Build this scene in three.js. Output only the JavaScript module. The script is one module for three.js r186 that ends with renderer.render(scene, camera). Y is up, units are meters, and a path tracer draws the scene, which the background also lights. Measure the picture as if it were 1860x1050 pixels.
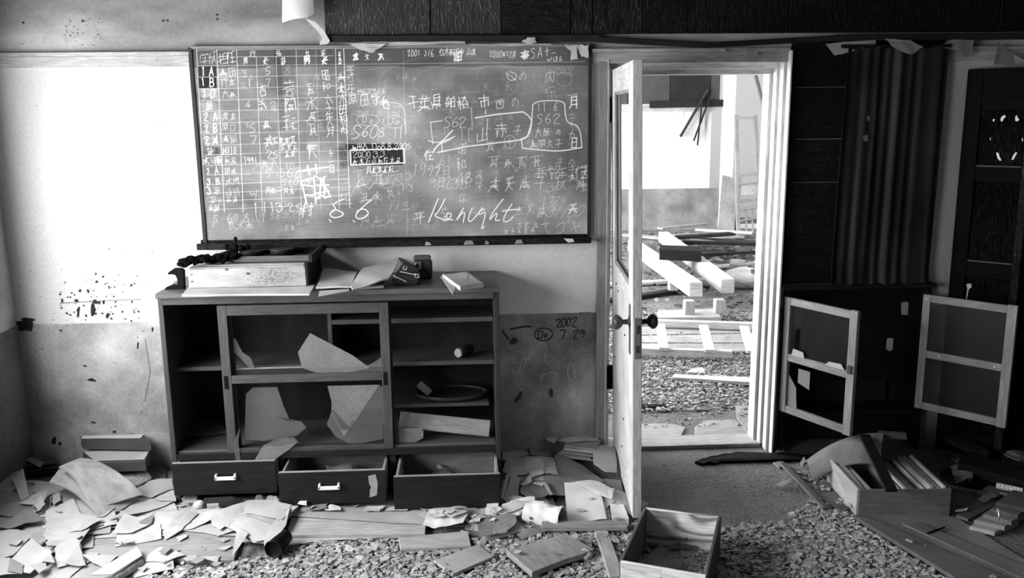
import * as THREE from 'three';
import { mergeGeometries, toCreasedNormals } from 'three/addons/utils/BufferGeometryUtils.js';
import { RectAreaLightUniformsLib } from 'three/addons/lights/RectAreaLightUniformsLib.js';
import { ConvexGeometry } from 'three/addons/geometries/ConvexGeometry.js';

// ---------------------------------------------------------------- camera, sky, daylight, exposure
const scene = new THREE.Scene();
const camera = new THREE.PerspectiveCamera(36.34, 1860 / 1050, 0.05, 60);
camera.position.set(0, 1.7, 4.172);
camera.rotation.order = 'YXZ';
camera.rotation.set(-0.19625, -0.05018, -0.0103);
scene.add(camera);

const renderer = new THREE.WebGLRenderer({ antialias: true });
renderer.toneMapping = THREE.LinearToneMapping;
renderer.toneMappingExposure = 1.15;
renderer.shadowMap.enabled = true;
scene.background = new THREE.Color(1, 1, 1);           // an even overcast sky
scene.backgroundIntensity = 2.2;
RectAreaLightUniformsLib.init();
// daylight that falls in through each window opening: the bright overcast sky just outside it
function windowLight(x, y, z, w, h, towards, intensity) {
  const l = new THREE.RectAreaLight(0xffffff, intensity, w, h);
  l.position.set(x, y, z); l.lookAt(...towards); l.name = 'window_daylight';
  scene.add(l); return l;
}
windowLight(-2.31, 1.37, 1.36, 1.88, 1.26, [0, 1.37, 1.36], 17);
windowLight(-2.31, 1.37, 3.5, 1.6, 1.26, [0, 1.37, 3.5], 10);
windowLight(-2.55, 1.6, -2.6, 3.0, 1.5, [3, 0.9, -2.6], 40);
windowLight(-2.55, 1.6, -6.3, 3.4, 1.5, [3, 0.9, -6.3], 38);

// ---------------------------------------------------------------- helpers
let seedState = 7;
function srand(n) { seedState = (n * 2654435761) >>> 0 || 1; }
function rnd() { seedState ^= seedState << 13; seedState >>>= 0; seedState ^= seedState >>> 17; seedState ^= seedState << 5; seedState >>>= 0; return seedState / 4294967296; }
const rr = (a, b) => a + (b - a) * rnd();
const lerp = (a, b, t) => a + (b - a) * t;
const used = new Map();
function numbered(n) { const k = used.get(n) || 0; used.set(n, k + 1); return k ? n + '_' + String(k).padStart(3, '0') : n; }

function hash2(ix, iy, s) { let h = (ix * 374761393 + iy * 668265263 + s * 1274126177) | 0; h = Math.imul(h ^ (h >>> 13), 1274126177); h ^= h >>> 16; return (h >>> 0) / 4294967296; }
function vnoise(x, y, s, px = 0, py = 0) {            // value noise, periodic when px, py are given
  const ix = Math.floor(x), iy = Math.floor(y), fx = x - ix, fy = y - iy, u = fx * fx * (3 - 2 * fx), v = fy * fy * (3 - 2 * fy);
  const w = (a, p) => (p ? ((a % p) + p) % p : a);
  const a = hash2(w(ix, px), w(iy, py), s), b = hash2(w(ix + 1, px), w(iy, py), s), c = hash2(w(ix, px), w(iy + 1, py), s), d = hash2(w(ix + 1, px), w(iy + 1, py), s);
  return a + (b - a) * u + (c - a) * v + (a - b - c + d) * u * v;
}
function fbm(x, y, s, oct = 4, px = 0, py = 0) { let t = 0, a = 0.5, n = 0; for (let i = 0; i < oct; i++) { t += a * vnoise(x, y, s + i * 17, px, py); n += a; a *= 0.5; x *= 2; y *= 2; px *= 2; py *= 2; } return t / n; }

function greyTexture(w, h, fn, srgb = true) {          // fn(u, v) -> 0..1, v up
  const c = document.createElement('canvas'); c.width = w; c.height = h;
  const g = c.getContext('2d'), im = g.createImageData(w, h), d = im.data;
  for (let y = 0; y < h; y++) for (let x = 0; x < w; x++) { const v = Math.max(0, Math.min(255, 255 * fn((x + 0.5) / w, 1 - (y + 0.5) / h))), k = (y * w + x) * 4; d[k] = d[k + 1] = d[k + 2] = v; d[k + 3] = 255; }
  g.putImageData(im, 0, 0);
  return canvasTexture(c, srgb);
}
function canvasTexture(c, srgb = true) {
  const t = new THREE.CanvasTexture(c); t.wrapS = t.wrapT = THREE.RepeatWrapping; t.anisotropy = 8;
  if (srgb) t.colorSpace = THREE.SRGBColorSpace;
  return t;
}
const grey = (v) => new THREE.Color().setRGB(v, v, v);
function mat(v, opts = {}) { return v < 0.06 && !opts.metalness ? new THREE.MeshPhysicalMaterial({ color: grey(v), roughness: 0.85, specularIntensity: 0.35, ...opts }) : new THREE.MeshStandardMaterial({ color: grey(v), roughness: 0.85, ...opts }); }

// uv in metres by the way each face looks; along = the axis the grain runs ('x', 'y' or 'z')
function metricUV(geo, along = null, scale = 1, off = null) {
  const g = geo.index ? geo.toNonIndexed() : geo;
  const p = g.attributes.position, n = p.count, uv = new Float32Array(n * 2);
  const ou = off ? off[0] : rnd() * 3, ov = off ? off[1] : rnd() * 3;
  const a = new THREE.Vector3(), b = new THREE.Vector3(), c = new THREE.Vector3();
  for (let i = 0; i < n; i += 3) {
    a.fromBufferAttribute(p, i); b.fromBufferAttribute(p, i + 1); c.fromBufferAttribute(p, i + 2);
    b.sub(a); c.sub(a); b.cross(c);
    const x = Math.abs(b.x), y = Math.abs(b.y), z = Math.abs(b.z);
    const f = x > y && x > z ? 'x' : y > z ? 'y' : 'z';
    for (let k = 0; k < 3; k++) {
      const X = p.getX(i + k), Y = p.getY(i + k), Z = p.getZ(i + k);
      let u, v;
      if (f === 'x') { u = Z; v = Y; if (along === 'y') { u = Y; v = Z; } }
      else if (f === 'y') { u = X; v = Z; if (along === 'z') { u = Z; v = X; } }
      else { u = X; v = Y; if (along === 'y') { u = Y; v = X; } }
      uv[(i + k) * 2] = u * scale + ou; uv[(i + k) * 2 + 1] = v * scale + ov;
    }
  }
  g.setAttribute('uv', new THREE.BufferAttribute(uv, 2));
  return g;
}
function flat(geo) { const g = geo.index ? geo.toNonIndexed() : geo; g.computeVertexNormals(); return g; }
// a box with chamfered edges, between two corners
function cbox(x0, y0, z0, x1, y1, z1, ch = 0.002, along = undefined) {
  const sx = Math.abs(x1 - x0), sy = Math.abs(y1 - y0), sz = Math.abs(z1 - z0);
  const c = Math.min(ch, sx * 0.3, sy * 0.3, sz * 0.3), s = new THREE.Shape();
  const a = sx / 2, b = sy / 2;
  s.moveTo(-a + c, -b); s.lineTo(a - c, -b); s.lineTo(a, -b + c); s.lineTo(a, b - c); s.lineTo(a - c, b); s.lineTo(-a + c, b); s.lineTo(-a, b - c); s.lineTo(-a, -b + c); s.closePath();
  const sh = new THREE.Shape([[-a + 2 * c, -b + c], [a - 2 * c, -b + c], [a - c, -b + 2 * c], [a - c, b - 2 * c], [a - 2 * c, b - c], [-a + 2 * c, b - c], [-a + c, b - 2 * c], [-a + c, -b + 2 * c]].map((q) => new THREE.Vector2(...q)));
  const g = new THREE.ExtrudeGeometry(sh, { depth: sz - 2 * c, bevelEnabled: true, bevelThickness: c, bevelSize: c, bevelSegments: 1, curveSegments: 1 });
  g.translate((x0 + x1) / 2, (y0 + y1) / 2, Math.min(z0, z1) + c);
  g.deleteAttribute('uv');
  const ax = along === undefined ? (sx >= sy && sx >= sz ? 'x' : sy >= sz ? 'y' : 'z') : along;
  return metricUV(flat(g), ax);
}
// a straight bar of rectangular section between two points; up hints the section's height direction
function bar(p, q, w, h, ch = 0.002, up = [0, 1, 0]) {
  const P = new THREE.Vector3(...p), Q = new THREE.Vector3(...q), L = P.distanceTo(Q);
  const g = cbox(-w / 2, -h / 2, 0, w / 2, h / 2, L, ch, 'z');
  const m = new THREE.Matrix4(), z = Q.clone().sub(P).normalize(), x = new THREE.Vector3(...up).cross(z).normalize(), y = z.clone().cross(x);
  m.makeBasis(x, y, z).setPosition(P);
  return g.applyMatrix4(m);
}
function rod(p, q, r0, r1 = r0, seg = 10) {
  const P = new THREE.Vector3(...p), Q = new THREE.Vector3(...q), L = P.distanceTo(Q);
  const g = new THREE.CylinderGeometry(r1, r0, L, seg, 1); g.translate(0, L / 2, 0);
  g.applyQuaternion(new THREE.Quaternion().setFromUnitVectors(new THREE.Vector3(0, 1, 0), Q.clone().sub(P).normalize())); g.translate(...p);
  return g;
}
function prep(list) {
  return list.map((g) => { const n = g.index ? g.toNonIndexed() : g; if (!n.attributes.normal) n.computeVertexNormals(); if (!n.attributes.uv) metricUV(n); for (const k of Object.keys(n.attributes)) if (!['position', 'normal', 'uv'].includes(k)) n.deleteAttribute(k); n.clearGroups(); return n; });
}
function obj(name, geos, material, parent = scene) {
  const list = prep(Array.isArray(geos) ? geos : [geos]);
  const m = new THREE.Mesh(list.length > 1 ? mergeGeometries(list) : list[0], material);
  m.name = parent === scene ? numbered(name) : name; m.castShadow = m.receiveShadow = true;
  parent.add(m); return m;
}
function struct(name, geos, material, parent = scene) { const m = obj(name, geos, material, parent); if (parent === scene) m.userData.kind = 'structure'; return m; }
function tag(o, label, category, group, kind) { o.userData.label = label; o.userData.category = category; if (group) o.userData.group = group; if (kind) o.userData.kind = kind; return o; }
function thing(name, label, category, pos = [0, 0, 0], turn = 0, group) {
  const o = new THREE.Group(); o.name = numbered(name); scene.add(o); o.position.set(...pos); o.rotation.y = turn; return tag(o, label, category, group);
}
function part(name, geos, material, parent, label) { const m = obj(name, geos, material, parent); if (label) m.userData.label = label; return m; }

// ---------------------------------------------------------------- handwriting: each character as pen strokes on a 0-9 grid (x right, y down)
const GLYPH = {
  0: '5021173959878150', 1: '415059', 2: '12307082631989', 3: '11407173447487592917', 4: '601686 6369', 5: '8020245486784919', 6: '7032163969865426', 7: '108039', 8: '502123758859291825727150', 9: '8250212454818469',
  A: '5019 5089 2676', B: '1019 1060726414 1475876919', S: '82501134766919', a: '842426396986 8489', t: '5058 2383', D: '1019 106082856919', o: '542639698654', w: '1429557994', s: '742536767918', '/': '7029', '.': '4859', '-': '2575',
  千: '7121 0595 5059', 年: '3014 2282 2585 1797 5259 2527', 月: '303719 308089 3383 3686', 日: '2029 2080 8089 2484 2989', 一: '1595', 二: '2282 1797', 三: '2181 3474 1898', 十: '1595 5059', 八: '4119 5199', 六: '4051 0393 3519 6599', 九: '4019 03736899',
  天: '2181 1595 5119 5599', 田: '1119 1181 8189 1585 1989 5159', 中: '2226 2282 8286 2686 5059', 山: '5058 2428 8488 2888', 木: '1393 5059 5319 5399', 本: '1393 5059 5319 5399 3777', 大: '1393 5019 5399', 川: '202719 5158 8089', 口: '2228 2282 8288 2888',
  計: '2040 0262 1454 1656 1858 1819 5859 1959 7079 5595', 男: '2024 2080 8084 2484 2282 5054 168679 5419', 女: '402679 7019 0494', 担: '2029 0343 0745 5155 5191 9195 5393 5595 4898', 任: '3015 2329 8041 4595 6169 4999',
  学: '2031 5051 8071 1292 1214 3464 6456 5649 0797', 級: '3013 1343 0444 2429 5090 7073 5449 6399 7359', 在: '0393 4018 2529 5595 7279 4999', 籍: '2014 6054 2363 1595 2529 5559 6696 6669 9699 6999', 欠: '3014 2373 7364 4419 5599', 席: '5052 1191 1129 3474 4346 6366 2796 3739 5659',
  記: '2040 0262 1454 1656 1858 1819 5859 1959 6191 9195 6595 6569 6999 9997', 事: '0292 2484 2426 8486 2686 0696 2888 5059', 葉: '0292 3033 6063 0494 2426 5257 2757 0797 5759 5709 5799', 県: '3036 3080 8086 3282 3484 3686 1417 1797 5759 3719 7899',
  船: '3012 1219 1252 5259 0656 3435 3738 7164 8194 6595 6569 9599 6999', 橋: '0343 2029 2417 2446 5191 7055 7195 5656 5696 5659 9699 6878', 市: '5052 0292 2428 2484 8488 5259', 西: '1191 2329 2393 9399 2999 4156 6166', の: '51471816233262848769',
  内: '1219 1292 9289 5054 5428 5478', 昭: '1018 1040 4048 1444 1848 6090 9084 7053 5696 5659 9699 5999', 和: '4010 0343 2029 2317 2346 6267 6292 9297 6797', 平: '1191 3234 7264 0595 5159', 成: '1292 1217 1444 4447 6099 8253 8092', 元: '2181 0494 3419 6469 6999 9997',
  水: '5059 1444 4419 9254 5499', 小: '5059 2417 7498', 赤: '1282 5055 0494 3519 6569 2517 7497', 阪: '1019 10312334 1444 5191 5149 5494 9459 6399', 久: '4014 3272 7219 5599', 子: '2171 7154 5459 0595', 金: '5014 5094 3464 1696 5459 1999', 示: '2181 0494 5459 2618 7698', 善: '3042 7062 1292 2484 0595 3639 3676 7679 3979',
  て: '0292624456799'+'9', つ: '04528284866919', や: '06638582 4252 3059', を: '1373 4024175397 7436386999', 弘: '1141 4144 4414 1747 474829 6053 5398 7389', 開: '1119 1141 4115 6191 9199 5171 3575 3878 4549 6569', 幹: '0141 2329 0343 1636 0747 5595 6393 7579 5799', 村: '0343 2029 2407 2446 5393 808979 6576', 佐: '3015 2329 4292 6013 5585 6569 4999', 竹: '3012 2242 2225 7052 5292 7279 2529', 相: '0343 2029 2407 2446 5159 5191 9199 5494 5797 5999', 枕: '0343 2029 2407 2446 5393 5355 7349 7378 8999',
  吉: '0292 5054 2474 2529 2575 7579 2979', 光: '5054 2032 8062 0494 3519 6469 6999', 原: '1191 1109 3236 3282 8286 3686 3484 5659 4728 7798', 敬: '0252 1013 4043 1555 5559 1638 6054 5393 8249 5499', 裕: '2030 0444 4417 2529 6043 8094 6535 6598 5659 5999 9699', 石: '1191 5109 3539 3585 8589 3989', 出: '5058 2024 2484 8084 1518 1898 9598', 入: '4051 5119 5199', 版: '1019 1444 4049 5191 5149 5494 9459 6399', 藤: '0191 3032 6062 1319 1343 4349 1545 1747 5364 8374 5595 4797 7478 7459 7499 7879 5868 9888',
};
function strokesOf(ch) {
  if (GLYPH[ch]) return GLYPH[ch];
  const k = ch.charCodeAt(0), q = (i, a, b) => Math.round(a + (b - a) * hash2(k, i, 77));       // an illegible hand-written character
  let s = '';
  for (let i = 0; i < 3; i++) { const y = q(i, 0, 9), x = q(i + 9, 0, 3); s += `${x}${y}${q(i + 20, 6, 9)}${y} `; }
  for (let i = 0; i < 2; i++) { const x = q(i + 30, 2, 7); s += `${x}${q(i + 40, 0, 3)}${x}${q(i + 50, 6, 9)} `; }
  return s + `${q(60, 3, 5)}${q(61, 3, 5)}${q(62, 0, 2)}9 ${q(63, 4, 6)}${q(64, 4, 6)}${q(65, 7, 9)}9`;
}
let penCount = 0;
function strokeGlyph(g, ch, x, y, w, h) {               // a hasty hand: strokes lean, waver and overshoot
  if (ch === ' ') return;
  const c = penCount++, lean = (hash2(c, 1, 5) - 0.5) * 0.3, sz = 0.9 + 0.3 * hash2(c, 2, 5), dy = (hash2(c, 3, 5) - 0.5) * 0.16, narrow = 0.85 + 0.25 * hash2(c, 4, 5);
  strokesOf(ch).split(' ').forEach((s, k) => {
    const p = [];
    for (let i = 0; i + 1 < s.length; i += 2) { const jx = (hash2(c, k * 31 + i, 8) - 0.5) * 1.1, jy = (hash2(c, k * 37 + i, 9) - 0.5) * 1.1, u = ((+s[i] + jx) / 9 - 0.5) * sz * narrow + 0.5, v = ((+s[i + 1] + jy) / 9 - 0.5) * sz + 0.5 + dy; p.push([x + (u - (v - 0.5) * lean) * w, y + (v - (u - 0.5) * 0.12) * h]); }
    g.beginPath(); g.moveTo(...p[0]);
    if (p.length > 3) { for (let i = 1; i < p.length - 1; i++) g.quadraticCurveTo(...p[i], (p[i][0] + p[i + 1][0]) / 2, (p[i][1] + p[i + 1][1]) / 2); g.lineTo(...p[p.length - 1]); } else for (let i = 1; i < p.length; i++) g.lineTo(...p[i]);
    g.stroke();
  });
}

// ---------------------------------------------------------------- surfaces
const texWood = greyTexture(1024, 512, (u, v) => {           // grain runs along u; 1 m x 0.5 m
  const warp = fbm(u * 2, v * 4, 3, 3, 2, 4) * 0.5, y = v + warp * 0.10;
  const rings = Math.pow(0.5 + 0.5 * Math.sin((y * 26 + fbm(u * 3, v * 6, 9, 3, 3, 6) * 5) * 6.283), 1.6);
  const fine = vnoise(u * 24, v * 300, 5, 24, 300), pore = vnoise(u * 60, v * 180, 11, 60, 180);
  return 0.84 - rings * 0.05 - (fine - 0.5) * 0.13 - (pore > 0.88 ? 0.08 : 0) + (fbm(u * 6, v * 6, 21, 3, 6, 6) - 0.5) * 0.24;
});
const texRough = greyTexture(1024, 1024, (u, v) => {         // coarse plywood, vertical pores: grain along u
  const f = vnoise(u * 60, v * 260, 4, 60, 260), q = vnoise(u * 24, v * 130, 8, 24, 130), b = fbm(u * 4, v * 4, 2, 4, 4, 4);
  return 0.40 + Math.max(0, f - 0.45) * 0.9 + (q > 0.66 ? -0.22 : 0) + (b - 0.5) * 0.5;
});
const texConcrete = greyTexture(1024, 1024, (u, v) => 0.74 + (fbm(u * 5, v * 5, 31, 5, 5, 5) - 0.5) * 0.42 + (vnoise(u * 256, v * 256, 3, 256, 256) - 0.5) * 0.16 + (fbm(u * 40, v * 40, 8, 3, 40, 40) > 0.72 ? -0.08 : 0));
const texGrain = greyTexture(512, 512, (u, v) => 0.5 + (vnoise(u * 170, v * 170, 3, 170, 170) - 0.5) * 0.7 + (fbm(u * 20, v * 20, 5, 3, 20, 20) - 0.5) * 0.5, false);
const texCard = greyTexture(512, 512, (u, v) => 0.82 + (fbm(u * 6, v * 6, 3, 5, 6, 6) - 0.5) * 0.35 + (vnoise(u * 200, v * 200, 9, 200, 200) - 0.5) * 0.1);
const texFabric = greyTexture(512, 512, (u, v) => 0.7 + (fbm(u * 4, v * 3, 3, 4, 4, 3) - 0.5) * 0.8 + (vnoise(u * 256, v * 6, 5, 256, 6) - 0.5) * 0.2);
const texGrained = greyTexture(1024, 512, (u, v) => { const y = v + fbm(u * 2, v * 4, 3, 3, 2, 4) * 0.09, r = Math.pow(0.5 + 0.5 * Math.sin((y * 20 + fbm(u * 3, v * 6, 9, 3, 3, 6) * 5) * 6.283), 2.5); return 0.85 - r * 0.4 - (vnoise(u * 24, v * 300, 5, 24, 300) - 0.5) * 0.2; });
const texBoxFront = greyTexture(768, 192, (u, v) => {          // old drawer front: pale grain, a speckled stain and knots; 0.55 m x 0.137 m
  let s = 0.86 - (vnoise(u * 10, v * 70, 5) - 0.5) * 0.12 + (fbm(u * 5, v * 2, 3, 3) - 0.5) * 0.16;
  const d = Math.exp(-(((u - 0.72) / 0.22) ** 2 + ((v - 0.5) / 0.5) ** 2)); s -= d * (0.12 + 0.42 * Math.max(0, fbm(u * 60, v * 18, 8, 3) - 0.42) * 2);
  for (const [x, y, r] of [[0.51, 0.72, 0.022], [0.03, 0.35, 0.014], [0.03, 0.72, 0.012], [0.235, 0.5, 0.006], [0.33, 0.95, 0.02]]) { const q = Math.hypot(u - x, (v - y) * 0.25) / r; if (q < 1) s -= 0.6 * (1 - q * q) * (0.6 + 0.6 * vnoise(u * 200, v * 60, 4)); }
  return s;
});
function wood(v, o = {}) { return mat(v, { map: texWood, bumpMap: texWood, bumpScale: 0.0015, roughness: 0.75, ...o }); }
const M = {
  darkWood: wood(0.045, { roughness: 0.55 }), midWood: wood(0.13), edgeWood: wood(0.22), paleWood: wood(0.75), greyWood: wood(0.5), blackWood: wood(0.011, { roughness: 0.85, specularIntensity: 0.2 }),
  white: mat(0.8), whiteWood: wood(0.95), concrete: mat(0.5, { map: texConcrete, bumpMap: texGrain, bumpScale: 0.003, roughness: 0.95 }),
  black: mat(0.004, { roughness: 0.85, specularIntensity: 0.2 }), iron: mat(0.06, { roughness: 0.5, metalness: 0.6 }), steel: mat(0.55, { roughness: 0.35, metalness: 0.8 }),
  card: mat(0.5, { map: texCard, roughness: 0.9 }), cardDark: mat(0.22, { map: texCard }),
  rough: mat(0.035, { map: texRough, bumpMap: texRough, bumpScale: 0.003, roughness: 0.8 }),
};
M.handle = mat(0.85, { roughness: 0.3 });
M.glass = new THREE.MeshPhysicalMaterial({ color: grey(0.93), roughness: 0.06, transmission: 1, thickness: 0, ior: 1.5 });

// ---------------------------------------------------------------- the paint and plaster of the long wall (5.3 m x 3 m, 380 px per metre)
const WALL = { x0: -2.2, x1: 3.1, y1: 3.0, s: 380 };
function wallCanvas() {
  const S = WALL.s, W = Math.round((WALL.x1 - WALL.x0) * S), H = Math.round(WALL.y1 * S), c = document.createElement('canvas'); c.width = W; c.height = H;
  const g = c.getContext('2d'), im = g.createImageData(W, H), d = im.data;
  for (let py = 0; py < H; py++) for (let px = 0; px < W; px++) {
    const x = WALL.x0 + (px + 0.5) / S, y = WALL.y1 - (py + 0.5) / S, k = (py * W + px) * 4;
    const edge = 0.745 + 0.004 * (vnoise(x * 14, 1, 3) - 0.5);
    let v;
    if (y > 1.93) v = 0.43 + (fbm(x * 2.2, y * 7, 41, 5) - 0.5) * 0.34 + 0.13 * Math.max(0, Math.min(1, (2.15 + 0.12 * (fbm(x * 3, 2, 13, 3) - 0.5) - y) * 14)) + (vnoise(x * 90, y * 90, 3) - 0.5) * 0.04;
    else if (y > edge) v = 0.74 + (fbm(x * 3, y * 3, 11, 4) - 0.5) * 0.05 + (vnoise(x * 150, y * 150, 6) - 0.5) * 0.05;
    else {
      const m = fbm(x * 3.2 + 5, y * 3.2, 51, 5) - 0.5, n = fbm(x * 12, y * 12, 61, 4) - 0.5;
      v = 0.56 + m * 0.46 + n * 0.2 + (vnoise(x * 140, y * 140, 3) - 0.5) * 0.06;
      if (x > 0.1) v -= 0.10;
    }
    const speck = vnoise(x * 75, y * 75, 71); if (speck > 0.985) v -= 0.25;
    d[k] = d[k + 1] = d[k + 2] = Math.max(0, Math.min(255, v * 255)); d[k + 3] = 255;
  }
  g.putImageData(im, 0, 0);
  const X = (x) => (x - WALL.x0) * S, Y = (y) => (WALL.y1 - y) * S;
  // chips and peeled spots, wall coordinates in metres
  srand(5);
  const chip = (x, y, w, h, a = 0, tone = 20) => {
    g.save(); g.translate(X(x), Y(y)); g.rotate(a); g.fillStyle = `rgb(${tone},${tone},${tone})`; g.beginPath();
    const n = 9; for (let i = 0; i < n; i++) { const t = (i / n) * 6.283, r = rr(0.55, 1.1); g.lineTo(Math.cos(t) * w * S * 0.5 * r, Math.sin(t) * h * S * 0.5 * r); } g.fill(); g.restore();
  };
  for (const [x, y, w, h, a] of CHIPS) chip(x, y, w, h, a);
  for (let i = 0; i < 70; i++) chip(rr(-1.95, -1.55), rr(0.76, 0.98), rr(0.004, 0.018), rr(0.003, 0.012), rr(0, 3));
  for (let i = 0; i < 60; i++) chip(rr(-2.15, -1.35), rr(0.1, 1.1), rr(0.003, 0.01), rr(0.002, 0.008), rr(0, 3), 60);
  for (const [x, y] of [[-1.69, 2.125], [-1.34, 2.125], [-1.32, 2.125], [-1.1, 2.13], [-1.1, 2.15], [-1.95, 2.12]]) chip(x, y, 0.014, 0.012, 0, 15);
  for (let i = 0; i < 40; i++) chip(rr(-1.78, -1.6), rr(2.02, 2.14), rr(0.004, 0.012), rr(0.003, 0.008), 0, 70);
  g.strokeStyle = 'rgba(40,40,40,.75)'; g.lineWidth = 1.2;
  const line = (pts) => { g.beginPath(); pts.forEach(([x, y], i) => (i ? g.lineTo(X(x), Y(y)) : g.moveTo(X(x), Y(y)))); g.stroke(); };
  line([[-1.93, 0.845], [-1.7, 0.853], [-1.55, 0.855]]); line([[-1.55, 0.66], [-1.54, 0.5], [-1.56, 0.42], [-1.58, 0.35]]);
  // the pencilled note beside the cabinet
  g.strokeStyle = 'rgba(12,12,12,.95)'; g.lineWidth = 2.6; g.lineCap = 'round';
  const scribble = (s, x, y, h, adv) => { let cx = x; for (const ch of s) { strokeGlyph(g, ch, X(cx), Y(y + h), h * S * 0.72, h * S); cx += adv * h; } };
  g.lineWidth = 2; scribble('2002', 0.42, 0.675, 0.042, 0.6); scribble('7.29', 0.44, 0.615, 0.05, 0.62); scribble('Do', 0.335, 0.625, 0.032, 0.8);
  g.beginPath(); g.ellipse(X(0.362), Y(0.64), 0.044 * S, 0.032 * S, 0, 0, 7); g.stroke();
  g.lineWidth = 3; line([[0.2, 0.67], [0.27, 0.682], [0.3, 0.68]]); chip(0.215, 0.61, 0.05, 0.05, 0.4, 50); line([[0.16, 0.66], [0.19, 0.62]]);
  chip(0.235, 0.32, 0.03, 0.08, 0.5, 55); chip(0.4, 0.34, 0.025, 0.05, 0, 55);
  g.strokeStyle = 'rgba(210,210,210,.4)'; g.lineWidth = 1.4;
  for (let i = 0; i < 14; i++) { const x = rr(0.18, 0.5), y = rr(0.35, 0.6); g.beginPath(); g.ellipse(X(x), Y(y), rr(4, 26), rr(3, 14), rr(0, 3), 0, rr(2, 6)); g.stroke(); }
  return canvasTexture(c);
}
// [x, y, width, height, turn] of the larger chips knocked out of the plaster
const CHIPS = [
  [-1.858, 0.883, 0.008, 0.011, 0.2], [-1.850, 0.856, 0.024, 0.019, 0.2], [-1.848, 0.803, 0.016, 0.059, 0.2], [-1.779, 0.812, 0.024, 0.108, 0.2], [-1.765, 0.849, 0.032, 0.024, 0.2], [-1.747, 0.843, 0.013, 0.022, 0.2], [-1.727, 0.845, 0.013, 0.024, 0.2], [-1.715, 0.778, 0.016, 0.032, 0.2], [-1.830, 0.903, 0.016, 0.016, 0.2], [-1.792, 0.902, 0.016, 0.016, 0.2], [-1.917, 0.855, 0.013, 0.024, 0.2], [-1.923, 0.887, 0.011, 0.011, 0.2], [-1.749, 0.983, 0.008, 0.019, 0.2], [-1.608, 0.752, 0.013, 0.011, 0.2], [-1.588, 0.629, 0.011, 0.040, 0.2], [-1.511, 0.709, 0.011, 0.027, 0.2], [-1.768, 0.790, 0.019, 0.013, 0.2], [-1.939, 0.713, 0.022, 0.008, 0.2], [-1.845, 0.535, 0.024, 0.011, 0.2], [-1.821, 0.465, 0.048, 0.022, 0.2], [-1.584, 0.670, 0.013, 0.005, 0.2], [-2.030, 0.164, 0.024, 0.054, 0.2], [-2.003, 0.146, 0.019, 0.027, 0.2], [-1.835, 0.249, 0.032, 0.011, 0.2], [-1.738, 0.198, 0.024, 0.013, 0.2], [-2.102, 0.739, 0.091, 0.070, 0.2], [-2.086, 0.770, 0.081, 0.022, 0.2], [-1.660, 0.181, 0.008, 0.024, 0.2], [-1.889, 0.873, 0.013, 0.008, 0.2], [-1.869, 0.893, 0.011, 0.008, 0.2],
];

// ---------------------------------------------------------------- the room and the room behind it
const matWall = mat(1, { map: wallCanvas(), bumpMap: texGrain, bumpScale: 0.0015, roughness: 0.95 });
const matPlain = mat(0.8, { bumpMap: texGrain, bumpScale: 0.0015 }), matDado = mat(0.42, { map: texConcrete });
const matOld = mat(0.12, { map: texConcrete });
function slabWithHoles(w, h, holes, depth) {          // an upright slab in the xy plane, 0..w by 0..h
  const s = new THREE.Shape([[0, 0], [w, 0], [w, h], [0, h]].map((p) => new THREE.Vector2(...p)));
  for (const [x0, y0, x1, y1] of holes) s.holes.push(new THREE.Path([[x0, y0], [x0, y1], [x1, y1], [x1, y0]].map((p) => new THREE.Vector2(...p))));
  const g = new THREE.ExtrudeGeometry(s, { depth, bevelEnabled: false }); g.deleteAttribute('uv'); return flat(g);
}
const OPEN = { x0: 0.665, x1: 1.512, y1: 1.955 };
{ // the long wall with its doorway and the recess of the built-in cupboard
  const s = new THREE.Shape([[0, 0], [OPEN.x0 + 2.2, 0], [OPEN.x0 + 2.2, OPEN.y1], [OPEN.x1 + 2.2, OPEN.y1], [OPEN.x1 + 2.2, 0], [3.76, 0], [3.76, 0.86], [4.46, 0.86], [4.46, 0], [5.3, 0], [5.3, 3], [0, 3]].map((p) => new THREE.Vector2(...p)));
  const w = new THREE.ExtrudeGeometry(s, { depth: 0.16, bevelEnabled: false }); w.deleteAttribute('uv'); const f = flat(w);
  f.translate(-2.2, 0, -0.16);
  const p = f.attributes.position, uv = new Float32Array(p.count * 2);
  for (let i = 0; i < p.count; i++) { uv[2 * i] = (p.getX(i) + 2.2) / 5.3; uv[2 * i + 1] = p.getY(i) / 3; }
  f.setAttribute('uv', new THREE.BufferAttribute(uv, 2));
  struct('wall_back', f, matWall);
}
const floorMat = mat(0.26, { map: texConcrete, bumpMap: texGrain, bumpScale: 0.004, roughness: 0.95 });
struct('floor', metricUV(flat(new THREE.BoxGeometry(9, 0.12, 16.5)).translate(1.9, -0.06, -2.35), null, 0.7), floorMat);
struct('ceiling', metricUV(flat(new THREE.BoxGeometry(5.9, 0.1, 6.6)).translate(0.55, 3.05, 3.0)), matOld);
struct('wall_left', metricUV(slabWithHoles(6.3, 3.0, [[0.42, 0.74, 2.3, 2.0], [2.7, 0.74, 4.3, 2.0]], 0.16).applyMatrix4(new THREE.Matrix4().makeRotationY(-Math.PI / 2)).translate(-2.14, 0, 0)), mat(0.7, { map: texCard, bumpMap: texGrain, bumpScale: 0.0015 }));
struct('wall_left_dado', metricUV(flat(new THREE.BoxGeometry(0.006, 0.74, 6.3)).translate(-2.137, 0.37, 3.15)), mat(0.26, { map: texConcrete }));
struct('wall_right', metricUV(flat(new THREE.BoxGeometry(0.16, 3, 6.3)).translate(3.18, 1.5, 3.15)), matOld);
struct('wall_front', metricUV(flat(new THREE.BoxGeometry(5.6, 3, 0.16)).translate(0.5, 1.5, 6.38)), matOld);
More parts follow.
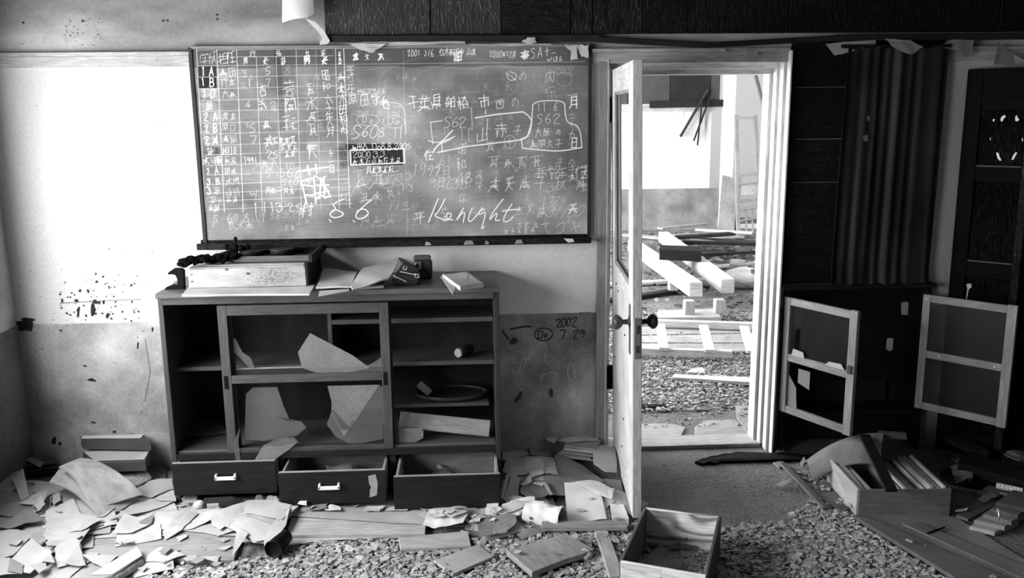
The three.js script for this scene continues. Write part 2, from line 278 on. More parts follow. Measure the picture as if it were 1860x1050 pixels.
for (const [i, z0, z1] of [[1, 0.42, 2.3], [2, 2.7, 4.3]]) {          // bare window frames, the glass long gone
  const w = new THREE.Group(); w.name = 'window_' + i; w.userData.kind = 'structure'; scene.add(w); const m = wood(0.5);
  part('window_frame', [cbox(-2.25, 0.74, z0, -2.19, 2.0, z0 + 0.04, 0.003), cbox(-2.25, 0.74, z1 - 0.04, -2.19, 2.0, z1, 0.003), cbox(-2.25, 1.96, z0, -2.19, 2.0, z1, 0.003)], m, w); part('window_sill', cbox(-2.3, 0.72, z0, -2.13, 0.745, z1, 0.003), m, w);
}
// back room
struct('ceiling_behind', metricUV(flat(new THREE.BoxGeometry(8.4, 0.1, 9.4)).translate(1.7, 3.05, -4.9)), matPlain);
struct('wall_behind_left', metricUV(slabWithHoles(9.2, 3.0, [[0.3, 0.8, 3.7, 2.3], [4.2, 0.8, 7.4, 2.3]], 0.16).applyMatrix4(new THREE.Matrix4().makeRotationY(-Math.PI / 2)).translate(-2.4, 0, -9)), matPlain);
struct('wall_behind_right', metricUV(flat(new THREE.BoxGeometry(0.16, 3, 9.0)).translate(5.6, 1.5, -4.6)), matPlain);

// rails, stepped door frame, threshold, the back room's walls
function railProfile(x0, x1) { return [cbox(x0, 1.925, 0, x1, 1.972, 0.016, 0.002), cbox(x0, 1.972, 0, x1, 1.99, 0.03, 0.003)]; }
const matRail = wood(0.5);
struct('trim_1', railProfile(-2.14, -1.222), matRail);
struct('trim_2', railProfile(0.585, 1.515), matRail);
struct('trim_3', railProfile(2.26, 3.1), matRail);
{
  const d = new THREE.Group(); d.name = 'door_frame'; d.userData.kind = 'structure'; scene.add(d);
  const m = wood(0.95), steps = [[0, 0.05, 0], [0.014, 0.0, -0.055], [0.027, -0.055, -0.11], [0.043, -0.11, -0.2]];
  // jambs and head step inwards like a flight of narrow rebates
  const right = [], left = [], head = [];
  steps.forEach(([inset, z1, z0], i) => {
    const w = 0.008 + inset;
    right.push(cbox(1.516 - w, 0, z0 - (i ? 0.0 : 0), 1.516 + (i ? 0 : 0), i ? 1.94 : 1.975, z1, 0.001));
    left.push(cbox(0.662, 0, z0, 0.662 + (i ? inset : 0.004), 1.94, i ? z1 : 0.02, 0.001));
    if (i) head.push(cbox(0.662, 1.955 - [0, 0.03, 0.055, 0.078][i], z0, 1.508, 1.955, z1, 0.001));
  });
  part('jamb', right, m, d); part('jamb', left, m, d); part('head', head, m, d);
  part('casing', cbox(0.619, 0, -0.005, 0.664, 1.93, 0.02, 0.002), wood(0.3), d);
  part('threshold', cbox(0.66, 0.0, -0.2, 1.51, 0.022, -0.055, 0.003), wood(0.5), d);
}
function stainedWall() {                              // rain-streaked plaster, 3 m of wall
  const t = greyTexture(1024, 1024, (u, v) => { const x = u * 3, y = v * 3; let s = 0.93 + (fbm(x * 2, y * 2, 5, 4) - 0.5) * 0.1; const d = vnoise(x * 9, 2, 7) * vnoise(x * 31, 5, 9), run = 1.72 - d * 1.1 * vnoise(x * 3, 1, 3); if (y > run && y < 1.8) s -= 0.42 * d * Math.min(1, (y - run) * 4) * (0.6 + 0.8 * vnoise(x * 60, y * 6, 4)); return s; });
  t.repeat.set(1 / 3, 1 / 3); return t;
}
{ // back room: far wall with painted dado, rail and dark boards above
  const zb = -8.61, m = matPlain;
  struct('wall_behind', metricUV(slabWithHoles(6.9, 3, [[5.95, 0.05, 6.85, 2.6]], 0.16).translate(-2.4, 0, zb - 0.16), null, 1, [0.4, 0]), mat(0.8, { map: stainedWall() }));
  struct('wall_behind_dado', metricUV(flat(new THREE.BoxGeometry(6.16, 0.605, 0.012)).translate(0.67, 0.3025, zb + 0.006)), matDado);
  struct('trim_4', cbox(-2.4, 1.715, zb, 3.72, 1.80, zb + 0.03, 0.004), wood(0.7));
  const g = new THREE.Group(); g.name = 'wall_behind_boards'; g.userData.kind = 'structure'; scene.add(g);
  let x = -2.4; srand(31);
  while (x < 3.6) { const w = Math.min(rr(0.42, 0.62), 3.66 - x); part('board', cbox(x, 1.82, zb, x + w - 0.008, 2.98, zb + 0.03 + rnd() * 0.012, 0.003, 'y'), [M.rough, wood(0.07), wood(0.03), wood(0.09)][Math.floor(rnd() * 4)], g); x += w; }
  struct('pillar_1', cbox(3.7, 0, zb, 3.86, 3, zb + 0.12, 0.005), m);
  struct('wall_behind_far', metricUV(flat(new THREE.BoxGeometry(2.6, 3, 0.1)).translate(4.3, 1.5, zb - 1.4)), m);
  struct('wall_behind_side', metricUV(flat(new THREE.BoxGeometry(0.1, 3, 1.4)).translate(5.55, 1.5, zb - 0.7)), m);
}
{ // the long wall's dark boards, nailed over the frieze
  const g = new THREE.Group(); g.name = 'wall_frieze_boards'; g.userData.kind = 'structure'; scene.add(g);
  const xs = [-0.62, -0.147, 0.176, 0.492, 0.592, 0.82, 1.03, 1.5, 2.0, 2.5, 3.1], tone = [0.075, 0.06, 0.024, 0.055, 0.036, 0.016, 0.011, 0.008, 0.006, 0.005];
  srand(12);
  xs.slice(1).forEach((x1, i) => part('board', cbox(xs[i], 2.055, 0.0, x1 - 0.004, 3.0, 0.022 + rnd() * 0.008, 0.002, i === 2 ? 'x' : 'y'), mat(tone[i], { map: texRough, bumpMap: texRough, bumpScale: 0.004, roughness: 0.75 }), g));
  const b = wood(0.022);
  part('batten', [bar([-0.62, 2.04, 0.03], [0.62, 2.035, 0.03], 0.03, 0.03), bar([0.6, 2.03, 0.034], [1.12, 2.0, 0.036], 0.022, 0.026), bar([1.1, 2.0, 0.036], [1.75, 2.03, 0.034], 0.022, 0.024), bar([1.72, 2.03, 0.03], [3.1, 2.035, 0.03], 0.03, 0.03)], b, g);
}
{ // dark boards between doorway and curtain
  const g = new THREE.Group(); g.name = 'wall_cladding'; g.userData.kind = 'structure'; scene.add(g);
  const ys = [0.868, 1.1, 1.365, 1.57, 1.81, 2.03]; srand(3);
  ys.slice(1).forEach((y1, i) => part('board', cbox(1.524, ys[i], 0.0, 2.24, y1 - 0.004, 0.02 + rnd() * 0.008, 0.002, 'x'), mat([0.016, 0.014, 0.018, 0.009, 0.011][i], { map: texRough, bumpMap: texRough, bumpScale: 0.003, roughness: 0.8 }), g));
}

// ---------------------------------------------------------------- thin bent sheets: paper, card, glass
// pts: outline in the sheet's own (a, b) metres; place(a, b) -> [x, y, z]; back = direction of the thickness
function sheetGeo(pts, place, thick = 0.0012, back = [0, -1, 0], rings = 4, seg = 5) {
  const b = [];
  pts.forEach((p, i) => { const q = pts[(i + 1) % pts.length]; for (let k = 0; k < seg; k++) b.push([lerp(p[0], q[0], k / seg), lerp(p[1], q[1], k / seg)]); });
  const cx = b.reduce((s, p) => s + p[0], 0) / b.length, cy = b.reduce((s, p) => s + p[1], 0) / b.length, n = b.length;
  const ab = [[cx, cy]];
  for (let r = 1; r <= rings; r++) for (const p of b) ab.push([lerp(cx, p[0], r / rings), lerp(cy, p[1], r / rings)]);
  const top = ab.map(([a, c]) => place(a, c)), N = ab.length, pos = [], uv = [], idx = [];
  for (const p of top) pos.push(...p);
  for (const p of top) pos.push(p[0] + back[0] * thick, p[1] + back[1] * thick, p[2] + back[2] * thick);
  for (let k = 0; k < 2; k++) for (const [a, c] of ab) uv.push(a, c);
  const tri = (i, j, k) => { idx.push(i, j, k); idx.push(N + i, N + k, N + j); };
  for (let i = 0; i < n; i++) {
    const j = (i + 1) % n; tri(0, 1 + i, 1 + j);
    for (let r = 1; r < rings; r++) { const a = 1 + (r - 1) * n, c = 1 + r * n; tri(a + i, c + i, c + j); tri(a + i, c + j, a + j); }
    const e = 1 + (rings - 1) * n; idx.push(e + i, N + e + i, N + e + j, e + i, N + e + j, e + j);
  }
  const g = new THREE.BufferGeometry();
  g.setAttribute('position', new THREE.Float32BufferAttribute(pos, 3)); g.setAttribute('uv', new THREE.Float32BufferAttribute(uv, 2)); g.setIndex(idx);
  // wind the faces so that they look away from the back
  const A = new THREE.Vector3(...top[0]), B = new THREE.Vector3(...top[1]), C = new THREE.Vector3(...top[2]);
  if (B.sub(A).cross(C.sub(A)).dot(new THREE.Vector3(...back)) > 0) { const ix = g.index.array; for (let i = 0; i < ix.length; i += 3) { const t = ix[i]; ix[i] = ix[i + 1]; ix[i + 1] = t; } }
  return toCreasedNormals(g, 0.6);
}
const texPaper = greyTexture(512, 512, (u, v) => 0.9 + (fbm(u * 5, v * 5, 3, 5, 5, 5) - 0.5) * 0.3 + (vnoise(u * 7 + v * 3, v * 7 - u * 4, 23) - 0.5) * 0.08 + (vnoise(u * 90, v * 90, 9, 90, 90) > 0.985 ? -0.3 : 0));
const texCrease = greyTexture(512, 512, (u, v) => { let h = 0; for (let i = 0; i < 5; i++) { const a = i * 1.3 + 0.4, p = Math.cos(a) * (u - 0.5) * 7 + Math.sin(a) * (v - 0.5) * 7 + i * 0.37 + 0.5 * vnoise(u * 5, v * 5, i); h += Math.abs(p - Math.floor(p) - 0.5); } return h / 2.5 * 0.8 + (fbm(u * 8, v * 8, 7, 3) - 0.5) * 0.4; }, false);
function printTexture(seed, kind) {                    // a printed page, 0.3 m square
  const c = document.createElement('canvas'); c.width = c.height = 384; const g = c.getContext('2d'); srand(seed);
  g.fillStyle = '#e2e2e2'; g.fillRect(0, 0, 384, 384);
  for (let i = 0; i < 160; i++) { const v = 190 + rnd() * 50; g.fillStyle = `rgba(${v},${v},${v},.25)`; g.beginPath(); g.ellipse(rnd() * 384, rnd() * 384, rnd() * 40, rnd() * 30, rnd() * 3, 0, 7); g.fill(); }
  g.strokeStyle = 'rgba(40,40,40,.75)';
  if (kind === 'columns') { for (let x = 60; x < 330; x += 16) { g.lineWidth = 6; g.setLineDash([3, 2, 5, 2]); g.beginPath(); g.moveTo(x, 60); g.lineTo(x, 60 + rr(60, 230)); g.stroke(); } g.setLineDash([]); g.lineWidth = 5; g.strokeRect(70, 270, 60, 50); }
  else { for (let y = 40; y < 350; y += 15) { g.lineWidth = 3; g.setLineDash([4, 3, 9, 3]); g.beginPath(); g.moveTo(40, y); g.lineTo(40 + rr(120, 300), y); g.stroke(); } g.setLineDash([]); }
  const t = canvasTexture(c); t.repeat.set(1 / 0.3, 1 / 0.3); return t;
}
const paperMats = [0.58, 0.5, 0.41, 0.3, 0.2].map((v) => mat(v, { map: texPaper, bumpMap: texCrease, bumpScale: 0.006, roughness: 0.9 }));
const printMats = [mat(0.55, { map: printTexture(4, 'columns') }), mat(0.6, { map: printTexture(9, 'lines') }), mat(0.45, { map: printTexture(15, 'lines') })];
let paperSeed = 100;
// how high things already lie on the floor (1 cm cells), so that each sheet settles on what is under it
const HX = -2.4, HZ = -0.3, HW = 520, HH = 220, heights = new Float32Array(HW * HH);
function inside(pts, x, z) { let c = false; for (let i = 0, j = pts.length - 1; i < pts.length; j = i++) { const [a, b] = pts[i], [p, q] = pts[j]; if (b > z !== q > z && x < ((p - a) * (z - b)) / (q - b) + a) c = !c; } return c; }
function cellsOf(pts, pad) { const xs = pts.map((p) => p[0]), zs = pts.map((p) => p[1]); return [Math.max(0, Math.floor((Math.min(...xs) - pad - HX) * 100)), Math.min(HW - 1, Math.ceil((Math.max(...xs) + pad - HX) * 100)), Math.max(0, Math.floor((Math.min(...zs) - pad - HZ) * 100)), Math.min(HH - 1, Math.ceil((Math.max(...zs) + pad - HZ) * 100))]; }
function stamp(pts, top) { const [a, b, c, d] = cellsOf(pts, 0); for (let k = c; k <= d; k++) for (let i = a; i <= b; i++) { const x = HX + i / 100, z = HZ + k / 100; if (inside(pts, x, z)) heights[k * HW + i] = Math.max(heights[k * HW + i], typeof top === 'number' ? top : top(x, z)); } }
function highest(src, x, z, r) { const ci = Math.round((x - HX) * 100), ck = Math.round((z - HZ) * 100); let m = 0; for (let k = Math.max(0, ck - r); k <= Math.min(HH - 1, ck + r); k++) for (let i = Math.max(0, ci - r); i <= Math.min(HW - 1, ci + r); i++) if ((i - ci) ** 2 + (k - ck) ** 2 <= r * r) m = Math.max(m, src[k * HW + i]); return m; }
// a stiff sheet bridges what lies under it: the lowest surface above it that is nowhere steeper than k
function envelope(pts, cap, k = 0.16) {
  const [a, b, c, d] = cellsOf(pts, 0.03), w = b - a + 1, h = d - c + 1, e = new Float32Array(w * h);
  const cx = pts.reduce((t, p) => t + p[0], 0) / pts.length, cz = pts.reduce((t, p) => t + p[1], 0) / pts.length, grown = pts.map(([x, z]) => [x + Math.sign(x - cx) * 0.012, z + Math.sign(z - cz) * 0.012]);
  for (let j = 0; j < h; j++) for (let i = 0; i < w; i++) { const v = heights[(j + c) * HW + i + a]; if (v <= cap && inside(grown, HX + (i + a) / 100, HZ + (j + c) / 100)) e[j * w + i] = v; }
  const s = k * 0.01, q = s * 1.414;
  for (let j = 0; j < h; j++) for (let i = 0; i < w; i++) { let v = e[j * w + i]; if (i) v = Math.max(v, e[j * w + i - 1] - s); if (j) { v = Math.max(v, e[(j - 1) * w + i] - s); if (i) v = Math.max(v, e[(j - 1) * w + i - 1] - q); if (i < w - 1) v = Math.max(v, e[(j - 1) * w + i + 1] - q); } e[j * w + i] = v; }
  for (let j = h - 1; j >= 0; j--) for (let i = w - 1; i >= 0; i--) { let v = e[j * w + i]; if (i < w - 1) v = Math.max(v, e[j * w + i + 1] - s); if (j < h - 1) { v = Math.max(v, e[(j + 1) * w + i] - s); if (i) v = Math.max(v, e[(j + 1) * w + i - 1] - q); if (i < w - 1) v = Math.max(v, e[(j + 1) * w + i + 1] - q); } e[j * w + i] = v; }
  return (x, z) => { const fx = Math.min(w - 1.001, Math.max(0, (x - HX) * 100 - a)), fz = Math.min(h - 1.001, Math.max(0, (z - HZ) * 100 - c)), i = Math.floor(fx), j = Math.floor(fz), u = fx - i, v = fz - j; return lerp(lerp(e[j * w + i], e[j * w + i + 1], u), lerp(e[(j + 1) * w + i], e[(j + 1) * w + i + 1], u), v); };
}
// a sheet lying on the floor: pts in floor metres, y its height (settle: on what lies there), lift = height of each corner above y
function floorSheet(pts, o = {}) {
  const { y = 0.004, lift = [], wave = 0.006, thick = 0.0015, rings = 5, seg = 6, bulge = 0, rough = 0, settle = false } = o, s = paperSeed++;
  let p2 = pts;
  if (rough) { p2 = []; srand(s); pts.forEach((p, i) => { const q = pts[(i + 1) % pts.length]; for (let k = 0; k < 4; k++) p2.push([lerp(p[0], q[0], k / 4) + (k ? rr(-rough, rough) : 0), lerp(p[1], q[1], k / 4) + (k ? rr(-rough, rough) : 0)]); }); }
  const cx = pts.reduce((t, p) => t + p[0], 0) / pts.length, cz = pts.reduce((t, p) => t + p[1], 0) / pts.length;
  const R = Math.max(...pts.map((p) => Math.hypot(p[0] - cx, p[1] - cz)));
  const env = settle ? envelope(p2, Math.max(0.06, y + 0.03)) : null;
  const place = (a, b) => {
    let h = 0, ws = 0; pts.forEach((p, i) => { const w = 1 / ((p[0] - a) ** 2 + (p[1] - b) ** 2 + 1e-5); h += w * (lift[i] || 0); ws += w; });
    const d = Math.min(1, Math.hypot(a - cx, b - cz) / R);
    return [a, (settle ? env(a, b) + 0.0015 : y) + h / ws + bulge * (1 - d * d) + wave * fbm(a * 9 + s, b * 9, s, 3) + thick, b];
  };
  const g = sheetGeo(p2, place, thick, [0, -1, 0], rings, rough ? 2 : seg);
  if (settle) stamp(p2, (x, z) => place(x, z)[1]);
  return g;
}
const paperQueue = [];                                  // sheets are laid after the boards, the lowest layer first
function later(layer, fn) { paperQueue.push([layer, fn]); }
function layPapers() { paperQueue.sort((a, b) => a[0] - b[0]); for (const [, fn] of paperQueue) fn(); }
function paper(label, pts, m, o = {}) {
  later(o.layer ?? 2, () => tag(obj(o.name || 'paper_sheet', floorSheet(pts, { settle: true, ...o }), m), label, o.category || 'paper', o.group));
}
// a flat plank lying on the floor, four corners in floor metres, thickness t, standing on height y
function plank(name, label, category, pts, y, t, m, o = {}) {
  const { dy = [0, 0, 0, 0] } = o, n = pts.length, pos = [], push = (p) => pos.push(...p);
  const c = 0.002, cx = pts.reduce((s, p) => s + p[0], 0) / n, cz = pts.reduce((s, p) => s + p[1], 0) / n;
  const inn = pts.map(([x, z]) => { const d = Math.hypot(x - cx, z - cz); return [x - ((x - cx) / d) * c, z - ((z - cz) / d) * c]; });
  const T = inn.map((p, i) => [p[0], y + t + (dy[i] || 0), p[1]]), U = pts.map((p, i) => [p[0], y + t - c + (dy[i] || 0), p[1]]), B = pts.map((p, i) => [p[0], y + (dy[i] || 0), p[1]]);
  for (let i = 1; i + 1 < n; i++) { push(T[0]); push(T[i + 1]); push(T[i]); push(B[0]); push(B[i]); push(B[i + 1]); }
  for (let i = 0; i < n; i++) { const j = (i + 1) % n; for (const [P, Q] of [[T, U], [U, B]]) { push(P[i]); push(P[j]); push(Q[j]); push(P[i]); push(Q[j]); push(Q[i]); } }
  const g = new THREE.BufferGeometry(); g.setAttribute('position', new THREE.Float32BufferAttribute(pos, 3));
  let area = 0; pts.forEach((p, i) => { const q = pts[(i + 1) % n]; area += p[0] * q[1] - q[0] * p[1]; });
  if (area < 0) { const a = g.attributes.position.array; for (let i = 0; i < a.length; i += 9) for (let k = 0; k < 3; k++) { const s = a[i + k]; a[i + k] = a[i + 3 + k]; a[i + 3 + k] = s; } }
  // the grain runs along the first edge
  const e = [pts[1][0] - pts[0][0], pts[1][1] - pts[0][1]], L = Math.hypot(...e), u = [e[0] / L, e[1] / L], f = flat(g), p = f.attributes.position, uv = new Float32Array(p.count * 2), o1 = rnd() * 3, o2 = rnd() * 3;
  for (let i = 0; i < p.count; i++) { const X = p.getX(i), Y = p.getY(i), Z = p.getZ(i); uv[2 * i] = X * u[0] + Z * u[1] + o1; uv[2 * i + 1] = -X * u[1] + Z * u[0] + Y + o2; }
  f.setAttribute('uv', new THREE.BufferAttribute(uv, 2));
  stamp(pts, y + t + Math.max(...dy));
  return tag(obj(name, f, m), label, category, o.group);
}
// an upright flap of paper or shard: outline on the plane z, bent forwards by bend(a, b)
function flapGeo(pts, z, thick, bend = () => 0, rings = 4, seg = 4) { return sheetGeo(pts, (a, b) => [a, b, z + bend(a, b)], thick, [0, 0, -1], rings, seg); }

// ---------------------------------------------------------------- the chalkboard
const BD = { x0: -1.225, x1: 0.578, y0: 1.135, y1: 2.003, s: 1100 };
function boardTexture() {
  const W = Math.round((BD.x1 - BD.x0) * BD.s), H = Math.round((BD.y1 - BD.y0) * BD.s), c = document.createElement('canvas'); c.width = W; c.height = H;
  const g = c.getContext('2d'), im = g.createImageData(W, H), d = im.data;
  for (let py = 0; py < H; py++) for (let px = 0; px < W; px++) {
    const x = px / W, y = py / H, k = (py * W + px) * 4;
    let v = 0.40 + (fbm(x * 9, y * 5, 3, 5) - 0.5) * 0.22 + (vnoise(x * 900, y * 12, 8) - 0.5) * 0.035 + (vnoise(x * 14, y * 420, 9) - 0.5) * 0.05 + (vnoise(px * 0.6, py * 0.6, 2) - 0.5) * 0.05;
    v += Math.max(0, fbm(x * 4 + 2, y * 3, 27, 4) - 0.48) * 0.8;
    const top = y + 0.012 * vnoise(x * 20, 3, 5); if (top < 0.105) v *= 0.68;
    if (x > 0.205 && x < 0.222 && y < 0.42) v *= 0.8;
    if (y > 0.93) v += 0.05 * vnoise(x * 6, 2, 9);
    d[k] = d[k + 1] = d[k + 2] = Math.max(0, Math.min(255, v * 255)); d[k + 3] = 255;
  }
  g.putImageData(im, 0, 0);
  const X = (x) => (x - BD.x0) * BD.s, Y = (y) => (BD.y1 - y) * BD.s;
  // dry eraser sweeps and the ghosts of older writing
  srand(900);
  for (let i = 0; i < 900; i++) { const x = rnd() * W, y = H * (0.1 + 0.88 * rnd()), r = rr(12, 70), a0 = rr(0, 6.28), v = rnd() < 0.75 ? 225 : 30; g.strokeStyle = `rgba(${v},${v},${v},${rr(0.02, 0.075)})`; g.lineWidth = rr(1, 7); g.beginPath(); g.ellipse(x, y, r * rr(1, 3), r, rr(-0.4, 0.4), a0, a0 + rr(0.5, 2)); g.stroke(); }
  g.lineCap = 'round';
  for (let i = 0; i < 240; i++) { g.strokeStyle = `rgba(230,230,230,${rr(0.06, 0.24)})`; g.lineWidth = rr(1.5, 3); const h = rr(22, 60); strokeGlyph(g, String.fromCharCode(0x5000 + i), rnd() * (W - 60), H * (0.12 + 0.8 * rnd()), h * 0.85, h); }
  g.lineCap = g.lineJoin = 'round';
  const tone = (a, v = 235) => { g.strokeStyle = `rgba(${v},${v},${v},${a})`; };
  const wipe = (x, y, w, h, v, a, seed = 1) => { srand(seed + 50); for (let i = 0; i < 60; i++) { g.fillStyle = `rgba(${v},${v},${v},${a / 14})`; g.beginPath(); g.ellipse(X(x + rr(-0.5, 0.5) * w), Y(y + rr(-0.5, 0.5) * h), w * BD.s * rr(0.1, 0.3), h * BD.s * rr(0.1, 0.3), rr(0, 3), 0, 7); g.fill(); } };
  const block = (x0, y0, x1, y1, v, a) => { g.fillStyle = `rgba(${v},${v},${v},${a})`; g.fillRect(X(x0), Y(y0), X(x1) - X(x0), Y(y1) - Y(y0)); };
  const write = (s, x, y, size, o = {}) => {                     // x, y = top corner of the first character
    const { v = false, a = 0.75, lw = 0.0028, adv = 1.0, wd = 0.85, slant = 0, shade = 238 } = o; tone(a * 0.92, shade); g.lineWidth = lw * BD.s;
    let cx = x, cy = y;
    for (const ch of s) {
      g.save(); g.translate(X(cx), Y(cy)); g.transform(1, 0, -slant, 1, 0, 0); strokeGlyph(g, ch, 0, 0, size * wd * BD.s, size * BD.s); g.restore();
      if (v) cy -= size * adv * 1.12; else cx += size * adv * (ch === '.' ? 0.55 : 1);
    }
  };
  const line = (pts, a = 0.7, lw = 0.004) => { tone(a); g.lineWidth = lw * BD.s; g.beginPath(); pts.forEach(([x, y], i) => (i ? g.lineTo(X(x), Y(y)) : g.moveTo(X(x), Y(y)))); g.stroke(); };
  const curve = (pts, a = 0.75, lw = 0.0035) => { tone(a); g.lineWidth = lw * BD.s; g.beginPath(); const q = pts.map(([x, y]) => [X(x), Y(y)]); g.moveTo(...q[0]); for (let i = 1; i < q.length - 1; i++) g.quadraticCurveTo(...q[i], (q[i][0] + q[i + 1][0]) / 2, (q[i][1] + q[i + 1][1]) / 2); g.lineTo(...q[q.length - 1]); g.stroke(); };
  const ring = (x, y, rx, ry, a = 0.6, lw = 0.003) => { tone(a); g.lineWidth = lw * BD.s; g.beginPath(); g.ellipse(X(x), Y(y), rx * BD.s, ry * BD.s, 0, 0, 7); g.stroke(); };
// blackened row heads, wiped patches and the dark box
  wipe(-0.359, 1.87, 0.1, 0.25, 190, 0.18, 2); wipe(-0.744, 1.849, 0.09, 0.12, 200, 0.16, 3); wipe(-0.11, 1.844, 0.35, 0.1, 180, 0.14, 4); wipe(0.136, 1.39, 0.5, 0.06, 160, 0.12, 5); wipe(-0.388, 1.748, 0.25, 0.08, 200, 0.14, 6); wipe(-0.704, 1.897, 0.1, 0.2, 200, 0.12, 7); wipe(0.294, 1.84, 0.3, 0.15, 175, 0.12, 8); wipe(-0.928, 1.48, 0.3, 0.1, 190, 0.14, 9);
  block(-1.2, 1.923, -1.115, 1.879, 18, 0.85); block(-1.201, 1.877, -1.119, 1.828, 12, 0.95); block(-0.552, 1.571, -0.305, 1.543, 14, 0.9); block(-0.53, 1.55, -0.293, 1.472, 16, 0.9); wipe(-1.16, 1.548, 0.06, 0.03, 8, 0.9, 11); wipe(-0.559, 1.513, 0.05, 0.09, 10, 0.9, 10); wipe(-0.4, 1.453, 0.16, 0.03, 12, 0.8, 12);
  wipe(-1.153, 1.804, 0.07, 0.04, 235, 0.7, 13); wipe(-1.162, 1.75, 0.07, 0.04, 190, 0.5, 14); wipe(-1.153, 1.699, 0.07, 0.04, 180, 0.4, 15); wipe(-1.157, 1.647, 0.07, 0.04, 190, 0.5, 16); wipe(-1.159, 1.593, 0.07, 0.04, 225, 0.6, 17); wipe(-1.146, 1.503, 0.05, 0.03, 220, 0.7, 18); wipe(-1.154, 1.367, 0.03, 0.03, 210, 0.7, 19); wipe(-0.702, 1.565, 0.05, 0.04, 235, 0.7, 20); wipe(-0.911, 1.472, 0.05, 0.05, 210, 0.6, 21); wipe(-1.104, 1.457, 0.03, 0.03, 210, 0.6, 22);
  // the ruled table
  for (const [a, b, al] of [[[-1.196, 1.999], [-1.213, 1.271], .55], [[-1.107, 1.996], [-1.126, 1.265], .6], [[-1.019, 1.996], [-1.04, 1.263], .6], [[-0.934, 1.964], [-0.952, 1.267], .5], [[-0.846, 1.963], [-0.861, 1.268], .5], [[-0.755, 1.994], [-0.772, 1.269], .5], [[-0.667, 1.993], [-0.68, 1.273], .3], [[-0.579, 1.995], [-0.596, 1.274], .6], [[-0.542, 1.995], [-0.547, 1.276], .75], [[-0.275, 1.986], [-0.283, 1.132], .22]]) line([a, b], al, 0.0035);
  for (const [y0, y1, x1] of [[90, 86, 1066], [118, 116, 1063], [139, 136, 622], [160, 156, 622], [181, 177, 622], [201, 198, 622], [223, 219, 622], [243, 239, 624], [264, 260, 624], [282, 277, 626], [302, 296, 626], [320, 314, 628], [338, 331, 628], [355, 346, 630], [370, 362, 632], [386, 378, 632]]) line([[-1.193, 1.973].map((v, i) => (i ? lerp(1.970, 1.728, (y0 - 100) / 100) : v)), [lerp(-0.614, 0.395, (x1 - 600) / 400), lerp(1.970, 1.728, (y1 - 100) / 100) + 0.0]], 0.42, 0.003);
  line([[-1.021, 1.964], [-0.59, 1.966]], 0.5, 0.003);
  // headings
  write('学級', -1.183, 1.98, 0.042, { a: .6, adv: .85 }); write('担任', -1.1, 1.982, 0.042, { a: .8, adv: .8 }); write('在', -0.961, 1.993, 0.027, { a: .6 }); write('籍', -0.846, 1.992, 0.027, { a: .75 }); write('欠', -0.716, 1.991, 0.026, { a: .85 }); write('席', -0.645, 1.993, 0.026, { a: .8 });
  write('男', -0.995, 1.959, 0.027, { a: .9 }); write('女', -0.904, 1.961, 0.027, { a: .95 }); write('計', -0.826, 1.961, 0.027, { a: .95 }); write('男', -0.723, 1.962, 0.03, { a: 1, lw: .005 }); write('女', -0.642, 1.962, 0.03, { a: 1, lw: .005 });
  write('\u4e01\u4e02\u4e03', -0.569, 1.985, 0.018, { v: true, a: .8 }); write('備', -0.503, 1.978, 0.032, { a: .9, lw: .006 }); write('\u4e11', -0.449, 1.973, 0.026, { a: .7 }); write('動', -0.389, 1.975, 0.03, { a: .95, lw: .005 });
  write('1 A', -1.185, 1.92, 0.033, { a: 1, adv: .55, lw: .0045, wd: .6 }); write('1 B', -1.189, 1.87, 0.033, { a: 1, adv: .6, lw: .0045, wd: .6 }); write('1 D', -1.186, 1.819, 0.032, { a: 1, adv: .6, lw: .0045, wd: .6 }); write('計', -1.171, 1.765, 0.03, { a: .9 });
  write('2 A', -1.187, 1.716, 0.033, { a: .95, adv: .6, lw: .004, wd: .6 }); write('2 B', -1.188, 1.665, 0.033, { a: 1, adv: .6, lw: .004, wd: .6 }); write('2 創', -1.192, 1.613, 0.033, { a: 1, adv: .55, lw: .004, wd: .7 }); write('計', -1.184, 1.563, 0.03, { a: 1 });
  write('水 版', -1.207, 1.519, 0.032, { a: .95, adv: .85 }); write('3 A', -1.196, 1.471, 0.03, { a: .9, adv: .65, wd: .6 }); write('3 B', -1.197, 1.423, 0.03, { a: 1, adv: .7, lw: .0045, wd: .6 }); write('3', -1.2, 1.383, 0.03, { a: 1, lw: .0045, wd: .6 }); write('計', -1.181, 1.34, 0.025, { a: .4 }); write('合計', -1.196, 1.297, 0.025, { a: .6 });
  write('福田', -1.098, 1.922, 0.036, { a: .6 }); write('竹本', -1.099, 1.871, 0.033, { a: .6 }); write('大浦', -1.098, 1.82, 0.033, { a: .55 }); write('森本', -1.105, 1.72, 0.034, { a: .55 }); write('原口', -1.109, 1.669, 0.032, { a: .5 }); write('舟川', -1.11, 1.617, 0.034, { a: .6 }); write('相川', -1.116, 1.567, 0.036, { a: .75 }); write('\u4e21\u4e22', -1.112, 1.52, 0.03, { a: .45 }); write('川\u4e23', -1.113, 1.472, 0.03, { a: .5 }); write('水成', -1.112, 1.427, 0.034, { a: .6 }); write('山川', -1.113, 1.379, 0.034, { a: .55 }); write('\u4e31\u4e32', -1.115, 1.341, 0.03, { a: .4 });
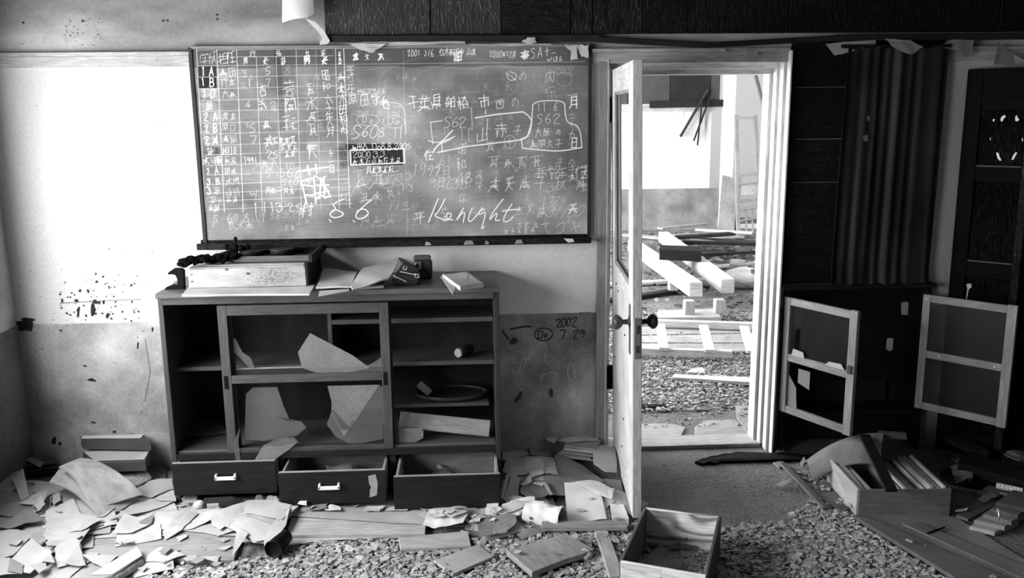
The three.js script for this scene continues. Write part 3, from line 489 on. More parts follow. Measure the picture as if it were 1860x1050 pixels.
  write('3', -1.004, 1.904, 0.03, { a: .5 }); write('5', -0.9, 1.918, 0.032, { a: .75 }); write('8', -0.811, 1.92, 0.034, { a: .4 }); write('1', -0.979, 1.865, 0.03, { a: .8, wd: .4 }); write('7', -0.901, 1.867, 0.032, { a: .6 }); write('4', -0.998, 1.768, 0.032, { a: .65 }); write('2', -0.885, 1.767, 0.03, { a: .5 }); write('5', -0.986, 1.663, 0.032, { a: .6 }); write('7', -0.982, 1.613, 0.032, { a: .7 }); write('1991', -1.023, 1.516, 0.03, { a: .8, adv: .55, wd: .45 }); write('w', -1.005, 1.38, 0.04, { a: .55 });
  write('吉', -0.934, 1.838, 0.045, { a: .85 }); write('弘', -0.941, 1.773, 0.045, { a: .8 }); write('\u4e40', -0.931, 1.697, 0.05, { a: .8 }); write('\u4e41', -0.924, 1.617, 0.05, { a: .9 });
  write('善', -0.829, 1.864, 0.07, { a: .85 }); write('開', -0.817, 1.781, 0.048, { a: .85, lw: .004 }); write('幹', -0.829, 1.705, 0.064, { a: .85 });
  write('深水憲治', -0.722, 1.849, 0.052, { v: true, a: .75, adv: 1.06 }); write('昭和', -0.645, 1.897, 0.036, { v: true, a: .85, adv: 1.2 }); write('六十年八月', -0.636, 1.792, 0.034, { v: true, a: .85, adv: .98 }); write('十一日', -0.638, 1.547, 0.034, { v: true, a: .9, adv: .95 });
  write('賢願木田和裕', -0.578, 1.901, 0.046, { v: true, a: .85, adv: .93 }); write('平成元年', -0.533, 1.92, 0.036, { v: true, a: .7, adv: .8 }); write('原田敬', -0.533, 1.798, 0.05, { a: .9, adv: 1.05 }); write('を', -0.387, 1.785, 0.05, { a: .9, lw: .005 });
  write('\u4e60\u4e61\u4e62\u4e63\u4e64\u4e65', -0.49, 1.822, 0.03, { a: .5, adv: .7 }); ring(-0.446, 1.679, 0.052, 0.026); write('Do', -0.473, 1.694, 0.028, { a: .75 }); ring(-0.329, 1.67, 0.05, 0.028); write('Do', -0.356, 1.686, 0.03, { a: .75 }); write('7.29', -0.364, 1.743, 0.026, { a: .5, adv: .7 }); write('7.28', -0.365, 1.711, 0.026, { a: .5, adv: .7 }); write('2002.7.28', -0.502, 1.717, 0.02, { a: .35, adv: .75 });
  write('S60', -0.518, 1.65, 0.05, { a: .95, slant: .15, adv: .8 }); write('8', -0.403, 1.644, 0.045, { a: .9, slant: .15 }); write('11', -0.332, 1.643, 0.046, { a: .9, slant: .1, adv: .6, wd: .4 }); write('.', -0.423, 1.634, 0.04, { a: .9 });
  curve([[-0.388, 1.76], [-0.3, 1.759], [-0.276, 1.722], [-0.275, 1.615]], .8);
  write('転出入', -0.526, 1.57, 0.026, { a: .95, adv: .95 }); write('Do8.8.2005', -0.433, 1.572, 0.027, { a: .95, adv: .72 }); write('2000.3.3', -0.523, 1.538, 0.026, { a: .8, adv: .8 }); write('写真石山両佐木星', -0.524, 1.508, 0.028, { a: .8, adv: 1 });
  line([[-0.533, 1.543], [-0.287, 1.547], [-0.285, 1.482], [-0.533, 1.475], [-0.533, 1.543]], .9, .006); write('空知\u4e71\u4e72氏', -0.465, 1.466, 0.03, { a: .85, adv: .85 });
  // smaller notes crowding the middle
  for (const [s, x, y, z, a] of [['\u4e80\u4e81\u4e82\u4e83', -0.885, 1.605, .03, .7], ['\u4e84\u4e85\u4e86', -0.852, 1.572, .03, .6], ['25 \u4e87\u4e88', -0.916, 1.543, .03, .7], ['S 562', -0.929, 1.46, .036, .6], ['10', -0.84, 1.489, .028, .5], ['S60 8', -0.852, 1.416, .028, .6], ['\u4e8a\u4e8b\u4e8c', -0.934, 1.379, .028, .6], ['\u4e8d\u4e8e', -0.851, 1.378, .03, .55], ['11', -1.002, 1.304, .045, .8], ['13', -0.922, 1.303, .036, .8], ['25', -0.838, 1.301, .04, .75], ['S 60.8.11', -1.182, 1.255, .034, .45], ['S62.11', -0.919, 1.261, .03, .35], ['\u4e90水\u4e91', -1.116, 1.229, .045, .3], ['\u4e92\u4e93', -0.857, 1.204, .03, .25], ['大八', -0.951, 1.505, .05, .45], ['辛', -0.742, 1.573, .075, .8], ['\u4e95\u4e96', -0.505, 1.36, .06, .5], ['洋佳', -0.527, 1.45, .085, .55], ['三', -0.598, 1.438, .06, .5], ['元', -0.592, 1.361, .05, .6], ['\u4e97\u4e98\u4e99', -0.51, 1.258, .07, .3]]) write(s, x, y, z, { a, adv: .9 });
  write('藤', -0.773, 1.473, 0.15, { a: .95, lw: .0075, wd: .9 });
  write('村', -0.767, 1.305, 0.06, { a: .85, slant: .2, lw: .004 }); write('.', -0.674, 1.286, 0.07, { a: .8, lw: .005 }); write('.', -0.565, 1.284, 0.07, { a: .8, lw: .005 });
  curve([[-0.571, 1.318], [-0.635, 1.298], [-0.606, 1.272], [-0.648, 1.252], [-0.624, 1.226], [-0.567, 1.246], [-0.611, 1.272], [-0.632, 1.262]], .85, .005); curve([[-0.446, 1.313], [-0.496, 1.275], [-0.529, 1.235], [-0.499, 1.219], [-0.454, 1.249], [-0.484, 1.275], [-0.515, 1.26]], .9, .005);
  write('\u4ea0\u4ea1', -0.401, 1.435, .05, { a: .5 }); write('13', -0.319, 1.434, .035, { a: .5 }); write('13', -0.311, 1.383, .035, { a: .5 }); write('三', -0.304, 1.298, .035, { a: .5 }); write('\u4ea2', -0.378, 1.371, .05, { a: .45 }); write('//', -0.373, 1.299, .035, { a: .4 });
  // top line
  write('2001 3/6', -0.255, 1.988, 0.024, { a: .85, adv: .62, wd: .5 }); write('佐木\u4eb0田中.山\u4eb1', -0.113, 1.994, 0.028, { a: .8, adv: .8 }); write('記', -0.046, 1.984, 0.04, { a: .95, lw: .006 }); write('2000年12月', 0.116, 1.981, 0.026, { a: .85, adv: .58, wd: .5 }); write('事', 0.259, 1.985, 0.042, { a: 1, lw: .006 }); write('SAt-', 0.302, 1.994, 0.042, { a: .9, adv: .75, wd: .6 }); write('was', 0.378, 1.967, 0.034, { a: .9, adv: .75, wd: .7 });
  // the middle: an address, names and loops
  ring(-0.072, 1.843, 0.32, 0.12, .12, .004); ring(0.041, 1.842, 0.28, 0.09, .1, .004);
  curve([[0.193, 1.888], [0.198, 1.851], [0.231, 1.851], [0.243, 1.878], [0.206, 1.89]], .8); line([[0.196, 1.883], [0.238, 1.851]], .7); write('の', 0.249, 1.89, .042, { a: .75 });
  write('千葉県', -0.262, 1.786, 0.055, { a: .95, adv: .95, lw: .004 }); write('船橋', -0.091, 1.784, 0.055, { a: .9, adv: .98, lw: .004 }); write('市', 0.065, 1.783, 0.055, { a: .95, lw: .004 }); write('西', 0.141, 1.768, 0.038, { a: .85 }); write('の', 0.212, 1.777, .045, { a: .7 });
  line([[0.095, 1.718], [0.094, 1.701]], .8, .005); line([[0.046, 1.684], [0.14, 1.698], [0.267, 1.709]], .9, .006); curve([[0.267, 1.709], [0.306, 1.686], [0.308, 1.641], [0.287, 1.591], [0.254, 1.581]], .85, .006); line([[0.254, 1.581], [0.01, 1.554], [-0.131, 1.528]], .9, .0055);
  line([[0.104, 1.681], [0.098, 1.606]], .7, .004); line([[0.029, 1.731], [0.032, 1.647]], .6, .004);
  line([[-0.106, 1.673], [-0.16, 1.666], [-0.152, 1.566]], .75, .004); write('S62', -0.101, 1.688, 0.045, { a: .75, adv: .75 }); write('11', -0.1, 1.641, .03, { a: .5, adv: .5, wd: .3 }); write('11', -0.024, 1.63, .05, { a: .6, adv: .6, wd: .3 });
  curve([[-0.172, 1.584], [-0.142, 1.566], [-0.06, 1.595], [-0.045, 1.605], [-0.091, 1.575], [-0.13, 1.566], [-0.153, 1.526]], .8, .005); line([[-0.059, 1.628], [-0.148, 1.541]], .8, .006); line([[-0.111, 1.581], [-0.11, 1.53]], .8, .005);
  write('山', 0.043, 1.644, .075, { a: .75, lw: .004 }); write('赤', 0.139, 1.658, .06, { a: .75, lw: .004 }); write('子', 0.221, 1.647, .045, { a: .7 }); write('昭', -0.04, 1.565, .05, { a: .7 }); write('和', -0.047, 1.499, .055, { a: .7 }); write('48', -0.049, 1.43, .05, { a: .75, adv: .75 }); write('年', -0.04, 1.335, .05, { a: .5 }); write('秋', 0.092, 1.581, .05, { a: .55 }); ring(0.205, 1.572, .026, .03, .5); write('十', 0.185, 1.592, .04, { a: .5 });
  write('佐', -0.194, 1.539, .045, { a: .85, lw: .004 }); write('61', -0.126, 1.51, .035, { a: .5, adv: .9 }); write('1999', -0.247, 1.476, 0.055, { a: .65, adv: .62, wd: .5, slant: .15 }); write('2月', -0.155, 1.46, 0.045, { a: .6, adv: .85 }); write('9月23日', -0.18, 1.407, 0.048, { a: .6, adv: .75 });
  write('江浦干恵', 0.107, 1.51, .055, { a: .6, adv: 1.2 }); write('\u4ec0\u4ec1', 0.039, 1.452, .05, { v: true, a: .4 }); write('也伯美子', 0.105, 1.41, .06, { a: .6, adv: 1.2, lw: .004 }); write('3', 0.374, 1.381, .045, { a: .5 });
  write('洗赤', -0.256, 1.722, .055, { v: true, a: .25, adv: 1.2 });
  // the framed note at the far end
  curve([[0.313, 1.741], [0.331, 1.756], [0.395, 1.76], [0.451, 1.755], [0.461, 1.74]], .85, .005); curve([[0.461, 1.74], [0.464, 1.677], [0.482, 1.654], [0.518, 1.646], [0.536, 1.614], [0.542, 1.543]], .85, .005); line([[0.313, 1.741], [0.308, 1.666], [0.287, 1.596], [0.259, 1.586], [0.264, 1.543]], .85, .005); curve([[0.264, 1.543], [0.356, 1.532], [0.446, 1.526], [0.542, 1.543]], .9, .006);
  write('11 6', 0.331, 1.748, .035, { a: .8, adv: .75, wd: .5 }); write('S62', 0.329, 1.696, .04, { a: .8, adv: .95 }); write('大阪', 0.321, 1.636, .038, { a: .8, adv: 1 }); write('の', 0.421, 1.63, .026, { a: .8 }); write('福原久子', 0.3, 1.583, .038, { a: .75, adv: 1 });
  write('内', 0.37, 1.894, .052, { a: .7 }); write('示', 0.375, 1.822, .05, { a: .5 }); ring(0.459, 1.854, .034, .032, .3); write('2002', 0.416, 1.906, .03, { a: .3, adv: .7 }); write('一', 0.469, 1.814, .055, { a: .8 }); write('月', 0.479, 1.772, .05, { a: 1, lw: .005 }); write('二十', 0.479, 1.7, .03, { v: true, a: .6 }); write('九', 0.482, 1.619, .04, { a: .75 }); write('日', 0.485, 1.584, .045, { a: .95, lw: .0045 });
  write('平成元年', 0.322, 1.451, .05, { a: .75, adv: .72, slant: .1 }); write('金曜', 0.475, 1.487, .048, { v: true, a: .7 }); write('佐伯', 0.514, 1.456, .05, { a: .8, adv: .55 }); write('枕', 0.42, 1.398, .055, { a: .65 }); write('\u4ed1\u4ed2', 0.511, 1.397, .05, { a: .6, adv: .55 }); write('宅', 0.408, 1.493, .05, { a: .4 });
  write('1974', 0.355, 1.317, .034, { a: .5, adv: .9, slant: .3 }); write('天', 0.481, 1.281, .045, { a: 1, lw: .005 }); write('3//80', 0.381, 1.27, .05, { a: .5, adv: .7, slant: .3 });
  // the big cursive word
  write('平', -0.249, 1.253, .055, { a: .65, lw: .004 });
  for (const c of [[[-0.134, 1.314], [-0.161, 1.252], [-0.183, 1.203]], [[-0.103, 1.311], [-0.133, 1.252], [-0.156, 1.234], [-0.133, 1.223], [-0.095, 1.207], [-0.068, 1.238], [-0.094, 1.248], [-0.1, 1.217], [-0.069, 1.212]], [[-0.016, 1.268], [-0.038, 1.232], [-0.054, 1.206], [-0.022, 1.247], [-0.009, 1.247], [-0.02, 1.2]], [[0.025, 1.267], [0.004, 1.226], [0.008, 1.195], [0.045, 1.231], [0.072, 1.267]], [[0.085, 1.261], [0.056, 1.256], [0.056, 1.23], [0.087, 1.256], [0.081, 1.209], [0.062, 1.162], [0.081, 1.178]], [[0.171, 1.307], [0.123, 1.25], [0.099, 1.201], [0.134, 1.24], [0.144, 1.239], [0.128, 1.203], [0.154, 1.208]], [[0.212, 1.283], [0.18, 1.239], [0.167, 1.197], [0.198, 1.202], [0.217, 1.223]], [[0.165, 1.25], [0.212, 1.257], [0.251, 1.256]]]) curve(c, .9, .0055);
  write('\u4ee0\u4ee1', -0.124, 1.285, .04, { v: true, a: .35 }); write('津でる', 0.225, 1.28, .05, { a: .5, adv: 1.1 }); write('木バカ', 0.232, 1.202, .034, { a: .45, adv: 1.1 }); write('\u4ee4\u4ee5\u4ee6\u4ee7\u4ee8', 0.172, 1.168, .026, { a: .4, adv: 1.2 }); write('てつや', 0.347, 1.197, .055, { a: .6, adv: 1.3 });
  wipe(0.08, 1.157, 0.35, 0.015, 190, 0.2, 25);
  return canvasTexture(c);
}
{
  const t = thing('chalkboard', 'wide wall chalkboard covered in chalk tables, dates and graffiti', 'chalkboard');
  const face = new THREE.BoxGeometry(BD.x1 - BD.x0, BD.y1 - BD.y0, 0.016).translate((BD.x0 + BD.x1) / 2, (BD.y0 + BD.y1) / 2, 0.016);
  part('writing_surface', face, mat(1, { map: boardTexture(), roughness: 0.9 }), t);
  part('frame_strip', cbox(BD.x0 - 0.008, BD.y0 - 0.01, 0.0, BD.x0 + 0.01, BD.y1 + 0.004, 0.03, 0.002), wood(0.05), t);
  part('frame_strip', cbox(BD.x1 - 0.008, BD.y0 - 0.01, 0.0, BD.x1 + 0.008, BD.y1 + 0.004, 0.03, 0.002), wood(0.03), t);
  part('frame_strip', cbox(BD.x0, BD.y1 - 0.004, 0.0, BD.x1, BD.y1 + 0.01, 0.03, 0.002), wood(0.25), t);
  const tray = part('chalk_tray', [cbox(-1.247, 1.098, 0.0, 0.582, 1.116, 0.085, 0.002), cbox(-1.247, 1.1, 0.075, 0.582, 1.128, 0.088, 0.002), cbox(-1.247, 1.1, 0.0, 0.582, 1.136, 0.02, 0.002)], mat(0.03, { map: texRough, roughness: 0.8 }), t);
  part('tray_dust', [[-0.2, 0.03], [-0.02, 0.05], [0.08, 0.02], [0.22, 0.04]].map(([x, w], i) => flapGeo([[x, 1.102], [x + w, 1.104], [x + w * 0.8, 1.116 + i % 2 * 0.006], [x + w * 0.2, 1.121]], 0.0895, 0.001)), mat(0.4, { map: texConcrete }), tray);
}
tag(obj('torn_paper', flapGeo([[0.45, 1.125], [0.494, 1.122], [0.5, 1.108], [0.471, 1.104]], 0.092, 0.001), paperMats[0]), 'small white paper scrap stuck to the chalk tray', 'paper scrap');
// what is left of torn paper along the board's top
function wallScrap(label, pts, z, m = paperMats[1], bend = 0.015) { srand(paperSeed++); const q = []; pts.forEach((p, i) => { const n = pts[(i + 1) % pts.length]; q.push(p); for (let k = 1; k < 3; k++) q.push([lerp(p[0], n[0], k / 3) + rr(-0.004, 0.004), lerp(p[1], n[1], k / 3) + rr(-0.004, 0.004)]); }); const top = Math.max(...pts.map((p) => p[1])); const s = paperSeed; return tag(obj('torn_paper', flapGeo(q, z, 0.0012, (a, b) => (top - b) * bend * 4 + 0.006 * vnoise(a * 30, b * 30, s), 3, 2), m), label, 'torn paper'); }
wallScrap('pale torn paper tongue hanging over the board above the table headings', [[-0.515, 2.015], [-0.347, 2.014], [-0.378, 1.995], [-0.413, 1.974], [-0.447, 1.986], [-0.488, 2.001]], 0.056, paperMats[1]);
wallScrap('long thin torn strip of pale paper along the board top', [[-0.549, 2.016], [-0.401, 2.024], [-0.204, 2.028], [0.007, 2.027], [0.009, 2.012], [-0.254, 2.009], [-0.451, 2.01]], 0.04, paperMats[2]);
wallScrap('ragged pale torn strip above the middle of the board', [[0.019, 2.012], [0.244, 2.013], [0.395, 2.01], [0.395, 2.003], [0.231, 2.001], [0.044, 2.005]], 0.056, paperMats[2]);
wallScrap('small curled pale flap of paper on the dark batten', [[0.26, 2.019], [0.288, 2.038], [0.323, 2.038], [0.328, 2.014], [0.298, 2.004]], 0.066, paperMats[1]);
wallScrap('bright white ragged paper tag at the board corner, nearer the headings', [[0.459, 2.007], [0.515, 2.006], [0.518, 1.941], [0.485, 1.936], [0.495, 1.98], [0.469, 1.99]], 0.042, paperMats[0]);
wallScrap('bright white squarish paper tag at the very corner of the board', [[0.517, 2.004], [0.568, 2.004], [0.568, 1.95], [0.535, 1.953], [0.525, 1.98]], 0.042, paperMats[0]);
wallScrap('grey torn paper piece on the moulding over the doorway', [[1.25, 1.965], [1.357, 1.972], [1.343, 1.95], [1.318, 1.928], [1.291, 1.955]], 0.036, paperMats[2]);
wallScrap('tiny torn paper remnant on the moulding over the doorway', [[1.169, 1.981], [1.208, 1.98], [1.203, 1.968], [1.18, 1.971]], 0.036, paperMats[2]);
wallScrap('grey torn paper strip above the cladding boards', [[1.667, 2.001], [1.905, 2.019], [1.901, 2], [1.748, 1.956], [1.712, 1.949]], 0.045, paperMats[3]);
wallScrap('broad grey torn paper flap over the curtain top', [[1.916, 2.019], [2.038, 2.013], [2.101, 1.983], [2.051, 1.949], [1.971, 1.974]], 0.1, paperMats[3]);
wallScrap('grey torn paper flap beside the curtain end', [[2.189, 1.988], [2.257, 2.017], [2.368, 2.014], [2.361, 1.952], [2.331, 1.935], [2.291, 1.968]], 0.05, paperMats[4]);
wallScrap('tall grey paper wedge above the panelled door', [[2.482, 2.006], [2.551, 1.951], [2.572, 1.906], [2.469, 1.902]], 0.05, paperMats[4]);
wallScrap('pale pointed paper corner above the panelled door', [[2.556, 1.954], [2.618, 1.921], [2.672, 1.915], [2.572, 1.901]], 0.055, paperMats[2]);
{ // the big sheet that curls off the wall
  tag(obj('peeling_wallpaper', flapGeo([[-0.784, 2.226], [-0.65, 2.226], [-0.65, 2.138], [-0.68, 2.12], [-0.74, 2.115], [-0.796, 2.104]], 0.09, 0.0015, (a, b) => 0.05 * Math.cos((a + 0.7) * 14) + (b - 2.15) * 0.1, 6, 6), paperMats[0]), 'bright white curl of wallpaper hanging from the frieze above the board', 'wallpaper');
  tag(obj('peeling_wallpaper', flapGeo([[-0.703, 2.128], [-0.656, 2.109], [-0.619, 2.069], [-0.597, 2.029], [-0.607, 2.015], [-0.644, 2.012], [-0.631, 2.038], [-0.646, 2.067], [-0.676, 2.098]], 0.05, 0.0015, (a, b) => 0.07 * Math.max(0, a + 0.72), 6, 6), paperMats[0]), 'white pointed tip of wallpaper peeling away beside the dark boards', 'wallpaper');
}

// ---------------------------------------------------------------- the open door leaf (hinged at the jamb, swung into the room)
{
  const t = new THREE.Group(); t.name = 'door_1'; t.userData.kind = 'structure'; scene.add(t);
  t.position.set(0.719, 0.035, -0.05); t.rotation.set(0, -0.0645, 0.016);
  const m = wood(0.92, { roughness: 0.6 }), T = 0.038, L = 0.82, H = 1.862;
  part('stile', cbox(0, 0, 0, T, H, 0.085, 0.002, 'y'), m, t); part('stile', cbox(0, 0, L - 0.13, T, H, L, 0.002, 'y'), m, t);
  part('rail', cbox(0, H - 0.105, 0.085, T, H, L - 0.13, 0.002, 'z'), m, t); part('rail', cbox(0, 0.9, 0.085, T, 0.965, L - 0.13, 0.002, 'z'), m, t); part('rail', cbox(0, 0.0, 0.085, T, 0.12, L - 0.13, 0.002, 'z'), m, t);
  part('panel', cbox(0.0015, 0.12, 0.085, T - 0.0015, 0.9, L - 0.13, 0.001, 'y'), m, t);
  const bead = []; for (const x of [0.006, 0.024]) bead.push(cbox(x, 0.965, 0.085, x + 0.009, H - 0.105, 0.097, 0.001, 'y'), cbox(x, 0.965, L - 0.142, x + 0.009, H - 0.105, L - 0.13, 0.001, 'y'), cbox(x, 0.965, 0.085, x + 0.009, 0.977, L - 0.13, 0.001, 'z'), cbox(x, H - 0.117, 0.085, x + 0.009, H - 0.105, L - 0.13, 0.001, 'z'));
  part('glazing_bead', bead, wood(0.45), t);
  const edge = wood(0.6);
  part('edge_strip', cbox(0.001, 0, L - 0.001, T - 0.001, H, L + 0.004, 0.001, 'y'), edge, t);
  const plate = part('lock_plate', cbox(0.006, 0.69, L + 0.003, T - 0.006, 0.86, L + 0.007, 0.001), mat(0.25, { metalness: 0.7, roughness: 0.45 }), t);
  part('latch', [cbox(0.012, 0.795, L + 0.006, T - 0.012, 0.83, L + 0.013, 0.002), cbox(0.012, 0.715, L + 0.006, T - 0.012, 0.745, L + 0.009, 0.002)], M.iron, plate);
  for (const s of [-1, 1]) {
    const x = s < 0 ? 0 : T;
    const knob = new THREE.LatheGeometry([[0.0001, 0], [0.024, 0], [0.024, 0.006], [0.011, 0.009], [0.010, 0.03], [0.02, 0.036], [0.031, 0.05], [0.031, 0.06], [0.022, 0.072], [0.0001, 0.075]].map((p) => new THREE.Vector2(...p)), 24).rotateZ(-s * Math.PI / 2).translate(x, 0.826, L - 0.075);
    part('knob', knob, mat(0.05, { roughness: 0.35 }), t);
    part('escutcheon', cbox(x + (s < 0 ? -0.004 : 0), 0.69, L - 0.095, x + (s < 0 ? 0 : 0.004), 0.9, L - 0.055, 0.002), mat(0.12, { metalness: 0.5, roughness: 0.5 }), t);
  }
  part('hinge', [1.62, 0.3].map((y) => cbox(-0.03, y, -0.03, 0.012, y + 0.12, 0.0, 0.002)), M.black, t);
  // nail holes
  const nails = []; for (const [y, z] of [[0.88, 0.2], [0.86, 0.28], [0.72, 0.55], [0.5, 0.12], [0.32, 0.5], [0.16, 0.42]]) nails.push(new THREE.CylinderGeometry(0.005, 0.005, 0.003, 10).rotateZ(Math.PI / 2).translate(-0.0005, y, z));
  part('nail', nails, M.black, t);
}

// ---------------------------------------------------------------- the long low cabinet with sliding doors and drawers
{
  const X0 = -1.335, X1 = 0.132, Z0 = 0.005, Z1 = 0.40, T = 0.022;
  const t = thing('sideboard_cabinet', 'long dark wooden cabinet with broken sliding glass doors and three drawers pulled open', 'cabinet');
  const edge = wood(0.062, { roughness: 0.5 }), dark = wood(0.024, { roughness: 0.55 }), shelfM = wood(0.085, { roughness: 0.5 });
  part('top', [cbox(X0 - 0.002, 0.940, Z0, X1 + 0.003, 0.963, 0.418, 0.002)], wood(0.13, { roughness: 0.45 }), t);
  part('top_rail', cbox(X0 + T, 0.908, 0.33, X1 - T, 0.940, 0.402, 0.002), wood(0.08), t);
  part('side_panel', [cbox(X0, 0, Z0, X0 + T, 0.94, Z1, 0.002, 'y')], edge, t);
  part('side_panel', cbox(X1 - T, 0, Z0, X1, 0.94, Z1, 0.002, 'y'), wood(0.045), t);
  part('back_panel', cbox(X0 + T, 0.02, Z0, X1 - T, 0.94, Z0 + 0.008, 0.001), wood(0.024), t);
  part('divider', cbox(-0.638, 0.6, Z0, -0.62, 0.94, 0.27, 0.001, 'y'), edge, t);
  part('divider', cbox(-0.866, 0.03, Z0, -0.846, 0.2, 0.385, 0.001, 'y'), dark, t); part('divider', cbox(-0.373, 0.03, Z0, -0.345, 0.2, 0.385, 0.001, 'y'), dark, t);
  part('shelf', cbox(X0 + T, 0.582, Z0, X1 - T, 0.602, 0.30, 0.002), shelfM, t);
  part('shelf', cbox(-0.62, 0.775, Z0, X1 - T, 0.797, 0.27, 0.002), shelfM, t);
  part('shelf', cbox(-0.62, 0.37, Z0, 0.085, 0.388, 0.26, 0.002), shelfM, t);
  part('bottom_board', cbox(X0 + T, 0.213, Z0, X1 - T, 0.238, 0.385, 0.002), wood(0.11, { roughness: 0.5 }), t);
  part('track_rail', cbox(X0 + T, 0.196, 0.385, X1 - T, 0.228, 0.398, 0.001), dark, t);
  part('plinth', cbox(X0 + T, 0, 0.34, X1 - T, 0.035, 0.36, 0.002), M.blackWood, t);
  // two sliding doors, one in front of the other
  const slide = (z, x0, x1, m, rail) => {
    const zt = 0.018, d = part('sliding_door', [cbox(x0, 0.2, z, x0 + 0.04, 0.9, z + zt, 0.0015, 'y'), cbox(x1 - 0.04, 0.2, z, x1, 0.9, z + zt, 0.0015, 'y'), cbox(x0 + 0.04, 0.855, z, x1 - 0.04, 0.9, z + zt, 0.0015), cbox(x0 + 0.04, 0.2, z, x1 - 0.04, 0.245, z + zt, 0.0015), cbox(x0 + 0.04, rail, z, x1 - 0.04, rail + 0.036, z + zt, 0.0015)], m, t);
    return d;
  };
  const front = slide(0.378, -1.088, -0.352, wood(0.085, { roughness: 0.5 }), 0.548);
  const rear = slide(0.352, -1.075, -0.345, wood(0.04, { roughness: 0.5 }), 0.57);
  part('rail_edge', cbox(-1.035, 0.6055, 0.353, -0.385, 0.609, 0.37, 0.0005), wood(0.4), rear);
  for (const x of [-1.074, -0.379]) part('finger_pull', cbox(x - 0.006, 0.525, 0.3955, x + 0.012, 0.585, 0.3975, 0.0005), M.black, front);
  // dusty broken panes: thick-edged shards still in the frames
  const dusty = new THREE.MeshStandardMaterial({ color: grey(0.36), map: texCard, roughness: 0.8, transparent: true, opacity: 0.62 }), dusty2 = new THREE.MeshStandardMaterial({ color: grey(0.22), map: texCard, roughness: 0.8, transparent: true, opacity: 0.42 });
  const shard = (pts, z, m, lean = 0) => { const y0 = Math.min(...pts.map((p) => p[1])); const s = part('glass_shard', sheetGeo(pts, (a, b) => [a, b, z + (b - y0) * lean], 0.003, [0, 0, -1], 1, 1), m, t); return s; };
  shard([[-0.758, 0.678], [-0.7, 0.764], [-0.52, 0.659], [-0.445, 0.599], [-0.524, 0.581], [-0.592, 0.565], [-0.688, 0.585], [-0.743, 0.607]], 0.372, dusty);
  shard([[-0.454, 0.607], [-0.395, 0.644], [-0.387, 0.598], [-0.386, 0.542], [-0.525, 0.545], [-0.597, 0.562], [-0.524, 0.581]], 0.3715, dusty2);
  shard([[-1.042, 0.754], [-1.024, 0.744], [-1, 0.684], [-0.966, 0.658], [-0.948, 0.602], [-0.976, 0.613], [-1.011, 0.659], [-1.038, 0.685]], 0.370, dusty2);
  shard([[-0.998, 0.491], [-0.965, 0.52], [-0.859, 0.52], [-0.837, 0.435], [-0.81, 0.354], [-0.761, 0.355], [-0.741, 0.326], [-0.784, 0.291], [-0.933, 0.269], [-1.018, 0.279]], 0.368, dusty2);
  shard([[-0.637, 0.519], [-0.405, 0.518], [-0.473, 0.425], [-0.523, 0.348], [-0.573, 0.279], [-0.605, 0.338], [-0.627, 0.385], [-0.622, 0.442]], 0.368, dusty);
  shard([[-0.406, 0.513], [-0.389, 0.508], [-0.395, 0.331], [-0.486, 0.339], [-0.521, 0.351], [-0.473, 0.425]], 0.369, dusty2);
  shard([[-0.649, 0.339], [-0.621, 0.411], [-0.571, 0.279], [-0.535, 0.356], [-0.398, 0.332], [-0.398, 0.263], [-0.54, 0.236], [-0.613, 0.28]], 0.3665, dusty2, 0.02);
  shard([[-1.059, 0.272], [-1.025, 0.349], [-1.037, 0.287], [-1.033, 0.194], [-1.055, 0.194]], 0.402, dusty2);
  shard([[-0.97, 0.196], [-0.927, 0.262], [-0.893, 0.266], [-0.823, 0.295], [-0.776, 0.273], [-0.817, 0.238], [-0.878, 0.198]], 0.41, dusty, -0.1);
  shard([[-0.932, 0.257], [-0.872, 0.291], [-0.794, 0.297], [-0.771, 0.273], [-0.825, 0.264], [-0.89, 0.23]], 0.404, dusty2, 0.0);
  // drawers
  const drawer = (x0, x1, y0, z, sag, handleAt, label) => {
    const h = 0.15, g = new THREE.Group(); g.name = 'drawer'; t.add(g); if (label) g.userData.label = label;
    g.position.set(0, y0, z); g.rotation.x = sag;
    const d = 0.36, box = wood(0.10), fr = wood(0.022, { roughness: 0.5 });
    const body = part('front_panel', cbox(x0, 0, -0.018, x1, h, 0, 0.002), fr, g);
    part('box_side', [cbox(x0 + 0.006, 0.012, -d, x0 + 0.018, h - 0.012, -0.018, 0.001, 'z'), cbox(x1 - 0.018, 0.012, -d, x1 - 0.006, h - 0.012, -0.018, 0.001, 'z'), cbox(x0 + 0.018, 0.012, -d, x1 - 0.018, h - 0.02, -d + 0.01, 0.001)], wood(0.35), g);
    part('box_bottom', cbox(x0 + 0.006, 0.006, -d, x1 - 0.006, 0.012, -0.018, 0.0005), box, g);
    part('top_edge', cbox(x0 + 0.001, h - 0.001, -0.0175, x1 - 0.001, h + 0.0015, -0.0005, 0.0008), wood(0.4), g);
    if (handleAt !== null) part('handle', [cbox(handleAt - 0.046, 0.073, 0.012, handleAt + 0.046, 0.09, 0.02, 0.003), cbox(handleAt - 0.046, 0.076, 0, handleAt - 0.036, 0.1, 0.02, 0.002), cbox(handleAt + 0.036, 0.076, 0, handleAt + 0.046, 0.1, 0.02, 0.002)], M.handle, g);
    return g;
  };
  drawer(-1.318, -0.868, 0.058, 0.457, 0, -1.085, 'nearly closed drawer with white pull handle');
  const dm = drawer(-0.838, -0.377, 0.038, 0.548, 0, -0.62, 'half open drawer with white pull handle and peeling label');
  part('label_sticker', flapGeo([[-0.452, 0.125], [-0.42, 0.132], [-0.412, 0.09], [-0.418, 0.035], [-0.45, 0.025], [-0.447, 0.06], [-0.442, 0.075], [-0.45, 0.09]], 0.0012, 0.0008, () => 0, 2, 2), mat(0.42, { map: texCard }), dm);
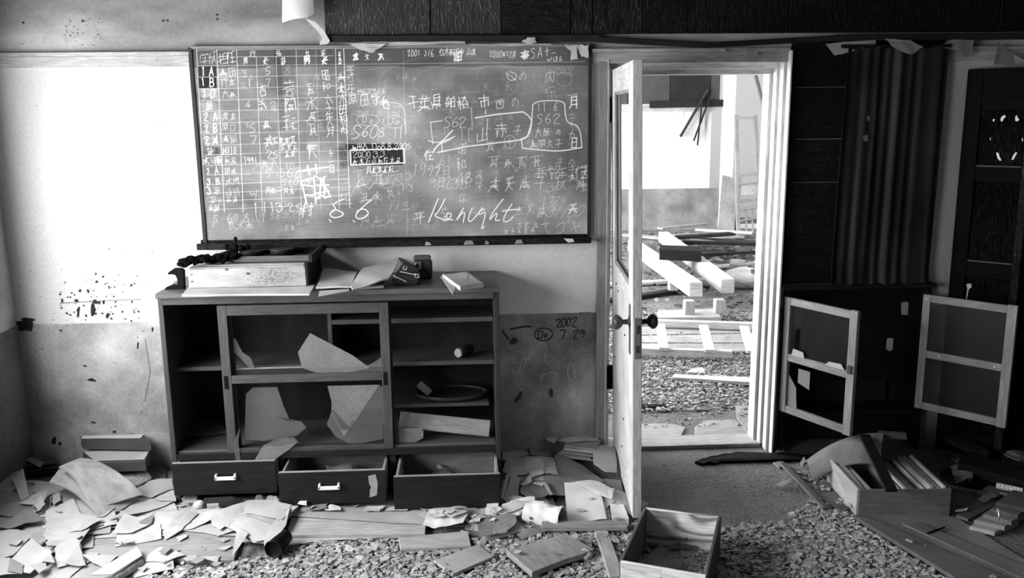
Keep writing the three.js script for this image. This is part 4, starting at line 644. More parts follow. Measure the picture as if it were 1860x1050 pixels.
  const dr = drawer(-0.338, 0.120, 0.030, 0.61, 0, null, 'wide open drawer without a handle');
  part('slat', [0, 1, 2, 3].map((i) => cbox(-0.02 + i * 0.03, 0.013, -0.3, -0.004 + i * 0.03, 0.022, -0.03, 0.001, 'z')), wood(0.3), dr);
}
// things inside and on the cabinet
tag(obj('loose_board', bar([-0.33, 0.322, 0.28], [0.085, 0.284, 0.33], 0.012, 0.075, 0.002, [0, 1, -0.4]), wood(0.30)), 'loose wooden board leaning inside the cabinet above the open drawer', 'board');
tag(obj('ribbed_glass', flapGeo([[-0.36, 0.308], [-0.218, 0.302], [-0.22, 0.257], [-0.281, 0.224], [-0.363, 0.227]], 0.355, 0.002, (a, b) => 0.002 * Math.sin(b * 700), 10, 6), mat(0.3, { map: texCard })), 'small ribbed glass piece standing at the bottom of the cabinet', 'glass piece');
{
  const t = thing('round_tray', 'round dark tray lying in the cabinet', 'tray', [-0.09, 0.388, 0.165]);
  part('rim', new THREE.TorusGeometry(0.165, 0.009, 8, 48).rotateX(Math.PI / 2).scale(1, 1, 0.62).translate(0, 0.02, 0), mat(0.03, { roughness: 0.3 }), t);
  part('dish', new THREE.CylinderGeometry(0.163, 0.14, 0.018, 40).scale(1, 1, 0.62).translate(0, 0.0095, 0), mat(0.02, { roughness: 0.35 }), t);
  tag(obj('wood_block', cbox(-0.035, -0.018, -0.012, 0.035, 0.018, 0.012, 0.003).applyMatrix4(new THREE.Matrix4().makeRotationZ(-0.75)).translate(-0.215, 0.445, 0.2), wood(0.2)), 'small tilted wooden block leaning on the round tray', 'wood block');
  const s = thing('stone', 'small bottle-shaped stone lying on the upper cabinet shelf', 'stone', [-0.04, 0.604, 0.22], -0.25);
  part('body', new THREE.LatheGeometry([[0.0001, 0], [0.02, 0.002], [0.026, 0.012], [0.026, 0.08], [0.018, 0.1], [0.0001, 0.104]].map((p) => new THREE.Vector2(...p)), 20).rotateX(-Math.PI / 2).rotateY(-0.4).translate(0.0, 0.026, 0.05), mat(0.05, { map: texConcrete, roughness: 0.5 }), s);
  part('end_face', new THREE.CylinderGeometry(0.02, 0.022, 0.008, 18).rotateX(Math.PI / 2).rotateY(-0.4).translate(0, 0.026, 0.052), mat(0.45, { map: texConcrete }), s);
}
tag(obj('torn_paper', floorSheet([[-1.418, 0.025], [-1.227, 0.002], [-1.144, 0.197], [-1.334, 0.253]], { y: 0.24, wave: 0.02 }), mat(0.12, { map: texCard })), 'dark sheet lying at the bottom of the cabinet behind the drawer with the top handle', 'card');
tag(obj('broken_glass', floorSheet([[-0.781, 0.18], [-0.724, 0.139], [-0.633, 0.191], [-0.651, 0.277], [-0.738, 0.284]], { y: 0.24, wave: 0.02, thick: 0.003 }), M.glass), 'heap of broken glass at the foot of the sliding door', 'glass');
tag(obj('torn_paper', floorSheet([[-0.227, 0.355], [-0.151, 0.203], [-0.058, 0.355], [-0.146, 0.386]], { y: 0.046, wave: 0.02 }), paperMats[3]), 'grey folded sheet inside the wide open drawer', 'paper scrap');
tag(obj('torn_paper', floorSheet([[-0.169, 0.286], [-0.154, 0.274], [-0.14, 0.327], [-0.158, 0.326]], { y: 0.09, wave: 0.01 }), paperMats[0]), 'tiny white scrap inside the wide open drawer', 'paper scrap');
tag(obj('torn_paper', floorSheet([[-0.682, 0.29], [-0.578, 0.272], [-0.524, 0.341], [-0.647, 0.357]], { y: 0.05, lift: [0.05, 0.04, 0, 0], wave: 0.03 }), paperMats[3]), 'grey crumpled scrap inside the half open drawer', 'paper scrap');
{ // drawer box standing on the cabinet, a tray on it
  const B = [-1.206, 0.361, -0.703, 0.388], bx0 = B[0], bx1 = B[2], y0 = 0.975, y1 = 1.058, zf = 0.37;
  tag(obj('paper_sheet', floorSheet([[-1.197, 0.503], [-0.664, 0.534], [-0.675, 0.329], [-1.225, 0.297]], { y: 0.9635, wave: 0.004, thick: 0.008 }), paperMats[0]), 'thin white pad of paper under the drawer box on the cabinet', 'paper');
  const t = thing('drawer_box', 'pale wooden drawer box standing upside down on the cabinet', 'box');
  { const g = cbox(bx0, y0, zf - 0.018, bx1, y1, zf, 0.002), p = g.attributes.position, q = new Float32Array(p.count * 2); for (let i = 0; i < p.count; i++) { q[2 * i] = (p.getX(i) - bx0) / (bx1 - bx0); q[2 * i + 1] = (p.getY(i) - y0) / (y1 - y0); } g.setAttribute('uv', new THREE.BufferAttribute(q, 2)); part('front_panel', g, mat(0.5, { map: texBoxFront }), t); }
  part('side_panel', [cbox(bx1 - 0.006, y0, 0.03, bx1 + 0.01, y1 + 0.012, zf, 0.002, 'z')], wood(0.022), t); part('side_panel', cbox(bx0, y0, 0.042, bx0 + 0.012, y1 - 0.004, zf - 0.018, 0.002, 'z'), wood(0.3), t);
  part('top_panel', [cbox(bx0, y1 - 0.004, 0.03, bx1 - 0.008, y1 + 0.006, zf - 0.012, 0.002), cbox(bx0 + 0.05, y1 + 0.003, 0.30, bx1 - 0.01, y1 + 0.011, 0.335, 0.002)], wood(0.5), t); part('back_panel', cbox(bx0, y0, 0.03, bx1 - 0.008, y1 - 0.004, 0.042, 0.002), wood(0.2), t);
  const u = thing('wooden_tray', 'shallow dark wooden tray lying on top of the drawer box', 'tray', [0, 1.07, 0]);
  part('tray_front', cbox(-1.03, 0.0, 0.275, -0.70, 0.026, 0.29, 0.002), wood(0.16), u);
  part('tray_back', bar([-1.06, 0.008, 0.06], [-0.71, 0.008, 0.06], 0.015, 0.024), wood(0.02), u);
  part('tray_floor', cbox(-1.06, 0.0, 0.07, -0.70, 0.006, 0.275, 0.001), wood(0.07), u);
  part('tray_end', bar([-0.692, 0.014, 0.31], [-0.672, 0.03, 0.05], 0.018, 0.035), wood(0.025), u);
  part('tray_end', bar([-1.15, 0.01, 0.29], [-1.07, 0.022, 0.07], 0.018, 0.025), wood(0.035), u);
  srand(88); // charred lump hanging over the corner
  const rag = thing('charred_rag', 'lumpy charred rag draped over the corner of the drawer box', 'rag', [-1.2, 1.072, 0.345]);
  const lumps = []; for (let i = 0; i < 70; i++) { const s = i / 70, g = new THREE.IcosahedronGeometry(rr(0.008, 0.019), 1); const p = g.attributes.position; for (let k = 0; k < p.count; k++) { const q = 1 + 0.5 * (fbm(p.getX(k) * 90 + i, p.getY(k) * 90, 4 + i, 2) - 0.5); p.setXYZ(k, p.getX(k) * q * 1.4, p.getY(k) * q * 0.8, p.getZ(k) * q); } g.rotateZ(rr(-0.5, 0.9)); g.translate(-0.02 + s * 0.2 + rr(-0.014, 0.014), 0.006 + rr(0, 0.03) * (1 - 0.5 * s) + 0.012 * s, 0.03 - s * 0.1 + rr(-0.022, 0.022)); lumps.push(flat(g)); }
  part('rag_body', lumps, mat(0.014, { map: texRough, roughness: 0.95, specularIntensity: 0.15 }), rag);
  part('rag_end', (() => { const l = []; for (let i = 0; i < 8; i++) l.push(flat(new THREE.IcosahedronGeometry(rr(0.008, 0.016), 1).translate(0.12 + i * 0.013, 0.045 + rr(0, 0.012), -0.15 + rr(-0.01, 0.01)))); return l; })(), mat(0.012, { map: texRough, specularIntensity: 0.15 }), rag);
  // round tins behind
  const tin = (x, r, h, z, label) => { const g = thing('round_tin', label, 'tin', [x, 1.077, z]); part('body', new THREE.LatheGeometry([[0.0001, 0], [r, 0], [r, h * 0.86], [r * 0.98, h * 0.88], [r * 1.02, h * 0.9], [r * 0.97, h], [0.0001, h]].map((p) => new THREE.Vector2(...p)), 32), mat(0.018, { roughness: 0.5 }), g); part('lid', new THREE.CylinderGeometry(r * 1.03, r * 1.04, h * 0.14, 32).translate(0, h * 0.94, 0), mat(0.03, { roughness: 0.5 }), g); };
  tin(-0.985, 0.05, 0.022, 0.13, 'lower of two round dark tins in the tray on the cabinet'); tin(-0.85, 0.052, 0.03, 0.135, 'taller of two round dark tins in the tray on the cabinet');
  tag(obj('thin_brush', rod([-1.1, 0.97, 0.07], [-1.07, 1.155, 0.075], 0.012, 0.008), M.black), 'dark stick standing behind the tray under the chalkboard', 'stick');
  // old iron stapler at the cabinet's end
  const s = thing('iron_clamp', 'small black iron hook clamp at the cabinet end', 'clamp', [-1.268, 0.963, 0.31]); s.scale.setScalar(0.78);
  part('foot', flat(new THREE.ExtrudeGeometry(new THREE.Shape([[-0.07, 0], [0.03, 0], [0.03, 0.012], [-0.03, 0.02], [-0.065, 0.008]].map((p) => new THREE.Vector2(...p))), { depth: 0.04, bevelEnabled: true, bevelSize: 0.002, bevelThickness: 0.002, bevelSegments: 1 }).translate(0.0, 0.002, -0.02)), M.black, s);
  part('hook', flat(new THREE.ExtrudeGeometry(new THREE.Shape([[0.0, 0.0], [0.03, 0.0], [0.035, 0.088], [0.02, 0.1], [-0.015, 0.1], [-0.045, 0.08], [-0.05, 0.07], [-0.03, 0.072], [-0.008, 0.066], [0.0, 0.04]].map((p) => new THREE.Vector2(...p))), { depth: 0.03, bevelEnabled: true, bevelSize: 0.002, bevelThickness: 0.002, bevelSegments: 1 }).translate(0, 0.015, -0.015)), M.black, s);
  part('ring', new THREE.TorusGeometry(0.01, 0.002, 8, 20).translate(-0.012, 0.035, 0.01), M.iron, s);
}
{ // papers, an old camera in its case, a note pad
  const Y = 0.964;
  tag(obj('paper_sheet', floorSheet([[-0.654, 0.43], [-0.665, 0.116], [-0.504, 0.189], [-0.508, 0.433]], { y: Y + 0.006, wave: 0.006, lift: [0.0, 0.03, 0.02, 0.002], thick: 0.008 }), paperMats[1]), 'wide creased stack of papers next to the drawer box on the cabinet', 'paper');
  tag(obj('paper_sheet', floorSheet([[-0.621, 0.572], [-0.635, 0.456], [-0.512, 0.42], [-0.51, 0.468]], { y: Y, wave: 0.003, thick: 0.003 }), paperMats[0]), 'lowest white sheet hanging out under the papers on the cabinet', 'paper');
  tag(obj('paper_sheet', floorSheet([[-0.508, 0.425], [-0.481, 0.16], [-0.327, -0.002], [-0.348, 0.391], [-0.487, 0.513]], { y: Y + 0.012, wave: 0.006, lift: [0, 0.03, 0.05, 0.02, 0], thick: 0.006 }), paperMats[0]), 'bright pile of curling paper in the middle of the cabinet top', 'paper');
  tag(obj('paper_sheet', floorSheet([[-0.5, 0.422], [-0.501, 0.296], [-0.371, 0.283], [-0.367, 0.399]], { y: Y, wave: 0.002, thick: 0.01 }), paperMats[0]), 'flat paper block under the bright curling pile', 'paper');
  const c = thing('camera_case', 'dark folding camera case with buckled straps on the cabinet', 'camera case', [-0.27, Y, 0.30]);
  part('case_body', cbox(-0.065, 0, -0.06, 0.055, 0.045, 0.05, 0.008), mat(0.03, { map: texCard, roughness: 0.5 }), c);
  part('case_flap', flat(new THREE.ExtrudeGeometry(new THREE.Shape([[-0.07, 0.02], [-0.02, 0.085], [0.03, 0.07], [0.05, 0.045], [-0.04, 0.04]].map((p) => new THREE.Vector2(...p))), { depth: 0.02, bevelEnabled: true, bevelSize: 0.002, bevelThickness: 0.002, bevelSegments: 1 }).translate(0.0, 0, -0.06)), mat(0.02, { roughness: 0.5 }), c);
  part('strap', [bar([-0.06, 0.048, 0.05], [0.0, 0.02, 0.06], 0.012, 0.003), bar([-0.03, 0.06, 0.03], [0.05, 0.045, 0.045], 0.012, 0.003)], mat(0.3, { roughness: 0.4 }), c);
  part('buckle', new THREE.TorusGeometry(0.012, 0.002, 6, 4).rotateZ(0.8).translate(0.045, 0.045, 0.055), M.steel, c); part('buckle', [new THREE.TorusGeometry(0.01, 0.002, 6, 4).rotateZ(0.5).translate(-0.01, 0.07, 0.0)], M.steel, c);
  const k = thing('old_camera', 'boxy old camera lying behind its case', 'camera', [-0.21, Y, 0.17]);
  part('camera_body', cbox(-0.04, 0, -0.03, 0.045, 0.085, 0.035, 0.006), mat(0.025, { roughness: 0.45 }), k);
  part('viewfinder', [cbox(-0.04, 0.085, -0.02, 0.04, 0.105, 0.02, 0.004), cbox(-0.035, 0.04, 0.035, 0.0, 0.085, 0.04, 0.002)], mat(0.06, { roughness: 0.35 }), k);
  part('lens_window', new THREE.TorusGeometry(0.017, 0.003, 6, 4).rotateZ(Math.PI / 4).translate(-0.018, 0.064, 0.042), M.steel, k);
  const n = thing('note_pad', 'thick curled white note pad at the bright end of the cabinet', 'note pad');
  part('page_block', floorSheet([[-0.115, 0.297], [-0.012, 0.267], [0.064, 0.435], [-0.035, 0.524]], { y: Y + 0.0, wave: 0.004, lift: [0.016, 0.02, 0.0, 0.004], thick: 0.02 }), paperMats[0], n);
  part('loose_page', floorSheet([[-0.125, 0.283], [-0.112, 0.216], [-0.055, 0.445], [-0.067, 0.575]], { y: Y, wave: 0.004, lift: [0.02, 0.025, 0.01, 0.0], thick: 0.002 }), paperMats[0], n);
}

// ---------------------------------------------------------------- the dark side: curtain, built-in cupboard, panelled door
{
  const t = thing('curtain', 'heavy dark pleated curtain hanging over the cladding boards', 'curtain');
  const x0 = 1.765, x1 = 2.25, y0 = 0.872, y1 = 1.985, nx = 150, ny = 40, pos = [], uv = [], idx = [];
  for (let s = 0; s < 2; s++) for (let j = 0; j <= ny; j++) for (let i = 0; i <= nx; i++) {
    const u = i / nx, v = j / ny, x = lerp(x0, x1, u) - (1 - v) * 0.01 * (1 - u) + (v - 0.5) * 0.012, a = fbm(u * 4, 1.3, 5, 2) * 5;
    const fold = Math.sin(u * 52 + a * 1.6 + v * 1.1) * (0.001 + 0.009 * fbm(u * 6, v * 1.5, 8, 2) * (1.1 - 0.5 * v)) + Math.sin(u * 21 + 2 + v * 0.8) * 0.006 + 0.012 * (fbm(u * 5, v * 0.8, 3, 2) - 0.5) + (v < 0.08 ? 0.012 * (0.08 - v) / 0.08 : 0);
    pos.push(x, lerp(y0, y1, v) + 0.006 * Math.sin(u * 30), 0.058 + fold - s * 0.003); uv.push(u * 0.5, v * 1.1);
  }
  const n = (nx + 1) * (ny + 1);
  for (let j = 0; j < ny; j++) for (let i = 0; i < nx; i++) { const a = j * (nx + 1) + i, b = a + 1, c = a + nx + 1, d = c + 1; idx.push(a, b, d, a, d, c, n + a, n + d, n + b, n + a, n + c, n + d); }
  const edge = (a, b) => idx.push(a, n + a, n + b, a, n + b, b);
  for (let j = 0; j < ny; j++) { edge((j + 1) * (nx + 1), j * (nx + 1)); edge(j * (nx + 1) + nx, (j + 1) * (nx + 1) + nx); }
  const g = new THREE.BufferGeometry(); g.setAttribute('position', new THREE.Float32BufferAttribute(pos, 3)); g.setAttribute('uv', new THREE.Float32BufferAttribute(uv, 2)); g.setIndex(idx); g.computeVertexNormals();
  part('cloth', g, mat(0.032, { map: texFabric, roughness: 0.6, side: THREE.DoubleSide }), t);
  part('hanging_rail', cbox(1.74, 1.982, 0.03, 2.26, 1.998, 0.06, 0.002), M.blackWood, t);
  for (const q of [[[1.854, 1.582], [1.878, 1.59], [1.882, 1.559], [1.861, 1.557]], [[1.867, 1.67], [1.879, 1.675], [1.883, 1.655], [1.873, 1.65]]]) part('patch', flapGeo(q, 0.088, 0.001), mat(0.09), t, 'pale stain patch');
}
{ // cupboard built into the wall: its box, ledge and two glazed doors standing open
  const t = thing('wall_cupboard', 'dark cupboard built into the wall with two glazed doors standing open', 'cupboard');
  const X0 = 1.56, X1 = 2.26, dk = wood(0.018, { roughness: 0.6 });
  part('side_panel', cbox(X0 - 0.01, 0, -0.42, X0 + 0.008, 0.86, 0.045, 0.002, 'y'), M.blackWood, t); part('side_panel', cbox(X1 - 0.008, 0, -0.42, X1 + 0.012, 0.86, 0.045, 0.002, 'y'), M.blackWood, t);
  part('back_panel', cbox(X0 - 0.01, 0.0, -0.155, X1 + 0.012, 0.845, -0.14, 0.001), dk, t);
  part('ledge', cbox(X0 - 0.04, 0.845, -0.43, X1 + 0.03, 0.866, 0.06, 0.002), dk, t);
  part('top_batten', cbox(X0 - 0.03, 0.866, 0.0, X1 + 0.0, 0.876, 0.05, 0.002), wood(0.03), t);
  part('shelf', cbox(X0, 0.19, -0.42, X1, 0.21, 0.03, 0.002), dk, t);
  part('inner_board', cbox(1.78, 0.21, -0.125, 2.16, 0.33, -0.115, 0.002), wood(0.02), t);
  for (const q of [[[2.212, 0.731], [2.24, 0.736], [2.255, 0.727], [2.254, 0.666], [2.219, 0.667]], [[2.151, 0.54], [2.165, 0.546], [2.186, 0.542], [2.187, 0.481], [2.167, 0.475], [2.152, 0.487]]]) part('label_patch', flapGeo(q, -0.132, 0.001), mat(0.85, { map: texCard }), t, 'pale worn paper patch');
  const leaf = (px, pz, turn, sgn, tilt, m, label) => {
    const g = new THREE.Group(); g.name = 'cupboard_door'; g.userData.label = label; t.add(g); g.position.set(px, 0.235, pz); g.rotation.set(0, turn, tilt);
    const W = 0.42, H = 0.58, T = 0.02, X = (a) => (sgn > 0 ? a : a);
    part('stile', [cbox(0, 0, 0, 0.036, H, T, 0.0015, 'y')], m, g); part('stile', cbox(W - 0.042, -0.004, 0, W, H + 0.004, T, 0.0015, 'y'), m, g);
    for (const y of [0, 0.265, H - 0.036]) part('rail', cbox(0.036, y, 0.001, W - 0.042, y + 0.036, T - 0.001, 0.0015), m, g);
    return g;
  };
  const mL = wood(0.33, { roughness: 0.6 }), mR = wood(0.42, { roughness: 0.6 });
  const L = leaf(1.552, 0.045, -1.08, 1, 0, mL, 'glazed cupboard door next to the doorway');
  part('glass_pane', [cbox(0.036, 0.301, 0.008, 0.378, 0.544, 0.011, 0.0005)], M.glass, L);
  part('glass_remnant', [sheetGeo([[0.04, 0.036], [0.1, 0.036], [0.09, 0.14], [0.04, 0.2]], (a, b) => [a, b, 0.012], 0.003, [0, 0, -1], 1, 1), sheetGeo([[0.1, 0.17], [0.17, 0.15], [0.17, 0.24], [0.1, 0.24]], (a, b) => [a, b, 0.012], 0.002, [0, 0, -1], 1, 1)], new THREE.MeshStandardMaterial({ color: grey(0.3), roughness: 0.4, transparent: true, opacity: 0.5 }), L);
  part('paper_remnant', [sheetGeo([[0.06, 0.3], [0.14, 0.3], [0.13, 0.33], [0.07, 0.335]], (a, b) => [a, b, 0.022], 0.001, [0, 0, -1], 1, 1), sheetGeo([[0.26, 0.3], [0.37, 0.3], [0.35, 0.325], [0.28, 0.32]], (a, b) => [a, b, 0.022], 0.001, [0, 0, -1], 1, 1)], paperMats[1], L);
  part('latch', cbox(0.385, 0.29, 0.018, 0.41, 0.33, 0.026, 0.002), M.iron, L);
  const R = leaf(2.235, 0.05, -0.86, 1, 0, mR, 'glazed cupboard door on the far side from the doorway');
  part('glass_pane', [cbox(0.036, 0.036, 0.008, 0.378, 0.265, 0.011, 0.0005), cbox(0.036, 0.301, 0.008, 0.378, 0.544, 0.011, 0.0005)], new THREE.MeshStandardMaterial({ color: grey(0.03), roughness: 0.4, transparent: true, opacity: 0.25 }), R);
  part('screw', [[0.018, 0.56], [0.1, 0.283], [0.35, 0.283], [0.018, 0.018]].map(([x, y]) => new THREE.CylinderGeometry(0.006, 0.006, 0.004, 12).rotateX(Math.PI / 2).translate(x, y, 0.021)), M.steel, R);
}
{ // tall panelled door standing open along the end wall
  const t = new THREE.Group(); t.name = 'door_2'; t.userData.kind = 'structure'; scene.add(t);
  t.position.set(2.39, 0, 0.0); t.rotation.y = -0.75; // local +x runs towards the camera
  const W = 0.30, H = 1.885, st = wood(0.008, { roughness: 0.9, specularIntensity: 0.15 }), pn = mat(0.014, { map: texRough, roughness: 0.9, specularIntensity: 0.15 }), ed = mat(0.05, { map: texRough });
  part('stile', cbox(0, 0, 0, 0.07, H, 0.035, 0.003, 'y'), st, t); part('stile', cbox(W - 0.035, 0, 0, W, H, 0.037, 0.003, 'y'), ed, t);
  for (const [a, b] of [[H - 0.19, H], [1.36, 1.44], [0.90, 0.985], [0, 0.12]]) part('rail', cbox(0.07, a, 0.001, W - 0.035, b, 0.034, 0.004), st, t);
  for (const [a, b] of [[1.44, H - 0.19], [0.985, 1.36], [0.12, 0.90]]) part('panel', cbox(0.07, a, 0.006, W - 0.035, b, 0.024, 0.004, 'y'), pn, t);
  part('moulding', [1.438, 0.983].map((y) => cbox(0.072, y - 0.006, 0.03, W - 0.035, y + 0.002, 0.039, 0.002)), wood(0.1), t);
  const spl = (pts) => flapGeo(pts, 0.0252, 0.0008, () => 0, 1, 2);
  part('paint_splash', [[[0.155, 1.655], [0.162, 1.668], [0.172, 1.672], [0.176, 1.664], [0.168, 1.655], [0.164, 1.642], [0.157, 1.644]], [[0.215, 1.662], [0.22, 1.672], [0.225, 1.66], [0.232, 1.652], [0.228, 1.643], [0.217, 1.645]], [[0.15, 1.5], [0.16, 1.498], [0.168, 1.478], [0.176, 1.464], [0.168, 1.462], [0.158, 1.474]], [[0.217, 1.466], [0.226, 1.47], [0.238, 1.5], [0.232, 1.503], [0.222, 1.488]], [[0.122, 1.65], [0.128, 1.656], [0.132, 1.648], [0.126, 1.642]], [[0.25, 1.56], [0.254, 1.57], [0.257, 1.55]], [[0.118, 1.565], [0.122, 1.57], [0.121, 1.552]]].map(spl), mat(0.85), t, 'white paint splashes');
  part('paint_splash', [flapGeo([[0.075, 0.862], [0.095, 0.868], [0.1, 0.85], [0.088, 0.84], [0.084, 0.79], [0.08, 0.79], [0.082, 0.84]], 0.0252, 0.0008, () => 0, 1, 2)], mat(0.5), t, 'pale paint drip');
  part('letter', [cbox(0.243, 1.71, 0.0242, 0.25, 1.775, 0.0255, 0.0003), cbox(0.25, 1.71, 0.0242, 0.264, 1.717, 0.0255, 0.0003)], mat(0.8), t, 'white painted letter L');
}
{ // a second dark leaf behind the panelled door
  const t = new THREE.Group(); t.name = 'door_3'; t.userData.kind = 'structure'; scene.add(t); const m = wood(0.008, { roughness: 0.9, specularIntensity: 0.15 });
  part('panel', cbox(2.64, 0.02, 0.06, 3.08, 1.86, 0.085, 0.002, 'y'), m, t); part('stile', cbox(2.6, 0, 0.055, 2.66, 1.88, 0.095, 0.003, 'y'), m, t);
  for (const y of [0.02, 0.9, 1.74]) part('rail', cbox(2.66, y, 0.06, 3.08, y + 0.11, 0.093, 0.003), m, t);
}

// ---------------------------------------------------------------- litter on the floor
const PW = mat(0.84, { map: texPaper, bumpMap: texCrease, bumpScale: 0.006, roughness: 0.9 });
const P0 = paperMats[0], P1 = paperMats[1], P2 = paperMats[2], P3 = paperMats[3], P4 = paperMats[4];
function bent(name, label, category, c, hump, m, o = {}) {            // a sheet between four 3D corners that humps up along its length
  const { thick = 0.003, wave = 0.004, hump2 = 0 } = o, s = paperSeed++;
  const place = (u, v) => { const q = [0, 1, 2].map((k) => lerp(lerp(c[0][k], c[1][k], u), lerp(c[3][k], c[2][k], u), v)); q[1] += hump * 4 * v * (1 - v) + hump2 * 4 * u * (1 - u) + wave * fbm(u * 4 + s, v * 4, s, 3); return q; };
  return tag(obj(name, sheetGeo([[0, 0], [1, 0], [1, 1], [0, 1]], place, thick, [0, -1, 0], 10, 12), m), label, category, o.group);
}
function mound(label, x, z, rx, rz, h, m) {              // a low lumpy heap that other litter rests on
  const s = paperSeed++, top = (a, b) => { const q = ((a - x) / rx) ** 2 + ((b - z) / rz) ** 2; return q > 1 ? 0 : h * Math.sqrt(1 - q) * (0.7 + 0.5 * fbm(a * 16 + s, b * 16, s, 3)); }, p = [];
  for (let i = 0; i < 20; i++) p.push([x + rx * Math.cos(i * 0.31416), z + rz * Math.sin(i * 0.31416)]);
  stamp(p, top);
  return tag(obj('rubbish_mound', sheetGeo(p, (a, b) => [a, top(a, b) + 0.003, b], 0.003, [0, -1, 0], 14, 3), m), label, 'rubbish');
}
mound('low dark mound of rubbish against the cabinet end', 0.277, 0.179, 0.2, 0.14, 0.055, mat(0.05, { map: texRough }));
mound('low dark mound of rubbish at the frame edge by the corner', -2.066, 0.355, 0.2, 0.16, 0.06, mat(0.06, { map: texRough }));
mound('low dark mound of rubbish by the end wall beside the paper box', 2.426, 0.42, 0.24, 0.14, 0.055, mat(0.03, { map: texRough }));
// ---- by the corner: ledgers, bent card, dark heap
plank('ledger', 'upper of two bound paper bundles by the wall beside the cabinet', 'ledger', [[-1.863, 0.066], [-1.531, 0.107], [-1.586, 0.029], [-1.89, 0.027]], 0.14, 0.05, mat(0.09, { map: texCard }));
plank('ledger', 'lower of two bound paper bundles by the wall beside the cabinet', 'ledger', [[-1.76, 0.209], [-1.525, 0.207], [-1.552, 0.039], [-1.871, 0.064]], 0.078, 0.047, mat(0.1, { map: texCard }));
tag(obj('paper_sheet', floorSheet([[-1.869, 0.066], [-1.879, 0.028], [-1.586, 0.029], [-1.584, 0.081]], { y: 0.191, wave: 0.003 }), P0), 'white cover sheet on the upper paper bundle', 'paper');
tag(obj('paper_sheet', floorSheet([[-1.761, 0.194], [-1.535, 0.191], [-1.553, 0.051], [-1.863, 0.07]], { y: 0.126, wave: 0.003 }), P1), 'pale cover sheet on the lower paper bundle', 'paper');
bent('folded_pages', 'folded wad of pages sticking out under the bundles by the cabinet', 'paper', [[-1.712, 0.05, 0.158], [-1.551, 0.05, 0.144], [-1.517, 0.02, 0.168], [-1.566, 0.02, 0.252]], 0.01, P1, { thick: 0.012 });
paper('twisted strip of paper beside the corner of the cabinet plinth', [[-1.596, -0.126], [-1.514, -0.06], [-1.497, -0.016], [-1.556, -0.064]], P2, { y: 0.05, wave: 0.02 });
plank('card_sheet', 'dark board lying flat behind the paper bundles', 'card', [[-1.928, 0.131], [-1.445, 0.194], [-1.513, -0.014], [-2.008, -0.052]], 0.004, 0.012, wood(0.12));
bent('card_sheet', 'upper of two large bent cardboard sheets near the corner', 'card', [[-1.854, 0.165, 0.35], [-1.802, 0.165, 0.244], [-1.472, 0.05, 0.411], [-1.633, 0.05, 0.555]], 0.04, M.card, { thick: 0.004 });
bent('card_sheet', 'lower of two large bent cardboard sheets near the corner', 'card', [[-1.894, 0.1, 0.373], [-1.883, 0.13, 0.283], [-1.5, 0.02, 0.389], [-1.566, 0.02, 0.613]], 0.04, M.card, { thick: 0.004 });
for (const [label, pts, y, w] of [
  ['flat dark strip in the heap at the foot of the corner, lowest', [[-2.241, 0.017], [-2.042, -0.036], [-1.997, 0.036], [-2.193, 0.114]], 0.02, 0.08], ['flat dark strip in the heap at the foot of the corner, middle', [[-2.194, 0.052], [-2.032, 0.01], [-2.002, 0.053], [-2.16, 0.122]], 0.045, 0.09], ['flat dark strip in the heap at the foot of the corner, topmost', [[-2.221, 0.071], [-2.121, 0.038], [-2.026, 0.017], [-1.996, 0.061], [-2.18, 0.128]], 0.07, 0.1]]) plank('wood_strip', label, 'wood strip', pts, y, 0.01, wood(w));
paper('pale pointed paper on the dark heap by the corner', [[-2.182, 0.041], [-2.122, 0.031], [-2.035, 0.107], [-2.037, 0.147], [-2.101, 0.102]], P3, { y: 0.09, wave: 0.02 });
paper('grey creased sheet at the frame edge below the dark heap', [[-2.185, 0.272], [-2.089, 0.217], [-2.013, 0.345], [-2.053, 0.486], [-2.105, 0.454]], P3, { y: 0.05, wave: 0.03, lift: [0, .03, .02, 0, 0] });
paper('folded grey sheet with a raised edge near the bent card', [[-2.078, 0.326], [-2.053, 0.266], [-1.908, 0.512], [-1.936, 0.521]], P2, { y: 0.06, wave: 0.01, lift: [.01, .04, 0, 0] });
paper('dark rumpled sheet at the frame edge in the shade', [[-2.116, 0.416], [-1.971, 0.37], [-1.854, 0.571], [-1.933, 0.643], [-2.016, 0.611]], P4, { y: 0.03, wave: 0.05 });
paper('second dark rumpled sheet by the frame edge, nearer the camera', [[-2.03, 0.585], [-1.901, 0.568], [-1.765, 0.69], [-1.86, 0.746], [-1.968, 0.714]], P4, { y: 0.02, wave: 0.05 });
paper('angular grey paper with a pointed tip in front of the bent card', [[-1.941, 0.548], [-1.911, 0.44], [-1.897, 0.366], [-1.858, 0.483], [-1.842, 0.55]], P2, { y: 0.05, wave: 0.012 });
paper('small bent grey paper between the heap and bent card', [[-1.868, 0.421], [-1.85, 0.376], [-1.809, 0.454], [-1.815, 0.509]], P1, { y: 0.04, wave: 0.02 });
paper('curled scrap standing in the dark gap near the heap', [[-1.88, 0.558], [-1.858, 0.517], [-1.818, 0.574], [-1.836, 0.604]], P2, { y: 0.04, wave: 0.03, lift: [0, .03, .02, 0] });
paper('crooked grey scrap below the curled scrap', [[-1.891, 0.646], [-1.872, 0.581], [-1.836, 0.599], [-1.854, 0.659]], P3, { y: 0.03, wave: 0.03 });
tag(obj('wood_stick', bar([-1.863, 0.06, 0.427], [-1.829, 0.02, 0.542], 0.01, 0.008), wood(0.3)), 'thin stick among the papers in front of the bent card', 'stick');
